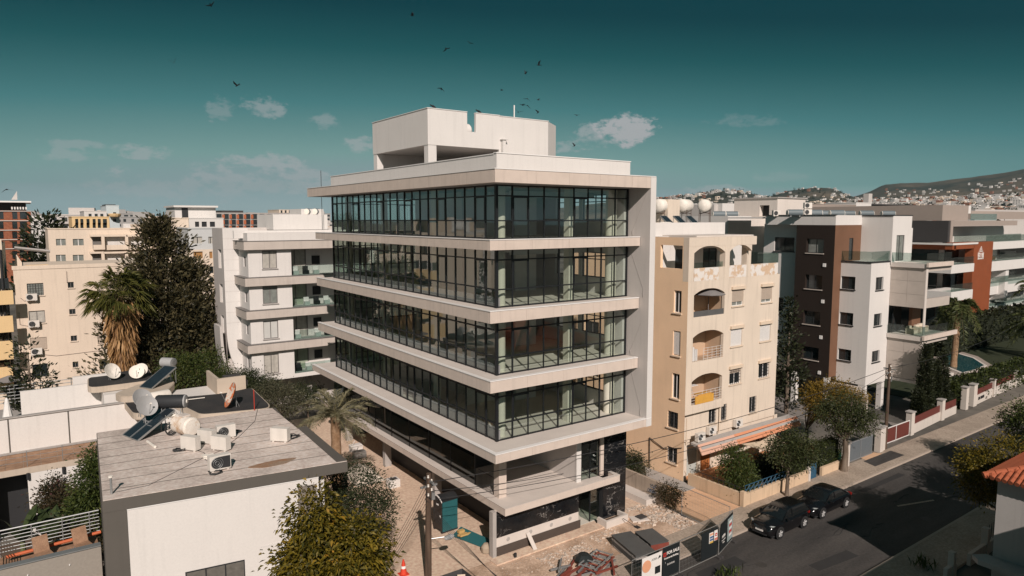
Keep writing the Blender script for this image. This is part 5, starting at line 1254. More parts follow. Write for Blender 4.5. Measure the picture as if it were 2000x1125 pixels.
RTK = M2('rust_streaked_tank', (.74, .68, .61), (.50, .30, .16), 1.1, .52, .66, detail=7)
ct = thing('cold_water_tank', 'stubby white rust-streaked cistern on the near roof', 'water tank', (-14.55, 7.75, zr), R(-70))
obj('cistern', MB().lathe([(0, -.75), (.42, -.72), (.50, -.62), (.50, .62), (.42, .72), (0, .75)], (0, 0, .58), 20, 'x'), RTK, ct, smooth=True, world=False); obj('saddle', MB().box(-.4, -.35, 0, -.3, .35, .16).box(.3, -.35, 0, .4, .35, .16), CONCG, ct, world=False); obj('hatch', MB().box(-.3, -.2, 1.06, .2, .2, 1.14), CONCT, ct, world=False)
def make_dish(label, loc, rz, r_=.5, mat=None, tilt=60, h=.9, group=None):
    t = thing('satellite_dish', label, 'satellite dish', loc, rz, group)
    d = MB().lathe([(.001, 0), (r_ * .5, .035 * r_ * 2), (r_ * .85, .10 * r_ * 2), (r_, .15 * r_ * 2), (r_ * .99, .17 * r_ * 2), (r_ * .5, .055 * r_ * 2), (.001, .02)], (0, 0, 0), 24).xf(Matrix.Translation((0, 0, h)) @ Matrix.Rotation(R(tilt), 4, 'X'))
    obj('reflector', d, mat or DISH, t, smooth=True, world=False)
    k = MB().tube([(0, .12, 0), (0, .12, h)], .03, 6).tube([(0, .3, 0), (0, .12, h * .6)], .02, 5); obj('mount', k, STEEL, t, world=False)
    tv = Matrix.Translation((0, 0, h)) @ Matrix.Rotation(R(tilt), 4, 'X'); a = MB().tube([tv @ Vector((0, -r_ * .9, .1)), tv @ Vector((0, 0, r_ * 1.0))], .015, 5); obj('feed_arm', a, STEEL, t, world=False); e = MB().tube([tv @ Vector((0, 0, r_ * .92)), tv @ Vector((0, 0, r_ * 1.08))], .045, 8); obj('receiver', e, TANKW, t, world=False)
    return t
make_dish('grey satellite dish in front of the black hot water drum', (-16.2, 9.1, zr + .6), R(20), .56, None, 65, .95)
make_dish('second grey dish just behind the front one by the solar panel', (-16.3, 10.0, zr + .75), R(28), .56, None, 60, 1.0)
tag(obj('satellite_bracket', MB().tube([(-15.3, 8.6, zr), (-15.2, 8.7, zr + .9)], .03, 5).tube([(-15.0, 8.4, zr), (-15.1, 8.6, zr + .8)], .03, 5).lathe([(.0, 0), (.2, .05), (.28, .14)], (-15.1, 8.6, zr + .85), 14), TANKW), 'small pale dish on a bracket beside the cistern', 'satellite dish')
cw = MB(); rng = random.Random(8)
for k in range(5): cw.tube([(-15.2 + .22 * math.cos(t + k) * (1 + .3 * rng.random()), 8.05 + .1 * k + .1 * math.sin(2 * t), zr + .35 + .3 * math.sin(t + k)) for t in np.linspace(0, 6.3, 14)], .018, 4)
tag(obj('cable_coil', cw, DARK, group=None) if False else obj('cable_coil', cw, DARK), 'bundle of dark pipes and cable between drum and cistern', 'cable', 'cable coils on the near roof')

# ------------------------------------------------------------------ house behind with rounded black roofs and white walls
S = thing('stepped_house', 'white stepped house with rounded black roofs behind the near roof', 'house', (-15, 18, 0))
BLK = M2('black_roof_felt', (.028, .028, .030), (.045, .043, .042), .6, .35, .65, rough=.85, bump=.2)
RIM = M('pale_roof_rim', (.50, .42, .34), .9, .08, 1, streak=.1)
def roundpoly(pts, r_=.5, n=5):
    out = []; N_ = len(pts)
    for i in range(N_):
        p0, p1, p2 = [np.array(pts[(i + k) % N_], float) for k in (-1, 0, 1)]
        a = p1 + (p0 - p1) / np.linalg.norm(p0 - p1) * min(r_, np.linalg.norm(p0 - p1) * .45); c = p1 + (p2 - p1) / np.linalg.norm(p2 - p1) * min(r_, np.linalg.norm(p2 - p1) * .45)
        for t in np.linspace(0, 1, n): out.append(tuple((1-t)**2 * a + 2*t*(1-t) * p1 + t*t * c))
    return out
def ccw(p): return p if sum(p[i][0] * p[(i+1) % len(p)][1] - p[(i+1) % len(p)][0] * p[i][1] for i in range(len(p))) > 0 else p[::-1]
def roofpart(pxs, z, r_=.6, mat=None, th=.45):
    pts = ccw([tuple(map(float, onz(x, y, z)[:2])) for x, y in pxs]); rp_ = roundpoly(pts, r_)
    c = np.mean(rp_, 0); k = obj('roof_rim', MB().prism([tuple(c + (np.array(q) - c) * 1.03) for q in rp_], z - th, z - .03), RIM, S); obj('roof_felt', MB().prism(rp_, z - .029, z), mat or BLK, k)
    return pts
roofpart([(173, 757), (173, 736), (288, 718), (300, 738), (292, 742)], 7.6, .9)
roofpart([(238, 778), (262, 808), (310, 800), (330, 768), (300, 757), (240, 770)], 7.0, .8)
roofpart([(318, 770), (340, 748), (330, 728), (298, 740), (225, 768), (240, 775)], 7.4, .4, RIM)
roofpart([(330, 778), (392, 808), (420, 806), (523, 796), (525, 790), (490, 757), (440, 768)], 7.3, .5)
obj('parapet', MB().box(-10.2, 20.5, 6.2, -8.2, 20.7, 8.0).box(-10.2, 20.7, 6.2, -10.0, 24, 8.0), RIM, S)
obj('skylight', MB().box(-9.2, 20.8, 7.2, -8.0, 23.4, 7.6), CHAR, S)
WYs = 21.5
m = MB().box(-34, WYs, 0, -14.6, WYs + .2, 6.95).box(-13.4, 13.2, 0, -9.0, 24, 6.8).box(-17.0, 24, 0, -13.5, 31, 7.1).box(-14.598, 17.5, 0, -13.41, 24, 6.5)
obj('wall', m, NEARW, S)
for x in (-22.5, -19.3): obj('wall_joint', MB().box(x, WYs - .03, 4.6, x + .07, WYs - .002, 6.9), GREYF, S)
obj('wall_cap', MB().box(-34, WYs - .1, 6.952, -15.6, WYs + .25, 7.02), CONCG, S); obj('wall_base', MB().box(-34, WYs - .1, 4.62, -15.5, WYs - .002, 4.75), CONCG, S)
obj('upper_wall', MB().box(-21.8, 26.5, 5, -15.2, 26.7, 7.55), NEARW, S); obj('upper_wall', MB().box(-18.6, 28.5, 5, -15.5, 28.8, 7.75), NEARW, S)
rl = MB()
for k in range(6): rl.tube([(-24.6, 31, 5.9 + k * .25), (-17.8, 31, 5.9 + k * .25)], .028, 5).tube([(-24.6, 31, 5.9 + k * .25), (-24.6, 25.5, 5.9 + k * .25)], .028, 5)
for x in np.arange(-24.6, -17.7, 1.2): rl.cyl(x, 31, 5.4, 7.2, .035, 6)
for y in np.arange(25.5, 31, 1.1): rl.cyl(-24.6, y, 5.4, 7.2, .035, 6)
obj('railing', rl, STEEL, S); obj('terrace', MB().box(-24.8, 21.71, 5.0, -17.05, 31.2, 5.4), CONCG, S)
tag(obj('folded_parasol', MB().lathe([(.04, 1.7), (.12, 1.5), (.28, .5), (.34, .2), (.1, .15), (.03, 0)], (-22.6, 27.2, 5.4), 10), WHITEFR), 'folded white parasol on the terrace behind the white wall', 'parasol')
# dishes, heaters on those roofs
make_dish('large white satellite dish on the far black roof, nearest the palm', (*onz(218, 742, 7.6)[:2], 7.6), R(35), .62, TANKW, 62, .6)
make_dish('white satellite dish pair front on the far black roof', (*onz(268, 740, 7.6)[:2], 7.6), R(-10), .52, TANKW, 62, .5)
make_dish('white satellite dish pair back on the far black roof', (*onz(277, 737, 7.6)[:2], 7.6), R(-25), .5, TANKW, 62, .55)
make_dish('orange patched satellite dish seen edge-on on the black roof', (*onz(458, 795, 7.3)[:2], 7.3), R(-95), .85, M2('patched_dish', (.62, .54, .46), (.55, .16, .06), 2.5, .47, .53), 68, .75)
p = onz(303, 782, 7.35); t = make_tank('water_tank', 'long white cylinder tank lying on the black rounded roof', (p[0], p[1], 7.0), R(18), .42, 1.9, .1)
p = onz(290, 752, 7.4); panel('solar_panel', 'dark solar collector on the pale roof behind the white cylinder tank', (p[0] - .3, p[1] - 1.0, 7.4), R(-60), 1.2, 2.4, 28)
p = onz(330, 742, 7.4); hw2 = thing('hot_water_tank', 'grey-ended hot water drum on a pipe stand behind the white cylinder', 'water tank', (p[0], p[1], 7.4), R(-50))
obj('drum', MB().lathe([(0, -.5), (.36, -.48), (.36, .5)], (0, 0, 1.35), 16, 'x'), DISH, hw2, smooth=True, world=False); obj('end_cap', MB().lathe([(.36, .501), (.2, .56), (0, .56)], (0, 0, 1.35), 16, 'x'), STEEL, hw2, world=False)
for s_ in (-.3, .3): obj('stand', MB().tube([(s_, -.2, 0), (s_, 0, 1.0)], .025, 5).tube([(s_, .3, 0), (s_, 0, 1.0)], .025, 5), STEEL, hw2, world=False)
tag(obj('roof_cable', MB().tube([onz(345, 775, 7.35) + (0, 0, .05), onz(365, 782, 7.35) + (0, 0, .05), onz(400, 778, 7.35) + (0, 0, .05)], .03, 5), TANKW), 'pale hose lying on the black rounded roof', 'hose')
tag(obj('marker_pole', MB().cyl(*map(float, onz(497, 800, 7.3)[:2]), 7.2, 8.6, .03, 6), M('red_paint', (.45, .05, .03), .6)), 'thin red pole at the corner of the black roof', 'pole')
# brick terrace, courtyard wall, grey parapet and railings at the picture edge
TILE = M2('terrace_tile', (.27, .16, .10), (.36, .22, .14), 2.2, .4, .6)
C_ = thing('courtyard_house', 'low courtyard house with tiled terrace, white wall and grey parapet beside the near house', 'house', (-23, 8, 0))
zt = 4.6
te = obj('terrace', MB().box(-34, 18.2, zt - .40, -14.62, 21.45, zt - .02), RIM, C_)
for i in range(18):
    for j in range(4):
        x = -30.6 + i * .88; y = 18.25 + j * .79
        obj('floor_tile', MB().box(x + .012, y + .012, zt - .019, x + .868, y + .778, zt + .002 * ((i + j) % 3)), TILE, te)
obj('court_wall', MB().box(-21.6, 18.21, 0, -14.7, 18.4, zt - .402), NEARW, C_); obj('opening_shade', MB().box(-23.6, 20.4, 0, -21.65, 20.5, zt - .41), DARK, C_); obj('reveal', MB().box(-21.64, 18.41, 0, -21.5, 20.4, zt - .41), NEARW, C_); obj('court_wall', MB().box(-30, 18.21, 0, -23.7, 18.4, zt - .402), NEARW, C_)  # dark sheet carries the shade of the opening in the court wall
rl = MB()
for k in range(3): rl.tube([(-30, 18.3, zt + .35 + k * .3), (-14.7, 18.3, zt + .35 + k * .3)], .012, 4)
for x in (-25.2, -23.4, -21.6, -19.8, -18): rl.cyl(x, 18.3, zt, zt + 1.0, .02, 5)
obj('wire_railing', rl, STEEL, C_)
for x in (-21.6, -19.8, -18): obj('lamp', MB().cyl(x, 18.1, zt - .75, zt - .35, .09, 8), DARK, C_)
structure('courtyard', MB().box(-30, 6.7, -.05, -18.5, 18.2, .06), M('dark_soil', (.10, .07, .05), 1, .1))
obj('parapet', MB().box(-30, 3.1, 0, -19.0, 3.35, 5.0), M('speckled_grey_render', (.29, .26, .225), .9, .12, 9), C_); obj('parapet_cap', MB().box(-30, 3.03, 5.002, -19.0, 3.4, 5.05), STEEL, C_); obj('lower_band', MB().box(-30, 2.95, 2.5, -19.0, 3.09, 3.55), TILE, C_)
for x in (-22.9, -21.7, -20.2): obj('anchor_stud', MB().cyl(x, 3.07, 4.45, 4.5, .03, 6), FLASH, C_); 
obj('terrace_floor', MB().box(-30, 3.36, 3.9, -18.95, 6.6, 4.1), TILE, C_)
rl = MB()
for k in range(7): rl.tube([(-22.75, 6.5, 4.35 + k * .17), (-18.8, 6.5, 4.35 + k * .17)], .02 if k < 6 else .035, 5)
for x in (-22.7, -21.5, -20.3, -19.2): rl.cyl(x, 6.5, 4.1, 5.38, .025, 6)
for k in range(7): rl.tube([(-22.75, 6.5, 4.35 + k * .17), (-22.75, 3.5, 4.35 + k * .17)], .02, 5)
obj('railing', rl, STEEL, C_)
tag(obj('orange_pipe', MB().tube([(-22.5, 5.7, 4.4), (-18.8, 5.9, 4.5)], .075, 8), M('orange_plastic', (.55, .13, .05), .5)), 'orange pipe lying along the railing of the edge terrace', 'pipe')
for i, x in enumerate((-21.1, -19.6)):
    t = thing('deck_chair', ('brown deck chair on the edge terrace, nearer the corner railing', 'brown deck chair on the edge terrace, nearer the grey house')[i], 'chair', (x, 4.9, 4.1), R(15), 'deck chairs on the edge terrace')
    obj('seat', MB().box(-.3, -.4, .38, .3, .2, .43), TILE, t, world=False); obj('backrest', MB().extr([(-.3, .2, .43), (-.3, .45, 1.1), (-.3, .5, 1.08), (-.3, .25, .4)], (.6, 0, 0)), TILE, t, world=False)
    for q in ((-.27, -.35), (.27, -.35), (-.27, .2), (.27, .2)): obj('leg', MB().cyl(q[0], q[1], 0, .38, .02, 5), STEEL, t, world=False)
# ------------------------------------------------------------------ vegetation
def leaf_obj(name, P, A, S, mat, parent=None, wr=.45, bend=.0, kind=None, seed=0):
    """P: leaf bases, A: leaf axes (unit), S: lengths -> one mesh of folded leaf blades (two triangles each)"""
    rng = np.random.default_rng(seed); n = len(P)
    rnd = rng.normal(size=(n, 3)); side = np.cross(A, rnd); side /= np.linalg.norm(side, axis=1)[:, None] + 1e-9
    S = np.asarray(S)[:, None]; w = S * wr / 2
    mid = P + A * S * .5; tip = P + A * S
    if bend: tip = tip - np.array([0, 0, 1.]) * S * bend
    V = np.stack([P, mid - side * w, tip, mid + side * w], 1).reshape(-1, 3)
    me = bpy.data.meshes.new(name); me.vertices.add(4 * n); me.vertices.foreach_set('co', V.astype(np.float32).ravel())
    me.loops.add(4 * n); me.loops.foreach_set('vertex_index', np.arange(4 * n, dtype=np.int32)); me.polygons.add(n); me.polygons.foreach_set('loop_start', np.arange(0, 4 * n, 4, dtype=np.int32))
    me.materials.append(mat); me.update(calc_edges=True); me.validate()
    return obj(name, me, None, parent, kind=kind)
def unit(v): return v / (np.linalg.norm(v, axis=-1, keepdims=True) + 1e-9)
def crown_points(blobs, nclump, nleaf, spread, seed, inner=.45, flat=.8):
    rng = np.random.default_rng(seed); P, A = [], []; cs = []
    vol = np.array([b[3] * b[4] * b[5] for b in blobs]) ** .8; pr = vol / vol.sum()
    for k in range(nclump):
        b = blobs[rng.choice(len(blobs), p=pr)]; d = unit(rng.normal(size=3)); rr = rng.uniform(inner, 1.0) ** .6
        c = np.array(b[:3]) + d * np.array(b[3:]) * rr * rng.uniform(.9, 1.06); cs.append(c)
        m = int(nleaf * rng.uniform(.6, 1.3)); q = rng.normal(size=(m, 3)) * spread * rng.uniform(.7, 1.25) * np.array([1, 1, flat])
        P.append(c + q); out = unit(q + d * spread * .6 + rng.normal(size=(m, 3)) * .5 * spread); A.append(out)
    return np.concatenate(P), np.concatenate(A), cs
BARK = M2('tree_bark', (.10, .075, .055), (.19, .15, .115), 3, .35, .65, bump=.6, bscale=18, stretch=(1, 1, .25))
PBARK = M2('palm_bark', (.20, .115, .06), (.32, .21, .13), 4, .35, .65, bump=.6, bscale=14)
OLIVE = leafmat('yellow_olive_leaves', (.036, .040, .006), (.21, .155, .016), (.40, .20, .025))
DKGRN = leafmat('dark_green_leaves', (.016, .026, .010), (.050, .062, .026))
CONIF = leafmat('conifer_sprays', (.016, .018, .009), (.105, .088, .042), trans=.12)  # brownish; pale end raised so some clumps look sunlit
MIDGR = leafmat('mid_green_leaves', (.025, .045, .010), (.085, .105, .025), (.16, .13, .04))
STREET = leafmat('street_tree_leaves', (.022, .034, .012), (.075, .085, .030), (.15, .14, .07))
GOLD = leafmat('golden_leaves', (.085, .065, .012), (.26, .16, .022), (.34, .19, .03))
CYPR = leafmat('cypress_sprays', (.012, .018, .008), (.034, .040, .016), trans=.1)
HEDGE = leafmat('hedge_leaves', (.018, .030, .008), (.06, .075, .016))
PALMG = leafmat('palm_green', (.035, .050, .016), (.12, .135, .045), trans=.2)
PALMD = leafmat('dusty_palm', (.10, .10, .055), (.27, .24, .15), trans=.2)
STRAW = leafmat('dry_palm_skirt', (.20, .10, .04), (.48, .29, .13), trans=.2)
BOUG = leafmat('bougainvillea', (.028, .030, .012), (.075, .05, .025), (.13, .022, .07))

def tree(name, label, base, trunk_h, tr, blobs, nclump, nleaf, lsize, mat, spread=.35, seed=1, group=None, cat='tree', wr=.45, bend=.15, inner=.45, lean=(0, 0)):
    t = thing(name, label, cat, base, 0, group)
    P, A, cs = crown_points(blobs, nclump, nleaf, spread, seed, inner)
    rng = np.random.default_rng(seed + 99)
    leaf_obj('crown', P, A, lsize * rng.uniform(.65, 1.25, len(P)), mat, t, wr, bend, seed=seed)
    b = np.array(base, float); top = b + (lean[0], lean[1], trunk_h)
    m = MB().tube([b + (0, 0, -.1), b + (.02, 0, trunk_h * .1), b + np.array([lean[0], lean[1], trunk_h]) * .55 + (tr * .5, 0, 0), top], [tr * 1.5, tr * 1.1, tr * .9, tr * .8], 10)
    for c in cs[::max(1, len(cs) // 14)]:
        midp = top * .5 + c * .5 + rng.normal(size=3) * .12; m.tube([top - (0, 0, tr), midp, c], [tr * .5, tr * .28, tr * .1], 5)
    obj('trunk', m, BARK, t, smooth=True)
    return t

# near tree by the house corner, broad yellow-olive leaves
c = far(640, 1075, 27.0)
tree('leafy_tree', 'broad-leaved yellow-olive tree in front of the near white house', (c[0], c[1], 0), 3.2, .16,
     [(*(far(648, 1090, 27.0)), 1.75, 1.75, 1.5), (*(far(607, 1003, 27.3)), .85, .9, 1.0), (*(far(700, 1065, 26.8)), 1.05, 1.0, .95), (*(far(585, 1110, 27)), .85, .9, 1.0), (*(far(650, 1150, 26.8)), 2.1, 2.0, 1.5), (*(far(730, 1120, 26.8)), .6, .6, .9)],
     620, 40, .22, OLIVE, .26, 3, wr=.42, bend=.35, inner=.7)
# dark green tree behind it
X0 = -7.3
c1, c2, c3, c4 = onx(690, 940, X0), onx(715, 1000, X0), onx(660, 935, X0), onx(735, 960, X0)
tree('leafy_tree', 'dark fine-leaved tree between the near house and the dusty yard', (c2[0], c2[1], 0), 1.8, .13, [(*c1, 1.2, 1.3, 1.1), (*c2, 1.35, 1.3, 1.5), (*c3, .9, 1.0, .9), (*c4, .7, .7, .9), (*onx(690, 1040, X0), 1.3, 1.2, 1.2)], 330, 46, .13, DKGRN, .26, 5, wr=.45, inner=.6)
# street trees
def st(label, base, px, dist, r_, seed, mat, th, tr, n=190, ls=.17, group='street trees'):
    blobs = []
    for (x, y, rx, rz) in px:
        d_ = np.hypot(base[0] - CAM[0], base[1] - CAM[1]) if dist is None else dist
        c_ = far(x, y, d_); blobs.append((*c_, rx, rx, rz))
    return tree('street_tree', label, (base[0], base[1], .0), th, tr, blobs, n, 40, ls, mat, .28, seed, group, inner=.5)
st('lollipop street tree beside the parked cars', (21.65, -4.89), [(1545, 880, 1.55, 1.05), (1520, 873, .8, .7), (1572, 885, .85, .8), (1550, 858, .9, .6)], None, 0, 11, STREET, 2.3, .13)
st('thick-trunked street tree by the grey gate', (29.71, -4.64), [(1652, 815, 1.8, 1.15), (1620, 808, 1.1, .8), (1688, 822, 1.0, .9), (1650, 790, 1.3, .8)], None, 0, 12, STREET, 2.7, .24, 230)
st('golden-leaved tree behind the thick-trunked street tree', (32.5, .2), [(1622, 778, 2.0, 1.2), (1592, 775, 1.1, .9), (1660, 772, 1.3, .8), (1600, 800, 1.2, .8), (1625, 758, 1.2, .7)], None, 0, 13, GOLD, 1.8, .15, 270)
st('round green tree behind the patio wall', (19.6, -2.9), [(1437, 905, 1.05, 1.1), (1435, 925, 1.1, 1.1), (1428, 890, .75, .6), (1450, 935, .9, .9)], None, 0, 14, MIDGR, .9, .1, 220, .15, 'garden trees')
st('round bush on the driveway beside the black marble wall', (16.2, 3.4), [(1239, 903, .62, .6), (1233, 893, .45, .4), (1246, 911, .5, .45)], None, 0, 15, DKGRN, .5, .06, 110, .13, 'garden trees')
st('small leggy red-tipped shrub at the end of the site wall', (13.7, -1.7), [(1310, 962, .38, .42), (1302, 955, .25, .25), (1318, 972, .3, .3)], None, 0, 16, BOUG, .8, .05, 50, .15, 'garden trees')
st('dense tree over the dark kerb at the picture edge', (24.5, -17.5), [(1945, 925, 1.7, 1.25), (1915, 905, 1.1, .9), (1975, 890, 1.5, 1.1), (1920, 945, 1.0, .9), (1985, 935, 1.3, 1.1), (1955, 960, 1.1, .8)], 46, 0, 17, OLIVE, 2.4, .16, 330, .16, 'trees across the street')
st('tree tip at the picture edge beyond the dense tree', (40, -16.5), [(1996, 828, 1.5, 1.0), (2030, 825, 2.2, 1.6)], None, 0, 18, MIDGR, 3.0, .16, 150, .2, 'trees across the street')
# shrubs under the white block and along the yard
def shrub(label, px, Y, r_, h, seed, mat, n=110, ls=.16):
    blobs = [(*ony(x, y, Y), r_ * s_, r_ * s_, h * s_) for x, y, s_ in px]; b = blobs[0]
    return tree('shrub', label, (b[0], b[1], 0), max(.4, b[2] - b[5]), .07, blobs, n, 38, ls, mat, .3, seed, 'shrubs below the white block', 'shrub', inner=.4)
shrub('green shrub mass left of the white block foot', [(385, 720, 1), (360, 725, .8), (410, 715, .9), (345, 712, .7)], 35, 2.0, 1.6, 21, MIDGR, 220, .2)
shrub('dark shrub below the white block, nearest the stair tower curve', [(450, 748, 1), (430, 742, .8), (470, 752, .8)], 33, 1.6, 1.2, 22, HEDGE, 150, .18)
shrub('grey-green oleander below the white block windows', [(545, 778, 1), (530, 765, .8), (565, 785, .9), (545, 760, .7)], 27, 1.5, 1.3, 23, leafmat('oleander', (.045, .050, .030), (.13, .125, .075)), 200, .15)
shrub('dark shrub between oleander and date palm', [(600, 772, 1), (585, 765, .8), (515, 770, .9)], 30, 1.3, 1.0, 24, DKGRN, 150, .17)
shrub('dark hedge shrub behind the near house roof', [(500, 745, 1), (480, 742, .8), (520, 752, .8)], 32, 1.3, 1.1, 25, DKGRN, 140, .18)
# tall dark conifer
def conifer(label, base, h, rad, n, seed, mat, ls, two=True, spread=.42, p=1.0, rough=.35, z0=.06, name='conifer_tree', group=None, per=30):
    rng = np.random.default_rng(seed); t = thing(name, label, 'tree', base, 0, group); P, A = [], []
    b = np.array(base, float); m = MB().tube([b, b + (0, 0, h * .9)], [.02 * h, .004 * h], 8)
    lobes = [rng.uniform(0, 6.28) for _ in range(5)]
    for k in range(n):
        u = rng.uniform(z0, 1) if rng.random() < .55 else rng.uniform(z0, .75); th = rng.uniform(0, 2 * math.pi)
        R_ = rad * (1 - u) ** p * (1 + rough * math.sin(3 * th + lobes[0] + u * 9) * .5 + rough * rng.normal() * .5) + .12
        rr = R_ * rng.uniform(.5, 1.02); z = h * u + .25 * rr * rng.uniform(-.2, .8)
        c = b + (rr * math.cos(th), rr * math.sin(th), z); d = unit(np.array([math.cos(th), math.sin(th), .8])); mm = int(per * rng.uniform(.6, 1.3))
        q = rng.normal(size=(mm, 3)) * spread * .55 + d * rng.uniform(-1, 1, (mm, 1)) * spread * 1.3
        P.append(c + q); A.append(unit(q * .5 + d * .5 + rng.normal(size=(mm, 3)) * .25))
        if k % 9 == 0: m.tube([b + (0, 0, max(.2, z - rr * .5)), c], [.07, .02], 4)
    P = np.concatenate(P); A = np.concatenate(A); leaf_obj('crown', P, A, ls * rng.uniform(.6, 1.3, len(P)), mat, t, .42, 0, seed=seed); obj('trunk', m, BARK, t)
    return t
p = ony(335, 700, 47); hz = float(ony(295, 432, 47)[2])
conifer('tall dark ragged conifer between the palm and the white block', (p[0] - .6, 47, 0), hz, 5.9, 900, 31, CONIF, .46, spread=.62, p=.62, rough=.42, per=34)
p = ony(385, 700, 46); conifer('lower shoulder of dark conifer beside the tall one', (p[0], 46, 0), float(ony(380, 515, 46)[2]), 3.9, 480, 32, CONIF, .44, spread=.58, p=.6, rough=.4, per=34)
p = ony(58, 740, 31); conifer('small open-branched conifer in front of the cream block', (p[0], 31, 0), float(ony(45, 665, 31)[2]), 1.9, 60, 33, CYPR, .35, spread=.42, p=.6, rough=.5, z0=.3, per=26)
p = ony(95, 740, 31); conifer('low conifer top beside the small open conifer', (p[0], 31, 0), float(ony(95, 735, 31)[2]), 1.2, 30, 34, CYPR, .3, spread=.35, p=.6, z0=.4, per=26)
p = onx(1537, 760, 40.5); conifer('narrow dark conifer between the beige and brown blocks', (40.5, p[1], 0), zrise(1538, 588, 40.5, p[1]), 1.5, 90, 35, CYPR, .4, spread=.45, p=.7, rough=.5, per=26)
p = ony(93, 500, 170); conifer('dark distant conifer beside the brick tower', (p[0], 170, 0), float(ony(93, 424, 170)[2]), 6.5, 130, 36, CYPR, 1.3, spread=1.3, p=.45, rough=.4, per=24)
def cypress(label, base, h, r_, seed): return conifer(label, base, h, r_ * .78, int(220 + h * 26), seed, CYPR, .20, spread=.17, p=.42, rough=.10, z0=.02, name='cypress', group='cypresses by the street wall', per=30)
for i, (px, yt, X, lab) in enumerate(((1774, 672, 49.5, 'tallest slim cypress against the concrete box'), (1787, 697, 50.2, 'slim cypress right of the tallest one'), (1808, 706, 51.6, 'broad cypress in the middle of the row'), (1828, 690, 53.2, 'last cypress before the garden lamp'), (1763, 760, 48.4, 'short cypress at the left end of the row'))):
    cypress(lab, (X, -1.7, 0), zrise(px, yt, X, -1.7), (.62, .55, .8, .75, .5)[i], 40 + i)
# palms
def fronds(center, n, length, seed, up=(.1, 1.2), droop=1.0, leaflets=34, ll=.42, start=.12, wr=.10):
    rng = np.random.default_rng(seed); P, A, L = [], [], []; ribs = []
    for i in range(n):
        th = 2 * math.pi * (i * .382 + rng.uniform(-.04, .04)); el = rng.uniform(*up); d = np.array([math.cos(th), math.sin(th)]); ln = length * rng.uniform(.8, 1.1)
        t = np.linspace(0, 1, 12); hx = ln * t * math.cos(el) * (1 - .12 * t); hz_ = ln * (t * math.sin(el) - droop * .55 * t ** 2.2)
        pts = np.stack([center[0] + d[0] * hx, center[1] + d[1] * hx, center[2] + hz_], 1); ribs.append(pts)
        tan = np.gradient(pts, axis=0); tan = unit(tan); sidev = np.array([-d[1], d[0], 0.])
        for s_ in (-1, 1):
            u = np.linspace(start, .98, leaflets); k = u * 11; i0 = np.minimum(k.astype(int), 10); f = (k - i0)[:, None]
            q = pts[i0] * (1 - f) + pts[i0 + 1] * f; tn = tan[i0]
            a = unit(sidev * s_ * .75 + tn * .65 + np.array([0, 0, .12]) + rng.normal(size=(leaflets, 3)) * .10); P.append(q); A.append(a); L.append(ll * np.sin(np.clip(u * 1.05, .12, 1) * math.pi * .93) ** .6 * rng.uniform(.85, 1.1, leaflets))
    return np.concatenate(P), np.concatenate(A), np.concatenate(L), ribs
def palm(label, base, cz, length, n, seed, mat, tr=.22, droop=1.0, up=(-.1, 1.2), ll=.45, lean=(0, 0), leaflets=34, wr=.10, ribmat=None):
    t = thing('palm_tree', label, 'palm', base); c = np.array([base[0] + lean[0], base[1] + lean[1], cz]); P, A, L, ribs = fronds(c, n, length, seed, up, droop, leaflets, ll)
    leaf_obj('crown', P, A, L, mat, t, wr, .12, seed=seed); m = MB()
    for r_ in ribs: m.tube(r_[::2], [.035, .03, .025, .02, .015, .008][:len(r_[::2])], 4, cap=False)
    obj('frond_ribs', m, ribmat or M('frond_rib', (.17, .15, .07), .7, .1), t, kind='stuff')
    b = np.array(base, float); k = MB(); N_ = 14
    k.tube([b + np.array([lean[0] * s_, lean[1] * s_, (cz - b[2]) * s_]) for s_ in np.linspace(0, 1, N_)], [tr * (1.25 if i == 0 else 1.0 + .10 * (i % 2)) for i in range(N_)], 12); obj('trunk', k, PBARK, t, smooth=True)
    return t
pb = onz(690, 893, 0); dpc = onx(655, 812, -5.4); palm('dusty date palm beside the office yard', (-5.4, float(dpc[1]), 0), float(dpc[2]), 3.3, 36, 51, PALMD, .3, .8, (.0, 1.25), .5, leaflets=46, wr=.10)
palm('tall slim palm rising beside the swimming pool', (78.08, 6.88, 0), zrise(1880, 600, 78, 6.9), 3.4, 46, 52, PALMG, .36, 1.5, (-.7, 1.1), .9, (1.2, .3), leaflets=26, wr=.16)
palm('date palm with arching fronds right of the pool', (93.5, 2.5, 0), zrise(1975, 628, 93.5, 2.5), 5.6, 42, 53, PALMG, .5, 1.1, (-.2, 1.2), .9, leaflets=36, wr=.12)
palm('small palm behind the white balcony bays', (112, 9, 0), zrise(1990, 560, 112, 9), 3.6, 26, 54, PALMG, .3, 1.1, (-.2, 1.2), .8, leaflets=24, wr=.14)
# fan palm with a skirt of dead leaves
fp = ony(235, 600, 42.0); cz = float(ony(235, 578, 42)[2]); rng = np.random.default_rng(7)
t = thing('fan_palm', 'fan palm with golden skirt of dead fronds before the cream wall', 'palm', (fp[0], 42, 0)); c = np.array([fp[0], 42.0, cz])
P, A, L = [], [], []; m = MB()
for i in range(92):
    th = 2 * math.pi * i * .382; el = rng.uniform(-.45, 1.4); d = np.array([math.cos(th) * math.cos(el), math.sin(th) * math.cos(el), math.sin(el)]); ln = rng.uniform(1.5, 2.35)
    hub = c + d * ln + (0, 0, -.12 * ln); m.tube([c, c * .5 + hub * .5 + (0, 0, .08), hub], [.03, .025, .02], 4, cap=False)
    s1 = unit(np.cross(d, [0, 0, 1.]))
    for a in np.linspace(-1.25, 1.25, 17):
        P.append(hub); A.append(unit(d * math.cos(a) + s1 * math.sin(a) + np.array([0, 0, -.25 + .1 * rng.normal()]))); L.append(1.5 * (1 - .25 * abs(a)) * rng.uniform(.85, 1.1))
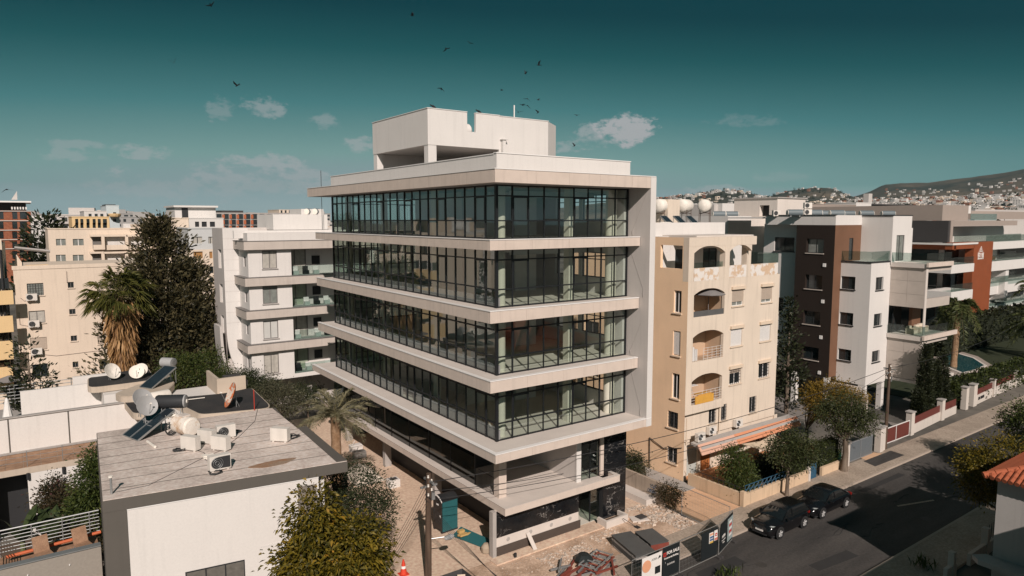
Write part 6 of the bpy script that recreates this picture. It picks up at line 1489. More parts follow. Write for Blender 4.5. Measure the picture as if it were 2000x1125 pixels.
leaf_obj('crown', np.array(P), np.array(A), np.array(L), leafmat('fan_palm_green', (.035, .045, .010), (.13, .125, .03), (.26, .2, .07)), t, .10, .35, seed=3); obj('frond_ribs', m, M('frond_rib', (.17, .15, .07)), t, kind='stuff')
P, A, L = [], [], []
zlow = float(ony(235, 722, 42)[2])
for i in range(1500):
    u = rng.uniform(0, 1) ** .8; th = rng.uniform(0, 6.283); z = cz - .3 - u * (cz - zlow - 1.0); r_ = (2.3 - 1.1 * u) * rng.uniform(.55, 1.0)
    P.append(c * [1, 1, 0] + [r_ * .6 * math.cos(th), r_ * .6 * math.sin(th), z]); A.append(unit(np.array([math.cos(th) * .35, math.sin(th) * .35, -1.0]) + rng.normal(size=3) * .12)); L.append(rng.uniform(.8, 1.5))
leaf_obj('skirt', np.array(P), np.array(A), np.array(L), STRAW, t, .13, .0, seed=4); obj('trunk', MB().tube([(c[0], 42, 0), (c[0], 42, cz)], [.5, .35], 12), PBARK, t)
# hedges: leafy skin over a dark twiggy core
def hedge(label, x0, y0, x1, y1, z0, z1, n, ls, mat, seed, group=None):
    rng = np.random.default_rng(seed); t = thing('hedge', label, 'hedge', ((x0 + x1) / 2, (y0 + y1) / 2, z0), 0, group)
    d = np.array([x1 - x0, y1 - y0, z1 - z0]); face = rng.choice(4, n, p=[.36, .34, .16, .14]); q = rng.uniform(size=(n, 3))
    q[face == 0, 1] = 0; q[face == 1, 2] = 1; q[face == 2, 0] = 0; q[face == 3, 0] = 1
    P = np.array([x0, y0, z0]) + q * d; P += rng.normal(size=(n, 3)) * .10 + .18 * np.sin(P[:, [0]] * 1.3 + P[:, [2]] * 2.1) * np.array([0, -.6, .8]); A = unit(rng.normal(size=(n, 3)) + np.array([-.2, -.6, .7]))
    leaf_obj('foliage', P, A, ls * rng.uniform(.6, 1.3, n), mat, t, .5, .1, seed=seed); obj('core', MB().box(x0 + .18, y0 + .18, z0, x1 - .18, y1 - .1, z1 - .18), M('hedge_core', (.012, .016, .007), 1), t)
    return t
hedge('long clipped hedge behind the pool garden wall', 55.5, -2.0, 104, -.6, 0, 2.7, 13000, .30, HEDGE, 61)
hedge('dark tall hedge behind the patio under the salmon canopy', 20.6, -2.6, 24.3, -1.8, 0, 1.9, 3600, .15, CYPR, 62)
hedge('green clipped hedge on the wall left of the blue gate', 23.0, -3.9, 26.2, -3.2, .4, 2.1, 2600, .13, HEDGE, 63)
hedge('green clipped hedge right of the blue gate', 27.8, -3.9, 30.6, -3.0, .4, 2.4, 2600, .13, HEDGE, 64)
hedge('low dark hedge above the brown wall panels', 52.5, -2.3, 55.3, -1.6, .6, 1.8, 1800, .13, CYPR, 65)
hedge('tall dark hedge mass beyond the pool lawn', 84, 10.5, 130, 12.5, 0, 5.0, 5200, .5, CYPR, 66)
# courtyard planting at the picture edge: banana leaves, bougainvillea, climber
def banana(label, base, n, ln, seed):
    rng = np.random.default_rng(seed); t = thing('banana_plant', label, 'plant', base, 0, 'banana plants in the courtyard'); BM = leafmat('banana_leaf', (.022, .036, .012), (.06, .085, .03), trans=.3)
    for i in range(n):
        th = rng.uniform(0, 6.28); el = rng.uniform(.7, 1.3); d = np.array([math.cos(th), math.sin(th)]); s = np.array([-d[1], d[0]]); L_ = ln * rng.uniform(.8, 1.1); m = MB(); prev = None
        for k in range(9):
            u = k / 8; x = L_ * u * math.cos(el); z = L_ * (u * math.sin(el) - .35 * u ** 2.6) + .6; w = .30 * math.sin(min(1, u * 1.15 + .08) * math.pi) ** .7 + .01
            c_ = np.array([base[0] + d[0] * x, base[1] + d[1] * x, base[2] + z]); l_, r_ = c_ + (*(s * w), .10 * w), c_ - (*(s * w), -.10 * w)
            if prev is not None: m.face([prev[0], prev[1], c_, l_]); m.face([prev[1], prev[2], r_, c_])
            prev = (l_, c_, r_)
        obj('leaf', m, BM, t, smooth=True)
    obj('stem', MB().tube([base, (base[0], base[1], base[2] + .9)], [.14, .1], 8), M('banana_stem', (.10, .11, .05), .7), t)
    return t
banana('big-leaved banana plant beside the dark courtyard door', (-20.7, 12.6, 1.2), 12, 3.0, 71); banana('banana plant at the very edge of the picture', (-22.0, 13.2, 1.4), 10, 3.2, 72)
tree('bougainvillea', 'purple-tinged bougainvillea spilling over the courtyard', (-19.6, 14.5, 0), 1.6, .07, [(-19.7, 15.0, 2.3, 1.4, 1.2, 1.1), (-18.6, 14.6, 2.0, 1.3, 1.2, 1.2), (-20.4, 16.4, 2.9, .7, .7, 1.0), (-19.6, 12.6, 1.6, 1.7, 1.2, 1.0)], 460, 42, .19, BOUG, .32, 73, None, 'shrub')
tree('climber', 'dark climbing shrub against the grey side of the near house', (-18.7, 12.4, 0), 2.2, .07, [(-18.6, 12.6, 4.6, .75, .9, 1.5), (-18.9, 13.0, 3.0, 1.0, 1.2, 1.1), (-18.3, 13.2, 5.8, .5, .6, .8)], 300, 42, .18, MIDGR, .28, 74, None, 'shrub')
tree('young_cypress', 'slim dark shrub against the white courtyard wall', (-20.5, 17.2, 0), 1.5, .05, [(-20.5, 17.2, 3.0, .4, .4, 1.3)], 60, 36, .15, CYPR, .22, 75, None, 'shrub')
# weeds at the kerb in front of the camera-side road edge
# ------------------------------------------------------------------ street furniture, walls, fences
GW = M('ochre_garden_wall', (.60, .45, .31), .92, .10, 1, streak=.2)
GWW = M('grey_white_wall', (.58, .53, .48), .9, .06, 1, streak=.12)
REDP = M('maroon_panel', (.13, .035, .028), .6, .08)
gw = thing('garden_wall', 'low ochre garden wall with blue railing along the pavement', 'wall', (17.6, -4.15, 0))
obj('wall', MB().box(17.6, -4.25, 0, 25.6, -4.05, .95).box(17.6, -4.049, 0, 17.8, .5, 1.0).box(27.3, -4.25, 0, 30.6, -4.05, .75), GW, gw)
obj('gate_post', MB().box(17.55, -4.3, 0, 17.85, -4.0, 1.15), GW, gw); obj('gate_post', MB().box(25.4, -4.3, 0, 25.65, -4.0, 1.2), GWW, gw)
rl = MB()
for a in np.arange(17.9, 22.9, .5): rl.tube([(a, -4.15, .95), (a, -4.15, 1.5)], .015, 4).tube([(a, -4.15, .98), (a + .5, -4.15, 1.45)], .015, 4)
rl.tube([(17.85, -4.15, 1.5), (23, -4.15, 1.5)], .025, 5).tube([(17.85, -4.15, 1.2), (23, -4.15, 1.2)], .02, 5); obj('railing', rl, BLUEI, gw)
rl = MB()
for a in np.arange(-3.9, .5, .45): rl.tube([(17.7, a, 1.0), (17.7, a, 1.35)], .015, 4)
rl.tube([(17.7, -4, 1.35), (17.7, .5, 1.35)], .022, 5); obj('railing', rl, DARK, gw)
def gate(label, x0, x1, y, z1, mat, n=2, kind='gate', frame=None, slats=0):
    g = thing('gate', label, kind, ((x0 + x1) / 2, y, .1)); f = MB().box(x0, y - .03, .15, x1, y + .03, .22).box(x0, y - .03, z1 - .07, x1, y + .03, z1)
    for i in range(n + 1): u = x0 + (x1 - x0 - .06) * i / n; f.box(u, y - .03, .22, u + .06, y + .03, z1 - .07)
    obj('gate_frame', f, frame or GWW, g)
    for i in range(n):
        a, b = x0 + (x1 - x0) * i / n + .06, x0 + (x1 - x0) * (i + 1) / n - .06
        if slats:
            for k in range(slats): u = a + (b - a) * k / slats; obj('slat', MB().box(u + .008, y - .01, .23, u + (b - a) / slats - .008, y + .012, z1 - .08), mat, g)
        else: obj('gate_panel', MB().box(a, y - .012, .225, b, y + .012, z1 - .075), mat, g)
    return g
gate('blue iron garden gate between the clipped hedges', 25.7, 26.6, -4.15, 1.3, BLUEI, 1, frame=BLUEI, slats=8)
gate('second blue iron gate leaf standing behind the entrance', 26.7, 27.25, -3.2, 1.5, BLUEI, 1, frame=BLUEI, slats=5)
gate('grey slatted metal gate beside the thick street tree', 31.6, 35.3, -3.95, 1.75, M('grey_gate_slat', (.13, .15, .165), .5, .06), 2, frame=M('grey_gate_frame', (.2, .21, .22), .5), slats=12)
gate('maroon sliding gate with white frame', 38.0, 42.9, -3.45, 1.55, REDP, 2, frame=WHITEFR)
sw = thing('street_wall', 'pale boundary wall with maroon panels and capped pillars along the pavement', 'wall', (43, -3.2, 0))
for i, (x, y, w_, h) in enumerate(((30.75, -4.1, .3, 1.9), (36.2, -3.95, .55, 2.1), (36.95, -3.85, .3, 2.1), (43.3, -3.2, .6, 2.1), (50.6, -2.75, .6, 2.0), (56.7, -2.5, .6, 2.3), (58.7, -2.45, .8, 2.3), (65, -2.1, .35, 1.9), (72, -1.8, .35, 1.9))):
    p_ = obj('pillar', MB().box(x, y - .25, 0, x + w_, y + .25, h), GWW, sw); obj('pillar_cap', MB().box(x - .07, y - .32, h + .002, x + w_ + .07, y + .32, h + .10), CONCG, p_)
def wseg(x0, y0, x1, y1, h, hp): 
    obj('wall', MB().prism([(x0, y0 - .1), (x1, y1 - .1), (x1, y1 + .1), (x0, y0 + .1)], 0, h), GWW, sw); obj('maroon_panel', MB().prism([(x0, y0 - .03), (x1, y1 - .03), (x1, y1 + .03), (x0, y0 + .03)], h + .002, hp), REDP, sw)
wseg(43.9, -3.2, 50.6, -2.75, .85, 1.5); wseg(51.2, -2.75, 54.6, -2.6, .8, 1.5); wseg(59.5, -2.45, 65, -2.1, 1.0, 1.6); wseg(65.35, -2.1, 72, -1.8, 1.0, 1.6); wseg(72.35, -1.8, 95, -1.2, 1.0, 1.7)
for x in (60.4, 61.1, 61.7): obj('letter_slot', MB().box(x, -2.53, .45, x + .45, -2.515, .7) if False else MB().prism([(x, -2.60 + (x - 59.5) * .064), (x + .45, -2.60 + (x - 59.05) * .064), (x + .45, -2.56 + (x - 59.05) * .064), (x, -2.56 + (x - 59.5) * .064)], .45, .75), DARK, sw)
lp = thing('garden_lamp', 'pale garden lamp post beyond the cypresses', 'lamp', (59.2, .7, 0)); obj('post', MB().cyl(59.2, .7, 0, 3.0, .06, 8), GWW, lp); obj('lantern', MB().lathe([(.06, 3.0), (.2, 3.1), (.24, 3.3), (.1, 3.42), (0, 3.45)], (59.2, .7, 0), 12), GWW, lp)
bn = thing('wheelie_bin', 'green wheelie bin standing against the hedge by the tree', 'bin', (30.9, -3.6, .1)); obj('body', MB().box(30.7, -3.8, .1, 31.2, -3.3, 1.0), M('green_plastic', (.02, .09, .06), .5), bn); obj('lid', MB().box(30.66, -3.85, 1.002, 31.24, -3.26, 1.07), M('green_plastic', (.02, .09, .06), .5), bn)
structure('forecourt', MB().prism([(31, -3.9), (46, -3.0), (46, 14), (31, 14)], -.05, .06), M('forecourt_paving', (.22, .20, .185), .9, .1, .6))
obj_ = tag(obj('boundary_wall', MB().box(30.3, -3.0, 0, 30.5, 3, 1.1), M('brown_wall', (.30, .15, .09), .9, .1)), 'low brown wall between hedge and forecourt', 'wall')
# wall with graffiti at the side of the building site
sg = thing('site_wall', 'grey concrete side wall with blue scribbles between site and driveway', 'wall', (13.5, 2, 0)); obj('wall', MB().box(13.42, -1.0, 0, 13.62, 9, 1.55), M('stained_wall_concrete', (.40, .325, .26), .9, .2, .8, streak=.25), sg); obj('ledge', MB().box(12.5, -.2, 0, 13.41, 9, .45), CONCT, sg)
gr = MB(); rng = random.Random(3)
for k in range(5):
    y0 = -.1 + .26 * (k % 3); z0 = .75 + .38 * (k // 3)
    gr.tube([(13.412, y0 + .12 * math.cos(t * 1.7 + k), z0 + .13 * math.sin(t * 2.3 + k * 2)) for t in np.linspace(0, 5.5, 16)], .013, 4)
obj('graffiti', gr, M('blue_spray', (.06, .10, .16), .8), sg)
# utility poles and wires
POLE = M2('creosoted_wood', (.055, .035, .025), (.12, .08, .055), 5, .35, .65, bump=.5, bscale=20, stretch=(1, 1, .1))
def upole(label, x, y, h, r_=.14, lean=(0, 0)):
    t = thing('utility_pole', label, 'utility pole', (x, y, 0)); obj('pole', MB().tube([(x, y, 0), (x + lean[0], y + lean[1], h)], [r_ * 1.15, r_ * .85], 12), POLE, t, smooth=True)
    tx_, ty_ = x + lean[0], y + lean[1]
    obj('crossarm', MB().box(tx_ - .5, ty_ - .05, h - .75, tx_ + .5, ty_ + .05, h - .65).box(tx_ - .05, ty_ - .5, h - .45, tx_ + .05, ty_ + .5, h - .35), STEEL, t)
    for i in range(5): obj('insulator', MB().lathe([(.05, 0), (.06, .04), (.04, .08), (.06, .12), (.0, .16)], (tx_ - .1 + .2 * (i % 2), ty_ - .12, h - .2 - i * .25), 8), TANKW, t)
    rng = random.Random(int(x * 10)); jk = MB()
    for i in range(7): a = rng.uniform(0, 6.3); jk.tube([(tx_, ty_, h - .3 - .15 * i), (tx_ + .35 * math.cos(a), ty_ + .35 * math.sin(a), h - .6 - .12 * i), (tx_ + .15 * math.cos(a + 1), ty_ + .15 * math.sin(a + 1), h - 1.0 - .1 * i), (tx_, ty_, h - 1.3)], .016, 4)
    obj('cable_tangle', jk, DARK, t); obj('junction_box', MB().box(tx_ + .12, ty_ - .1, h - 1.5, tx_ + .32, ty_ + .1, h - 1.1), STEEL, t)
    return (tx_, ty_, h)
h1 = zrise(846, 925, -4.13, .17); P1 = upole('tarred wooden utility pole in the dusty yard', -4.13, .17, h1, .17, (.12, 0)); t = [o for o in COL.objects if o.get('label') == 'tarred wooden utility pole in the dusty yard'][0]
zl = zrise(842, 1053, -4.1, .17); obj('lamp_arm', MB().tube([(-4.05, .17, zl), (-3.3, -.25, zl + .08)], .03, 6), STEEL, t); obj('lamp_head', MB().lathe([(.0, -.30), (.12, -.22), (.16, .1), (.1, .28), (0, .3)], (-3.1, -.36, zl + .05), 10, 'x'), DISH, t, smooth=True)
h2 = zrise(1741, 713, 37.7, -3.8); P2 = upole('leaning wooden utility pole beside the maroon gate', 37.52, -3.95, h2, .13, (.5, .2))
def wire(label, a, b, sag, r_=.014, n=18):
    a, b = np.array(a, float), np.array(b, float); pts = [a + (b - a) * u - np.array([0, 0, sag * 4 * u * (1 - u)]) for u in np.linspace(0, 1, n)]
    return tag(obj('overhead_wire', MB().tube(pts, r_, 4), DARK), label, 'wire', 'overhead wires')
wire('thick overhead cable from the yard pole to the leaning pole', (P1[0], P1[1], h1 - .5), (P2[0], P2[1], h2 - .3), .9, .024); wire('lower overhead cable from the yard pole to the leaning pole', (P1[0], P1[1], h1 - 1.5), (P2[0], P2[1], h2 - 1.3), 1.3, .02)
wire('overhead cable from the leaning pole to the beige block canopy', (P2[0], P2[1], h2 - .6), (31.0, .2, 3.0), .35, .016); wire('overhead cable leaving the leaning pole along the street', (P2[0], P2[1], h2 - .3), (70, -3.4, 8.5), .8, .02)
wire('overhead cable from the yard pole to the drive side of the beige block', (P1[0], P1[1], h1 - 1.0), (17.8, 2.6, 2.4), .5, .02)
ORD = ("first", "second", "third", "fourth", "fifth", "sixth")
q = far(690, 1200, 28.5); tag(obj('service_post', MB().cyl(q[0] + .2, q[1], 0, q[2] + .3, .07, 8), STEEL), 'short service post under the near tree that takes the fanned wires', 'post')
for i in range(6): wire(f'thin wire fanning down from the yard pole towards the near tree, {ORD[i]} of the fan', (P1[0] - .05, P1[1], h1 - .28 * i - .3), far(684 + 4 * i, 1200 - 3 * i, 28.5), .22, .011)
q = far(1030, 1185, 30.0); tag(obj('service_post', MB().cyl(q[0], q[1], 0, q[2] + .2, .07, 8), STEEL), 'short service post at the road edge below the picture', 'post')
zw = zrise(846, 985, -4.05, .1)
for i in range(5): wire(f'thin wire dropping from the yard pole to the road edge, {ORD[i]} of the bundle', (P1[0] + .05, P1[1] - .1, zw - .16 * i), far(1024 + 4 * i, 1185 - 2 * i, 30.0), .10 + .03 * i, .011)
# portable toilet
TEAL = M('teal_plastic', (.022, .105, .115), .5, .05); 
pt = thing('portable_toilet', 'teal portable toilet with dark door under the slab edge', 'portable toilet', (-.32, 4.85, .02), R(3)); 
obj('cabin', MB().box(-.55, -.55, .12, .55, .55, 2.05), TEAL, pt, world=False); dr_ = obj('door', MB().box(-.60, -.48, .14, -.553, .48, 2.0), M('dark_brown_door', (.035, .028, .025), .5), pt, world=False); obj('handle', MB().box(-.63, -.4, 1.0, -.603, -.3, 1.15), FLASH, dr_, world=False); obj('vent_plate', MB().box(-.62, -.15, 1.72, -.603, .1, 1.82), FLASH, dr_, world=False)
obj('roof', MB().extr([(-.62, -.6 + 1.2 * k / 10, 2.052 + .28 * math.sin(math.pi * k / 10)) for k in range(11)], (1.24, 0, 0)), M('black_roof_plastic', (.02, .022, .024), .4), pt, world=False); obj('roof_trim', MB().extr([(-.66, -.6 + 1.2 * k / 10, 2.10 + .28 * math.sin(math.pi * k / 10)) for k in range(11)] + [(-.66, .6 - 1.2 * k / 10, 2.03 + .28 * math.sin(math.pi * k / 10)) for k in range(11)], (.035, 0, 0)), FLASH, pt, world=False)
obj('skid', MB().box(-.6, -.5, 0, .6, -.35, .115).box(-.6, .35, 0, .6, .5, .115), DARK, pt, world=False)
for z in (.6, 1.0, 1.4): obj('side_rib', MB().box(-.45, -.575, z, .45, -.553, z + .05), TEAL, pt, world=False)
tag(obj('teal_board', MB().extr([(-.55, 3.65, .05), (.15, 3.75, .40), (.75, 1.3, .35), (.2, 1.15, .05)], (0, 0, .04)), TEAL), 'flat teal sheet lying on the yard beside the portable toilet', 'board')
tag(obj('planks', MB().box(-.5, 3.0, .25, .2, 3.12, .34).box(-.45, 2.8, .28, .3, 2.92, .38).box(-.3, 3.2, .28, .1, 3.45, .45), M('yellow_timber', (.50, .33, .13), .8, .1)), 'yellow timber offcuts on the teal sheet', 'timber')
tag(obj('rubble_sack', MB().lathe([(0, 0), (.28, .05), (.3, .35), (.15, .55), (0, .58)], (.05, .75, .02), 9), M('sack', (.36, .29, .22), .95, .15), smooth=True), 'stuffed sack at the foot of the corner column', 'sack')
cn = thing('traffic_cone', 'red traffic cone at the tree edge of the yard', 'cone', (-5.02, 1.34, .016)); obj('cone', MB().lathe([(.20, .03), (.15, .3), (.10, .6), (.04, .85), (0, .86)], (-5.02, 1.34, .016), 14), M('cone_red', (.62, .06, .03), .5), cn, smooth=True); obj('base', MB().box(-5.27, 1.09, .016, -4.77, 1.59, .055), M('cone_red', (.62, .06, .03), .5), cn); obj('white_band', MB().lathe([(.141, .36), (.117, .5)], (-5.02, 1.34, .016), 14), FLASH, cn)
K0 = len(COL.objects); sk = thing('skip', 'dark open skip heaped with debris at the picture bottom', 'skip', (-2.7, -.95, .02)); obj('hull', MB().face([(-3.5, -1.7, 0), (-3.7, -1.9, 1.0), (-1.6, -1.9, 1.0), (-1.8, -1.7, 0)]).face([(-3.5, -.2, 0), (-1.8, -.2, 0), (-1.6, 0, 1.0), (-3.7, 0, 1.0)]).face([(-3.5, -1.7, 0), (-3.5, -.2, 0), (-3.7, 0, 1.0), (-3.7, -1.9, 1.0)]).face([(-1.8, -1.7, 0), (-1.6, -1.9, 1.0), (-1.6, 0, 1.0), (-1.8, -.2, 0)]).face([(-3.5, -1.7, .4), (-1.8, -1.7, .4), (-1.8, -.2, .4), (-3.5, -.2, .4)]), CHAR, sk)
heap = MB(); rng = random.Random(9)
for k in range(60):
    s_ = rng.uniform(.06, .22); q = len(heap.v); heap.box(-s_, -s_ * .6, -s_ * .4, s_, s_ * .6, s_ * .4); heap.xf(Matrix.Translation((rng.uniform(-3.3, -1.9), rng.uniform(-1.5, -.4), .55 + rng.uniform(0, .4))) @ Matrix.Rotation(rng.uniform(0, 6), 4, 'Z') @ Matrix.Rotation(rng.uniform(-.7, .7), 4, 'X'), q)
obj('debris', heap, M('skip_debris', (.52, .42, .33), .9, .1, 2, island=.25), sk, kind='stuff')
q = onz(903, 1110, 1.0); sk.location.x += float(q[0]) + 1.6; sk.location.y += float(q[1])
# under the office: pale tarpaulin heap, crate, pallets
tp = MB(); n = 10
for i in range(n):
    for j in range(n):
        def hh(a, b): u, v = a / n, b / n; return (.9 + 2.3 * u, 15.6 + 3.6 * v, .04 + .75 * math.sin(math.pi * u) ** .7 * math.sin(math.pi * v) ** .7 * (1 + .22 * math.sin(9 * u + 5 * v)))
        tp.face([tuple(np.array(q) - (3.1, 1.2, 0)) for q in (hh(i, j), hh(i + 1, j), hh(i + 1, j + 1), hh(i, j + 1))])
tag(obj('tarpaulin', tp, M('pale_tarpaulin', (.60, .53, .45), .7, .08, 2), smooth=True), 'pale tarpaulin heap beside the palm under the slab edge', 'tarpaulin')
p = onz(768, 950, .02); cr = thing('crate', 'small white crate with grille on the yard', 'crate', p); obj('box', MB().box(p[0] - .4, p[1] - .35, .02, p[0] + .4, p[1] + .35, .6), WHITE2, cr); obj('grille', MB().box(p[0] - .28, p[1] - .2, .602, p[0] + .28, p[1] + .2, .62), CHAR, cr)
for i, (px, py) in enumerate(((800, 905), (815, 925), (805, 890))):
    p = onz(px, py, .02); tag(obj('block_pallet', MB().box(p[0] + .5, p[1], .02, p[0] + 1.5, p[1] + .9, .14).box(p[0] + .55, p[1] + .05, .141, p[0] + 1.0, p[1] + .85, .55).box(p[0] + 1.02, p[1] + .05, .141, p[0] + 1.45, p[1] + .85, .45), GREYW), ('pallet of grey blocks under the office, left one', 'pallet of grey blocks under the office, nearest the pole', 'pallet of grey blocks under the office, rear one')[i], 'pallet', 'pallets in the undercroft')
for i, (px, py) in enumerate(((695, 880), (702, 893))):
    p = onz(px, py, .02); tag(obj('scrap_rack', MB().box(p[0] - .5, p[1] - .3, .02, p[0] + .5, p[1] + .3, .5).box(p[0] - .6, p[1] - .4, .501, p[0] + .4, p[1] + .1, .62).tube([(p[0] - .6, p[1], .02), (p[0] - .2, p[1] - .3, 1.0)], .03, 5), WHITE2 if i == 0 else STEEL), ('white rubbish stack at the foot of the date palm', 'grey metal scrap at the foot of the date palm')[i], 'scrap')
# formwork stacks, ladder frames, beams
FORM = M('formwork_steel', (.085, .088, .088), .6, .15, 2); FORMR = M('rusty_red_steel', (.20, .05, .035), .7, .2, 3)
def stack(label, px, w_, l_, n_, rz):
    p = onz(*px, .02); t = thing('formwork_stack', label, 'formwork', (p[0], p[1], .02), rz, 'formwork stacks on the site')
    for k in range(n_): obj('panel', MB().box(-w_/2, -l_/2, .13 * k, w_/2, l_/2, .13 * k + .10).box(-w_/2 - .02, -l_/2 + .3, .13 * k + .102, w_/2 + .02, -l_/2 + .4, .13 * k + .128).box(-w_/2 - .02, l_/2 - .4, .13 * k + .102, w_/2 + .02, l_/2 - .3, .13 * k + .128), FORM if k % 3 else CONCG, t, world=False)
    obj('top_sheet', MB().box(-w_/2 - .03, -l_/2 - .03, .13 * n_, w_/2 + .03, l_/2 + .03, .13 * n_ + .03), FORM, t, world=False)
    return t
stack('longer stack of dark formwork panels on the site dirt', (1236, 1082), 1.3, 2.7, 5, R(-14)); t2 = stack('shorter stack of dark formwork panels with red edges', (1272, 1068), 1.2, 1.7, 5, R(-14))
obj('red_edge', MB().box(-.62, -.9, .2, .62, -.884, .6), FORMR, t2, world=False)
p = onz(1170, 1108, .02)
lf = thing('ladder_frame', 'pile of steel ladder frames lying beside the formwork stacks', 'scaffold frame', (p[0], p[1], .05), R(20))
for k in range(3):
    f = MB().tube([(-1.1, -.5 + .1 * k, .1 + .14 * k), (1.1, -.5 + .1 * k, .1 + .14 * k)], .045, 6).tube([(-1.1, .5 + .1 * k, .1 + .14 * k), (1.1, .5 + .1 * k, .1 + .14 * k)], .045, 6)
    for x in (-1.0, -.35, .35, 1.0): f.tube([(x, -.5 + .1 * k, .1 + .14 * k), (x, .5 + .1 * k, .1 + .14 * k)], .04, 6)
    obj('frame', f, STEEL if k != 1 else FORMR, lf, world=False)
rng = random.Random(14)
for k in range(16):
    p = onz(rng.uniform(1080, 1200), rng.uniform(1108, 1132), .02); a = rng.uniform(-.3, .9); l_ = rng.uniform(.5, 1.1)
    tag(obj('steel_beam', MB().box(-l_, -.05, 0, l_, .05, .1).xf(Matrix.Translation((p[0], p[1], .05 + .07 * (k % 4))) @ Matrix.Rotation(a, 4, 'Z')), FORMR if k % 3 else STEEL), 'short steel beam in the jumbled heap at the site front', 'beam', 'jumbled steel beams')
p = onz(1140, 1100, .05); tag(obj('dark_tarpaulin', MB().lathe([(0, .35), (.3, .3), (.5, .12), (.55, 0)], (p[0], p[1], .3), 9), M('black_sheet', (.02, .025, .025), .4)), 'crumpled dark plastic sheet on the steel heap', 'plastic sheet')
p = onz(980, 1095, .02); tag(obj('bolt_stub', MB().cyl(p[0], p[1], .02, .35, .06, 6).cyl(p[0] + .25, p[1] - .1, .02, .3, .05, 6), DARK) if False else obj('bolt_stub', MB().box(p[0] + .7, p[1] - .3, .02, p[0] + .85, p[1] - .2, .35), DARK), 'short dark stub standing in the site dirt', 'stub')
tag(obj('plank', MB().extr([(2.35, -.06, .88), (2.62, -.06, .88), (2.66, -.75, .10), (2.39, -.75, .10)], (0, -.04, -.0)), CONCT), 'pale plank leaning on the black marble wall', 'plank')
pl = thing('planter', 'broken concrete trough in front of the entrance', 'trough', (8.6, -.9, .1)); obj('wall', MB().box(7.9, -1.15, .02, 9.8, -1.0, .5).box(7.9, -.99, .02, 8.05, -.3, .5).box(9.65, -.99, .02, 9.8, -.3, .5), CONCT, pl); obj('soil', MB().box(8.06, -.985, .02, 9.64, -.35, .2), M('dark_soil', (.10, .07, .05), 1, .1), pl)
tag(obj('shovel', MB().tube([(9.2, -1.3, .45), (9.6, -2.0, .08)], .02, 5).box(9.5, -2.3, .04, 9.75, -1.98, .1), DARK), 'shovel lying beside the concrete trough', 'shovel')
tag(obj('slab_piece', MB().box(10.5, -1.6, .03, 11.1, -1.1, .2), CHAR), 'dark slab piece on the rubble', 'slab'); tag(obj('slab_piece', MB().prism([(9.9, -1.5), (11.0, -1.9), (11.2, -1.2), (10.2, -.8)], .03, .12), CONCT), 'pale broken slab on the rubble near the trough', 'slab')
p = onz(1345, 1064, .02); tag(obj('rubber_mat', MB().box(p[0] - .6, p[1] - .35, .03, p[0] - .05, p[1] + .4, .06).box(p[0] + .05, p[1] - .35, .03, p[0] + .6, p[1] + .4, .06), DARK), 'pair of black rubber mats on the ground behind the mesh fence', 'mat')
# site hoarding along the road: mesh panels, banners and boards
BANN = M('black_banner', (.012, .016, .018), .6, .1); MESHM = M('fence_tube', (.30, .30, .29), .5, .05, metal=.5)
def fence_panel(label, a, b, banner=None, h=1.95, mesh=True):
    a, b = np.array(a, float), np.array(b, float); t = thing('fence_panel', label, 'fence', (a[0], a[1], 0)); P = lambda u, z: (a[0] + (b[0] - a[0]) * u, a[1] + (b[1] - a[1]) * u, z)
    f = MB().tube([P(0, .12), P(0, h), P(1, h), P(1, .12), P(0, .12)], .024, 6); obj('tube_frame', f, MESHM, t)
    if mesh:
        w_ = MB(); L_ = np.linalg.norm(b - a)
        for u in np.linspace(0, 1, int(L_ / .12)): w_.tube([P(u, .14), P(u, h - .02)], .0035, 3, cap=False)
        for z in np.arange(.2, h, .25): w_.tube([P(0, z), P(1, z)], .0035, 3, cap=False)
        obj('mesh', w_, MESHM, t, kind='stuff')
    if banner:
        u0, u1, z0, z1, m_ = banner; nn = np.array([b[1] - a[1], -(b[0] - a[0])]); nn = nn / np.linalg.norm(nn) * .035
        q = [P(u0, z0), P(u1, z0), P(u1, z1), P(u0, z1)]; obj('banner', MB().extr([(x + nn[0], y + nn[1], z) for x, y, z in q], (-nn[0] * .3, -nn[1] * .3, 0)), m_, t)
    for u in (0.02, .98): p = P(u, 0); obj('foot', MB().box(p[0] - .09, p[1] - .3, -.005, p[0] + .09, p[1] + .3, .11), CHAR, t)
    return t, P
F0, F1, F2, F3 = (13.0, -6.75), (10.75, -7.5), (7.3, -7.55), (3.6, -7.55)
fa, PA = fence_panel('black bannered fence panel at the site corner by the parked cars', F1, F0, (.05, .97, .2, 1.9, BANN)); fb, PB = fence_panel('mesh fence panel with warning notices beside the for-sale board', F2, (10.65, -7.48), (.55, .99, .2, 1.85, BANN)); fc, PC = fence_panel('fence panel carrying the black for-sale board and white board', F3, (7.2, -7.55), None)
fence_panel('bare tube fence panel standing along the driveway', (13.3, -2.6), (13.2, -6.4), None, 2.0)
def panel_m(P, u, z, off=.06):
    a, b = np.array(P(0, 0)), np.array(P(1, 0)); d = (b - a) / np.linalg.norm(b - a); nn = np.array([d[1], -d[0], 0]); p = np.array(P(u, z)) + nn * off
    m = Matrix(((d[0], 0, nn[0], p[0]), (d[1], 0, nn[1], p[1]), (0, 1, 0, p[2]), (0, 0, 0, 1))); return m
def board(label, P, u, z, w_, h_, mat, cat='sign', par=None):
    m = panel_m(P, u, z); t = thing('sign_board', label, cat, m.to_translation()); o = obj('board', MB().box(-w_/2, -h_/2, -.012, w_/2, h_/2, .012).xf(m), mat, t); return t, m
SAL = M('sign_white', (.74, .71, .68), .6, .03); RED = M('sign_red', (.50, .05, .04), .6)
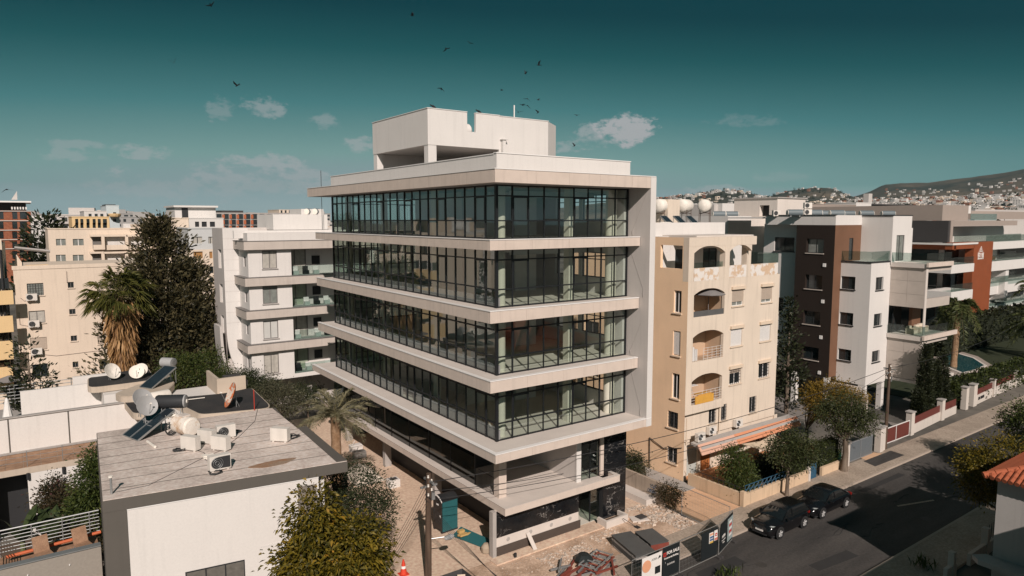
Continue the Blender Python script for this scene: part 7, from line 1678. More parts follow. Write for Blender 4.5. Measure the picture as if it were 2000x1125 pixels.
sb, m = board('black FOR SALE commercial building sign on the fence', PC, .815, 1.12, 1.32, 1.7, BANN); T_ = lambda x, y: m @ Matrix.Translation((x, y, .016))
text_mesh('FOR SALE', .235, SAL, 'lettering', sb, T_(.14, .48), .003, 1.0, .006); text_mesh('Commercial Building', .135, SAL, 'lettering', sb, T_(0, .22), .003, 1.0, .003); text_mesh('25.20.30.00', .125, SAL, 'lettering', sb, T_(-.02, -.16), .003); text_mesh('\\', .16, SAL, 'lettering', sb, T_(-.46, -.02), .003)
obj('logo', MB().box(-.11, -.11, .014, .11, .11, .018).xf(T_(-.53, .46)), RED, sb); obj('logo_bars', MB().box(-.06, -.07, .019, -.02, .07, .022).box(.02, -.07, .019, .06, .07, .022).xf(T_(-.53, .46)), BANN, sb)
wb, m = board('white board with salmon disc on the fence left of the for-sale sign', PC, .40, 1.05, 1.5, 1.6, SAL); T_ = lambda x, y: m @ Matrix.Translation((x, y, .016))
SALM = M('salmon_disc', (.70, .34, .20), .7); obj('disc', MB().tube([(0, 0, .013), (0, 0, .02)], [.33, .33], 28).xf(T_(-.42, .3)), SALM, wb); text_mesh('MAD', .17, BANN, 'lettering', wb, T_(-.42, .36) @ Matrix.Translation((0, 0, .012)), .003, 1, .006); text_mesh('EE', .17, BANN, 'lettering', wb, T_(-.42, .14) @ Matrix.Translation((0, 0, .012)), .003, 1, .006); text_mesh('ASBIA', .17, M('sign_grey', (.12, .13, .12), .6), 'lettering', wb, T_(.18, .52), .003); obj('picture', MB().box(-.2, -.2, .014, .2, .2, .02).xf(T_(.42, -.12)), BANN, wb); obj('logo', MB().extr([(-.12, -.08, .014), (.14, 0, .014), (.0, .1, .014)], (0, 0, .004)).xf(T_(.55, .55)), BANN, wb)
nb, m = board('orange and blue safety notice on the black fence banner', PB, .80, 1.38, .36, .62, SAL, 'notice'); T_ = lambda x, y: m @ Matrix.Translation((x, y, .016))
for y, c_ in ((.22, SALM), (.05, M('notice_blue', (.06, .12, .25), .6)), (-.10, M('notice_blue', (.06, .12, .25), .6)), (-.24, M('notice_yellow', (.55, .36, .08), .6))): obj('stripe', MB().box(-.15, -.055, .013, .15, .055, .018).xf(T_(0, y)), c_, nb)
nb, m = board('red no-entry notice on the black fence banner', PB, .925, 1.42, .30, .60, SAL, 'notice'); T_ = lambda x, y: m @ Matrix.Translation((x, y, .016)); obj('prohibition_disc', MB().tube([(0, 0, .013), (0, 0, .018)], [.10, .10], 18).xf(T_(0, .06)), RED, nb); obj('bar', MB().box(-.07, -.02, .02, .07, .02, .024).xf(T_(0, .06)), SAL, nb); obj('stripe', MB().box(-.13, -.07, .013, .13, .07, .018).xf(T_(0, -.2)), M('notice_pink', (.55, .18, .14), .6), nb)
cb, m = board('corner banner with white lettering and building picture', PA, .5, 1.1, 2.1, 1.55, BANN, 'banner'); T_ = lambda x, y: m @ Matrix.Translation((x, y, .016))
obj('picture', MB().box(-.45, -.7, .013, .5, .7, .017).xf(T_(.5, 0)), M('banner_picture', (.30, .36, .36), .6, .3, 3), cb); text_mesh('ASBIA', .22, SAL, 'lettering', cb, T_(-.55, -.05), .003, 1, .006); text_mesh('Commercial', .12, SAL, 'lettering', cb, T_(-.55, -.28), .003); text_mesh('Building', .10, SAL, 'lettering', cb, T_(-.55, -.44), .003)
for k in range(5): obj('tower_picture', MB().box(-.22, -.09, .018, .24, .05, .021).xf(T_(.55, .45 - k * .2)), SAL if k % 2 == 0 else RED, cb)
# ------------------------------------------------------------------ parked cars
PAINT = M('black_car_paint', (.006, .006, .007), .16, .05, spec=.7); CGL = M('car_glass', (.010, .012, .013), .05, .05, spec=.8); TYRE = M('tyre_rubber', (.018, .018, .018), .85); CHROME = M('chrome', (.62, .62, .62), .18, .02, metal=1.0); LAMPG = M('headlamp_glass', (.35, .38, .38), .1, .1, spec=.8); RIMM = M('alloy_rim', (.50, .50, .50), .35, .05, metal=.3); REDL = M('tail_lamp', (.20, .012, .01), .2)
def loft(st_, mat, name, parent, smooth=True):
    m = MB(); rings = []
    for ring in st_:
        full = [(x, -y, z) for x, y, z in ring] + [(x, y, z) for x, y, z in reversed(ring[:-1])]; rings.append(full)
    n = len(rings[0]); k = len(m.v)
    for r_ in rings: m.v += r_
    for i in range(len(rings) - 1):
        for j in range(n - 1): m.f.append((k + i*n + j, k + (i+1)*n + j, k + (i+1)*n + j + 1, k + i*n + j + 1)); m.m.append(0)
    m.f.append(tuple(k + j for j in range(n))); m.f.append(tuple(k + (len(rings)-1)*n + j for j in reversed(range(n)))); m.m += [0, 0]
    return obj(name, m, mat, parent, smooth=smooth, world=False)
def make_car(label, loc, L, Wd, hood, belt, roofz, gh, wheels, wr, chrome_line, suv):
    c = thing('parked_car', label, 'car', loc, R(180)); w = Wd / 2          # the nose points along +x of the car
    X = lambda u: L * (u - .5)
    st_ = []
    for u, hw, zb, zs, zt in ((0.0, .72, .42, .72, .80), (.025, .86, .28, .80, .90), (.10, .96, .24, belt - .02, belt + .0), (.25, 1.0, .22, belt, belt + .02), (.5, 1.0, .22, belt - .02, belt + .02), (.68, 1.0, .22, belt - .05, belt + .0), (.74, .99, .22, belt - .08, hood + .06), (.86, .96, .24, hood - .10, hood), (.95, .87, .26, hood - .18, hood - .07), (.985, .76, .30, hood - .30, hood - .18), (1.0, .60, .40, hood - .38, hood - .30)):
        h_ = w * hw; st_.append([(X(u), h_ * .93, zb), (X(u), h_, zb + .16), (X(u), h_, (zb + zs) / 2 + .06), (X(u), h_ * .985, zs - .08), (X(u), h_ * .90, zs), (X(u), h_ * .5, zt + .005), (X(u), 0, zt + .02)])
    obj_b = loft(st_, PAINT, 'body', c)
    g = []
    for u, zr in gh: wt = .74 if zr > belt + .3 else .80; f = (zr - belt) / (roofz - belt); g.append([(X(u), w * .90, belt - .06), (X(u), w * (.90 - .10 * f), belt + (zr - belt) * .55), (X(u), w * (.90 - .17 * f), zr - .05 * f), (X(u), w * (.80 - .17 * f), zr), (X(u), 0, zr + .025)])
    gl = loft(g, CGL, 'greenhouse', c)
    top = [q for q in gh if q[1] > roofz - .12]; rr = []
    for u, zr in top: f = (zr - belt) / (roofz - belt); rr.append([(X(u), w * (.90 - .17 * f) + .012, zr - .075), (X(u), w * (.80 - .17 * f) + .01, zr + .012), (X(u), w * .35, zr + .032), (X(u), 0, zr + .038)])
    loft(rr, PAINT, 'roof', gl)
    uw, ur = gh[-1][0], top[-1][0]; ub, ut = gh[0][0], top[0][0]
    for s_ in (-1, 1):
        for (ua, za), (ue, ze), nm in (((uw, belt), (ur, top[-1][1] - .06), 'front_pillar'), ((ub, belt), (ut, top[0][1] - .06), 'rear_pillar')): obj(nm, MB().tube([(X(ua), s_ * w * .90, za), (X((ua + ue) / 2), s_ * w * .85, (za + ze) / 2 + .03), (X(ue), s_ * w * .745, ze)], .035, 6), PAINT, gl, world=False)
        obj('centre_pillar', MB().tube([(X(.47), s_ * w * .905, belt - .03), (X(.46), s_ * w * .755, roofz - .06)], .035, 5), PAINT, gl, world=False)
        pts = [(X(uw - .01), s_ * w * .915, belt + .0), (X(ub + .04), s_ * w * .915, belt + .0)]; obj('window_trim', MB().tube(pts + ([(X(ut), s_ * w * .77, roofz - .10), (X(.45), s_ * w * .76, roofz - .045), (X(ur), s_ * w * .77, roofz - .09), pts[0]] if chrome_line else []), .014, 5), CHROME if chrome_line else PAINT, gl, world=False)
        obj('door_handle', MB().box(X(.50), s_ * (w * .995) - .01, belt - .17, X(.54), s_ * (w * .995) + .025, belt - .13), CHROME, c, world=False); obj('door_handle', MB().box(X(.30), s_ * (w * .995) - .01, belt - .17, X(.34), s_ * (w * .995) + .025, belt - .13), CHROME, c, world=False)
        obj('wing_mirror', MB().lathe([(0, -.1), (.08, -.07), (.09, .05), (0, .1)], (X(.645), s_ * (w + .08), belt + .06), 10, 'x'), PAINT, c, smooth=True, world=False)
        obj('headlight', MB().extr([(X(.955), s_ * w * .52, hood - .25), (X(.93), s_ * w * .86, hood - .18), (X(.90), s_ * w * .93, hood - .12), (X(.93), s_ * w * .72, hood - .125)][::s_], (.07, 0, .03)), LAMPG, c, world=False)
        obj('tail_light', MB().box(X(.0) - .01, s_ * w * .55, belt - .25, X(.03), s_ * w * .86, belt - .10), REDL, c, world=False)
        for ux in wheels:
            wh = obj('wheel', MB().lathe([(wr * .62, -.11), (wr * .9, -.115), (wr, -.08), (wr, .08), (wr * .9, .115), (wr * .62, .11)], (X(ux), s_ * (w - .085), wr), 24, 'y'), TYRE, c, smooth=True, world=False)
            sp_ = MB().lathe([(wr * .63, s_ * .09), (wr * .60, s_ * .10), (wr * .55, s_ * .07)], (X(ux), s_ * (w - .085), wr), 24, 'y')
            for k in range(5):
                a = k * 2 * math.pi / 5 + .3; sp_.tube([(X(ux), s_ * (w + .0), wr), (X(ux) + wr * .58 * math.cos(a), s_ * (w + .005), wr + wr * .58 * math.sin(a))], [.045, .055], 5)
            obj('rim', sp_, RIMM, wh, world=False); obj('brake_disc', MB().tube([(X(ux), s_ * (w - .06), wr), (X(ux), s_ * (w - .05), wr)], [wr * .55] * 2, 18), DARK, wh, world=False)
            obj('wheel_arch', MB().tube([(X(ux), s_ * (w - .02), wr * 1.02), (X(ux), s_ * (w + .006), wr * 1.02)], [wr * 1.17] * 2, 22), DARK, c, world=False)
    obj('grille', MB().box(X(.99), -w * .40, hood - .40, X(1.0) + .015, w * .40, hood - .26), DARK, c, world=False); obj('grille_trim', MB().tube([(X(1.0) + .01, -w * .42, hood - .22), (X(1.0) + .03, -w * .12, hood - .42), (X(1.0) + .03, w * .12, hood - .42), (X(1.0) + .01, w * .42, hood - .22)], .022, 5), CHROME, c, world=False)
    obj('number_plate', MB().box(X(1.0) + .012, -.26, .46, X(1.0) + .035, .26, .57), SAL, c, world=False); obj('bumper_intake', MB().box(X(.985), -w * .55, .26, X(1.0) + .004, w * .55, .36), DARK, c, world=False)
    obj('underbody', MB().box(X(.06), -w * .85, .16, X(.94), w * .85, .30), DARK, c, world=False)
    return c
make_car('black crossover car parked at the kerb, nearer the site fence', (16.95, -7.40, -.008), 4.25, 1.78, 1.00, 1.02, 1.56, [(.02, 1.03), (.06, 1.36), (.10, 1.50), (.22, 1.56), (.40, 1.57), (.52, 1.53), (.57, 1.46), (.72, 1.02)], (.185, .80), .35, False, True)
make_car('black saloon car with chrome window line parked behind the crossover', (21.95, -7.32, -.008), 4.75, 1.84, .92, .94, 1.44, [(.12, .95), (.20, 1.20), (.27, 1.37), (.38, 1.44), (.50, 1.44), (.56, 1.38), (.71, .94)], (.19, .80), .34, True, False)
# ------------------------------------------------------------------ tiled house across the street
TERR = M('terracotta_tile', (.37, .105, .05), .85, .10, 2, island=.0)
T = thing('tiled_house', 'grey rendered house with terracotta tiled hip roof at the lower right edge', 'house', (20, -24, 0))
ex, ey, ez = 15.75, -18.75, 7.25; cx1, cy1 = 26.5, -29.0; slope = .36
HG = M('grey_house_render', (.40, .385, .37), .92, .06, 1, streak=.08)
hw_ = [(-23.6, -22.0, 3.8, 5.6), (-27, -25.2, 3.8, 5.6), (-23.6, -22.2, .8, 2.3)]
m = MB(); wall(m, 'x', ex + .5, cy1 + .5, ey - .45, 0, ez - .12, hw_, .15); m.face([(ex + .5, ey - .45, 0), (ex + .5, ey - .45, ez - .12), (cx1 - .5, ey - .45, ez - .12), (cx1 - .5, ey - .45, 0)]); m.face([(ex + .5, cy1 + .5, 0), (cx1 - .5, cy1 + .5, 0), (cx1 - .5, cy1 + .5, ez - .12), (ex + .5, cy1 + .5, ez - .12)]); obj('wall', m, HG, T)
for h in hw_: window(T, 'x', ex + .5, h, 2, .08, frame=WHITEFR, sill=HG, bars=True)
obj('ledge', MB().prism([(ex - .5, ey - 9), (ex + .495, ey - 9), (ex + .495, ey - .2), (ex - .1, ey + .2), (ex - .5, ey - .2)], 3.05, 3.28), HG, T)
mx_, my_ = (ex + cx1) / 2, (ey + cy1) / 2; hw2_ = (cx1 - ex) / 2; rz_ = ez + hw2_ * slope
rb = MB(); r1, r2 = (mx_, ey - hw2_, rz_), (mx_, min(cy1 + hw2_, ey - hw2_ - .1), rz_); A0, A1, A2, A3 = (ex, ey, ez), (cx1, ey, ez), (cx1, cy1, ez), (ex, cy1, ez)
rb.face([A0, r1, r2, A3][::-1]); rb.face([A0, A1, r1]); rb.face([A1, A2, r2, r1]); rb.face([A2, A3, r2]); rb.face([A0, A3, A2, A1]); rf = obj('roof', rb, TERR, T)
tile = mesh_of(MB().tube([(0, 0, 0), (.40, 0, .0)], [.115, .095], 8), TERR, True, 'roof_tile')
cnt = 0
for i in range(14):                 # west slope, rows up from the eave, and north slope
    for j in range(26):
        u = .03 + i * .36
        if u > hw2_ or cnt > 290: continue
        for side in (0, 1):
            along = j * .25 + .12
            if along < u + .05: continue
            if (side == 0 and along > 6.2) or (side == 1 and along > 6.2): continue
            o = bpy.data.objects.new('roof_tile', tile); COL.objects.link(o); o.parent = rf
            tl = math.atan(slope)
            if side == 0: o.location = (ex + u - .05, ey - along, ez + (u - .05) * slope + .03); o.rotation_euler = (0, -tl, 0)
            else: o.location = (ex + along, ey - u + .05, ez + (u - .05) * slope + .03); o.rotation_euler = (0, -tl, -math.pi / 2)
            cnt += 1
hip = MB()
for k in range(16): a = k * .36; hip.tube([(ex + a, ey - a, ez + a * slope + .06), (ex + a + .34, ey - a - .34, ez + (a + .34) * slope + .08)], [.15, .12], 8)
obj('hip_tiles', hip, TERR, rf, kind='stuff')
# neighbours across the street, their gardens
def plain_house(label, x0, x1, y0, y1, h, mat, roof):
    t = thing('house', label, 'house', ((x0 + x1) / 2, (y0 + y1) / 2, 0)); obj('wall', MB().box(x0, y0, 0, x1, y1, h), mat, t); m = MB(); k = .5; mx2 = (x0 + x1) / 2; d = min(x1 - x0, y1 - y0) / 2 + k
    a = [(x0 - k, y0 - k, h), (x1 + k, y0 - k, h), (x1 + k, y1 + k, h), (x0 - k, y1 + k, h)]; ym = (y0 + y1) / 2; q = [(x0 - k + d, ym, h + d * .4), (x1 + k - d, ym, h + d * .4)]
    m.face([a[0], a[1], q[1], q[0]]).face([a[1], a[2], q[1]]).face([a[2], a[3], q[0], q[1]]).face([a[3], a[0], q[0]]).face(a[::-1]); obj('roof', m, roof, t)
    for i in range(3): obj('window', MB().box(x0 + (x1 - x0) * (.15 + .3 * i), y1, h * .55, x0 + (x1 - x0) * (.15 + .3 * i) + 1.2, y1 + .04, h * .8), PANE, t)
plain_house('plain house across the street beyond the tiled one', 42, 56, -31, -19.5, 7.6, HG, TERR)
plain_house('tall plain house across the street before the tiled one', 5.5, 14.8, -40, -26.4, 9.3, HG, HG)  # out of view, placed and sized to shade the tiled house's wall
for i, (x, y, z) in enumerate(((30.5, -18.6, 5.6), (36.5, -18.4, 6.2), (62, -17.5, 5.5))): tree('street_tree', ('leafy tree across the street just outside the picture', 'second leafy tree across the street outside the picture', 'third leafy tree across the street, far along')[i], (x, y, 0), 3.2, .18, [(x, y, z, 2.4, 2.2, 1.7), (x + 1.4, y + .6, z - .5, 1.6, 1.5, 1.2), (x - 1.5, y - .3, z - .4, 1.5, 1.5, 1.2)], 190, 36, .3, MIDGR, .4, 90 + i, 'trees across the street')
lw_ = thing('front_wall', 'low garden wall with pale post and railings across the street', 'wall', (20, -15.6, 0)); obj('wall', MB().box(18.4, -16.5, 0, 19.6, -16.3, .75).box(21.4, -16.5, 0, 36, -16.3, .7), GWW, lw_); obj('post', MB().box(19.0, -16.55, .0, 19.3, -16.25, 1.5), GWW, lw_); obj('post', MB().box(23.5, -16.55, .0, 23.85, -16.2, 1.6), GWW, lw_)
for i in range(24): obj('railing_bar', MB().cyl(24.1 + i * .3, -16.4, .7, 1.7, .018, 5), DARK, lw_)
def weeds(label, px, seed, n=26):
    rng = np.random.default_rng(seed); t = thing('weeds', label, 'weeds', onz(*px, .0)); P, A = [], []
    b = onz(*px, .1)
    for i in range(n): P.append(b + (rng.normal() * .25, rng.normal() * .25, 0)); A.append(unit(np.array([rng.normal() * .35, rng.normal() * .35, 1.0])))
    leaf_obj('blades', np.array(P), np.array(A), rng.uniform(.4, .9, n), MIDGR, t, .10, .2, seed=seed)
weeds('tuft of tall weeds by the pale post across the street', (1803, 1108), 4, 60); weeds('tuft of weeds at the bottom edge beside the road', (1412, 1128), 5, 40); weeds('second tuft of weeds at the bottom edge', (1432, 1126), 6, 40)
# ------------------------------------------------------------------ hills, the far town, birds
def ridge(pts): xs, ys = zip(*pts); return lambda x: np.interp(x, xs, ys)
RID = [(3400., ridge([(1000, 412), (1200, 396), (1280, 387), (1340, 381), (1410, 375), (1440, 377), (1480, 386), (1520, 394), (1600, 405), (1700, 412), (2100, 412), (2600, 420)]), 900.),
       (4700., ridge([(1200, 415), (1440, 398), (1500, 382), (1540, 372), (1580, 368), (1620, 369), (1645, 379), (1680, 390), (1720, 400), (1900, 410), (2600, 420)]), 1100.),
       (6300., ridge([(1200, 418), (1560, 412), (1640, 394), (1690, 376), (1720, 362), (1750, 359), (1800, 359), (1840, 355), (1900, 347), (1950, 340), (2000, 332), (2100, 325), (2300, 330), (2800, 380), (3200, 415)]), 2300.),
       (3000., ridge([(1000, 424), (1280, 412), (1500, 404), (1700, 396), (1850, 390), (2000, 386), (2200, 384), (2800, 400), (3200, 420)]), 1500.)]
rngn = np.random.default_rng(12); ph = rngn.uniform(0, 6.28, (7, 2))
def fract(az, r_): return sum(math.sin(az * f * 57 + ph[i][0] + r_ / (900 / (i + 1))) * math.cos(r_ / (520 / (i + 1)) + ph[i][1]) / (i + 1) for i, f in enumerate((.6, 1.1, 1.9, 3.1, 5.3)))
def hill_z(az, r_):
    """terrain height at compass bearing az (from +X) and distance r_ from the town centre line"""
    x = 1000 + 1334 * math.tan(max(-1.25, min(1.25, HEAD - az))) / 1.0
    z = -1.0
    for rk, f, wd in RID:
        top = 19.5 + (428 - f(x)) / 1334. * rk / math.cos(HEAD - az) * math.cos(HEAD - az) * (1 / math.sqrt(1 + ((x - 1000) / 1334.) ** 2)) * math.sqrt(1 + ((x - 1000) / 1334.) ** 2) * math.cos(HEAD - az)
        q = (r_ - rk) / wd; s_ = math.exp(-q * q * (1.6 if r_ < rk else .8)); z = max(z, top * s_ + (fract(az, r_) * 5 * s_ if s_ > .2 else 0) - 12 * (1 - s_))
    return z
naz, nr = 190, 46
azs = np.linspace(HEAD - R(54), HEAD + R(8), naz); rs = np.linspace(1100, 8200, nr)
V = []
for a in azs:
    for r_ in rs: V.append((CAM[0] + r_ * math.cos(a), CAM[1] + r_ * math.sin(a), hill_z(a, r_)))
hb = MB(); hb.v = V
for i in range(naz - 1):
    for j in range(nr - 1): k = i * nr + j; hb.f.append((k, k + 1, k + nr + 1, k + nr)); hb.m.append(0)
HILL = M2('scrub_hillside', (.034, .040, .032), (.14, .11, .08), .0032, .40, .66, detail=12)
structure('hills', hb, HILL, smooth=True)
# far buildings: a few designs with openings, parapets and roof heads, each copy an object of its own
DWIN = M('far_window', (.03, .035, .038), .2)
def far_design(seed, nf, w_, d_, wallm, flat=True, bal=False):
    rng = random.Random(seed); m = MB(); fh = 3.1; h = nf * fh
    m.box(-w_/2, -d_/2, 0, w_/2, d_/2, h); m.box(-w_/2 - .2, -d_/2 - .2, h, w_/2 + .2, d_/2 + .2, h + .5)
    if flat: m.box(-w_ * .2, -d_ * .2, h + .5, w_ * .22, d_ * .25, h + 3.0); m.box(w_ * .26, -.5, h + .5, w_ * .36, .8, h + 2.2)
    else:
        k = len(m.v); m.v += [(-w_/2 - .4, -d_/2 - .4, h + .5), (w_/2 + .4, -d_/2 - .4, h + .5), (w_/2 + .4, d_/2 + .4, h + .5), (-w_/2 - .4, d_/2 + .4, h + .5), (-w_ * .2, 0, h + 3), (w_ * .2, 0, h + 3)]; m.f += [(k, k+1, k+5, k+4), (k+1, k+2, k+5), (k+2, k+3, k+4, k+5), (k+3, k, k+4)]; m.m += [2] * 4
    for f in range(nf):
        n_ = max(2, int(w_ / 3.2))
        for i in range(n_):
            x = -w_/2 + w_ * (i + .5) / n_; ww = rng.choice((.6, .9, 1.2)); m.box(x - ww, -d_/2 - .06, f * fh + .9, x + ww, -d_/2 - .01, f * fh + 2.4, 1)
            if bal and i % 2: m.box(x - 1.5, -d_/2 - 1.3, f * fh + .05, x + 1.5, -d_/2 - .07, f * fh + .85)
        n_ = max(2, int(d_ / 3.5))
        for i in range(n_): y = -d_/2 + d_ * (i + .5) / n_; m.box(-w_/2 - .06, y - .7, f * fh + .9, -w_/2 - .01, y + .7, f * fh + 2.3, 1)
    return mesh_of(m, [wallm, DWIN, TERR], name='far_building')
FW = [WHITE2, CRM, GREYW, WHT, M('far_sand', (.55, .45, .36), .9, .05), M('far_grey', (.33, .32, .31), .9, .05)]
DES = [far_design(i, nf, w_, d_, FW[i % 6], fl, b_) for i, (nf, w_, d_, fl, b_) in enumerate(((5, 18, 13, True, True), (4, 15, 12, True, False), (6, 20, 14, True, True), (3, 14, 11, True, False), (5, 16, 14, True, True), (7, 18, 15, True, False), (2, 12, 10, False, False), (2, 13, 11, True, False), (3, 15, 12, True, True), (2, 11, 11, False, False)))]
rng = random.Random(77)
def put(di, x, y, z, sc_, label, group, cat='building', name='distant_building', rz=None):
    o = bpy.data.objects.new(name, DES[di]); COL.objects.link(o); o.location = (float(x), float(y), float(z)); o.scale = (sc_, sc_, sc_); o.rotation_euler = (0, 0, rng.choice((0, 0, .1, -.15, 1.57)) if rz is None else rz); tag(o, label, cat, group); return o
taken = []
def free(x, y, d):
    if any((x - a) ** 2 + (y - b) ** 2 < d * d for a, b in taken): return False
    taken.append((x, y)); return True
n = 0
while n < 135:                      # skyline on the left
    px, dist = rng.uniform(-60, 640), 275 + 800 * rng.random() ** 1.4; p = far(px, 428, dist)
    if free(p[0], p[1], 26): put(rng.choice((0, 1, 2, 4, 5, 8)), p[0], p[1], -.05, rng.uniform(.75, 1.15), 'small pale apartment building in the skyline beyond the palm and white block', 'skyline buildings on the left'); n += 1
n = 0
while n < 45:                      # roofs between the street blocks and the hill on the right
    px, dist = rng.uniform(1270, 2040), 260 + 700 * rng.random(); p = far(px, 428, dist)
    if free(p[0], p[1], 24): put(rng.choice((1, 3, 3, 7, 8, 6)), p[0], p[1], -.05, rng.uniform(.8, 1.1), 'small pale building between the street blocks and the hillside town', 'low town buildings on the right'); n += 1
def hill_pt(px, r_): a = HEAD - math.atan((px - 1000) / 1334.); return CAM[0] + r_ * math.cos(a), CAM[1] + r_ * math.sin(a), hill_z(a, r_)
n = 0
while n < 150:                     # hillside town: the largest ones
    px, r_ = rng.uniform(1275, 2030), 1150 + 1500 * rng.random(); x, y, z = hill_pt(px, r_)
    if free(x, y, 22): put(rng.choice((3, 6, 7, 9, 1, 8, 0)), x, y, max(z, -.05) - 1.0, rng.uniform(.9, 1.3), 'small house in the town climbing the hillside', 'hillside houses', 'house', 'hillside_house'); n += 1
# the rest of that town reads as one mass of roofs and walls
sm = MB(); rr = random.Random(5); tr_ = []
for k in range(4300):
    px = rr.uniform(1260, 2080); r_ = 1700 + 3600 * rr.random() ** 1.25
    if rr.random() < .35: px = rr.gauss(1850, 120)
    x, y, z = hill_pt(px, r_)
    if z > 270 or (z > 150 and rr.random() < .7): continue
    w_, d_, h_ = rr.uniform(3.5, 9), rr.uniform(4, 8), rr.choice((4, 5, 6, 7.5, 9, 13)); sm.box(x - w_, y - d_, z - 3, x + w_, y + d_, z + h_, rr.choice((0, 0, 1, 1, 2, 3, 3, 4)))
    if rr.random() < .6: sm.box(x - w_ * .6, y - d_ - .4, z + h_ * .3, x + w_ * .5, y - d_ - .02, z + h_ * .7, 5)
ms = obj('hillside_town', sm, [WHITE2, WHT, CRM, GREYW, M('far_roof', (.26, .13, .09), .9, .1), DWIN], kind='stuff'); ms['label'] = 'mass of tiny pale houses scattered over the far hillside'; ms['category'] = 'town'
# dark trees between the far buildings
def grove(name, spots, size, label):
    rg = np.random.default_rng(3); P, A, L = [], [], []
    for x, y, z, s_ in spots:
        m_ = 34; q = rg.normal(size=(m_, 3)) * np.array([.5, .5, .55]) * s_; P.append(np.array([x, y, z + s_ * .9]) + q); A.append(unit(rg.normal(size=(m_, 3)) + [0, 0, .4])); L.append(s_ * rg.uniform(.5, 1.0, m_))
    o = leaf_obj(name, np.concatenate(P), np.concatenate(A), np.concatenate(L), CYPR, None, .7, .1, 'stuff'); o['label'] = label; o['category'] = 'trees'
sp = []
for k in range(2000):
    px, r_ = rr.uniform(1260, 2080), 1150 + 3400 * rr.random() ** 1.2; x, y, z = hill_pt(px, r_); sp.append((x, y, max(z, 0) - 1, rr.uniform(3, 7.5)))
for k in range(160):
    p = far(rr.uniform(1500, 2060), 428, rr.uniform(230, 900)); sp.append((p[0], p[1], 0, rr.uniform(4, 8)))
for k in range(120):
    p = far(rr.uniform(-60, 640), 428, rr.uniform(300, 1200)); sp.append((p[0], p[1], 0, rr.uniform(4, 7.5)))
grove('far_trees', sp, 5, 'dark trees scattered through the far town and hillside')
# dark slatted building and long roofs seen just behind the street blocks
DS = block('long dark slatted building behind the roof water heaters', 1703, 1790, 398, 120, 20, CHAR, (), (), parapet=0, name='slatted_building', cat='building')
for q in range(5): a, b = ony(1703, 400 + q * 4.4, 119.6), ony(1790, 402.5 + q * 4.4, 119.6); obj('slat', MB().box(a[0], 119.6, b[2], b[0], 119.95, a[2]), DARK, DS)
block('long taupe parapet building behind the white and brown block', 1582, 1672, 399, 100, 18, TAUPE, (), (), parapet=.3); block('low grey hall with long roof under the hillside, far right', 1905, 2040, 409, 180, 25, GREYW, (), (), parapet=.4, cat='hall', name='hall'); block('white stepped parapet block left of the slatted building', 1672, 1702, 396, 105, 12, WHT, (), ())
block('pale tall block with a mast on the lower hillside', 1697, 1704, 378, 900, 14, GREYW, (), (), parapet=0, cat='tower', name='tower'); block('white slim tower on the lower hillside at the right', 1902, 1906, 380, 900, 10, WHT, (), (), parapet=0, cat='tower', name='tower')
# buildings farther to the left, out of the picture, that the glass front mirrors
for i, (x, y, d_) in enumerate(((-52, 50, 3), (-64, 58, 0), (-46, 92, 4), (-75, 78, 2), (-66, 118, 0), (-95, 105, 2), (-48, 150, 1), (-88, 150, 4), (-120, 140, 5))):
    put(d_, x, y, 0, 1.05, 'apartment building out to the left, seen mirrored in the glass front', 'mirrored buildings on the left', 'apartment block', 'apartment_building', 0)
for i, (x, y) in enumerate(((-41, 38), (-44, 30), (-47, 66), (-56, 40), (-60, 96))): conifer('dark roadside conifer out to the left, seen mirrored in the glass', (x, y, 0), 11 + (i * 3) % 5, 3.0, 70, 300 + i, CONIF, .6, spread=.7, p=.5, rough=.4, group='mirrored conifers', per=24)
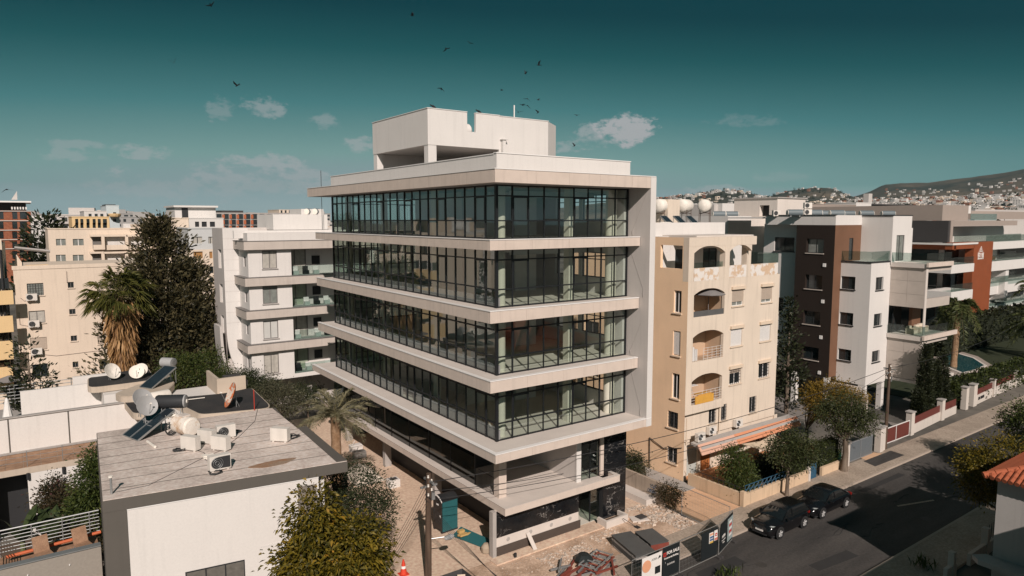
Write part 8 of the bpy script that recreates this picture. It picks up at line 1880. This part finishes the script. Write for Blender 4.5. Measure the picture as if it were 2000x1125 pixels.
# birds
BIRD = M('bird_plumage', (.016, .016, .018), .8)
def bird_mesh(up, sw):
    m = MB().lathe([(0, -.20), (.05, -.14), (.065, .0), (.04, .12), (.03, .17), (0, .21)], (0, 0, 0), 8, 'y')
    m.face([(-.05, -.18, 0), (.05, -.18, 0), (.08, -.34, .0), (-.08, -.34, 0)])
    for s_ in (-1, 1): m.extr([(s_ * .04, .08, .03), (s_ * .26, .13, .03 + up * .16), (s_ * .55, .0 - sw, .03 + up * .26), (s_ * .26, -.07, .03 + up * .13), (s_ * .04, -.08, .02)][::s_], (0, 0, -.012))
    return mesh_of(m, BIRD, True, 'bird')
BM_ = [bird_mesh(1, .08), bird_mesh(-.8, .12), bird_mesh(.3, .02), bird_mesh(1.8, .1)]
BP = [(805, 30), (872, 95), (918, 84), (340, 122), (463, 167), (862, 173), (980, 176), (1026, 144), (1052, 127), (1030, 193), (1051, 195), (1051, 220), (1012, 219), (1030, 206), (1127, 225), (1122, 285), (412, 11), (13, 370), (1020, 205)]
for i, (x, y) in enumerate(BP):
    p = far(x, y, 75 + (i * 13) % 50 if i < 17 else 90); o = bpy.data.objects.new('bird', BM_[i % 4]); COL.objects.link(o); o.location = p; o.scale = (1.05,) * 3; o.rotation_euler = (rng.uniform(-.5, .5), rng.uniform(-.5, .5), rng.uniform(0, 6.28)); tag(o, 'small dark bird in flight against the open sky', 'bird', 'birds in flight')
pm = mesh_of(MB().lathe([(0, -.22), (.05, -.12), (.08, 0), (.06, .10), (.03, .14), (.05, .19), (.03, .24), (0, .27)], (0, 0, .12), 8, 'y').tube([(0, 0, .0), (0, 0, .08)], .01, 4), BIRD, True, 'perched_bird')
for lab, px, y0 in (('dark bird perched on the rooftop box, at its near corner', 845, PY0), ('dark bird perched on the rooftop box beside the notch', 934, PY0)):
    q = ony(px, 215, y0 + .1); o = bpy.data.objects.new('perched_bird', pm); COL.objects.link(o); o.location = (float(q[0]), y0 + .1, PZT + .04); o.rotation_euler = (R(25), 0, R(70)); tag(o, lab, 'bird')
# ------------------------------------------------------------------ thin air over the whole place
hz = bpy.data.materials.new('thin_haze'); hz.use_nodes = True
hn, hl = hz.node_tree.nodes, hz.node_tree.links
hn.remove(hn['Principled BSDF'])
pv = hn.new('ShaderNodeVolumePrincipled'); pv.inputs['Color'].default_value = (.50, .74, .84, 1); pv.inputs['Density'].default_value = 0.000023; pv.inputs['Anisotropy'].default_value = 0.0
hl.new(pv.outputs[0], hn['Material Output'].inputs['Volume'])
o = obj('haze', MB().box(-9500, -3500, -2, 14500, 14500, 520), hz, kind='stuff'); o['label'] = 'thin pale haze over the town and hills'; o['category'] = 'haze'
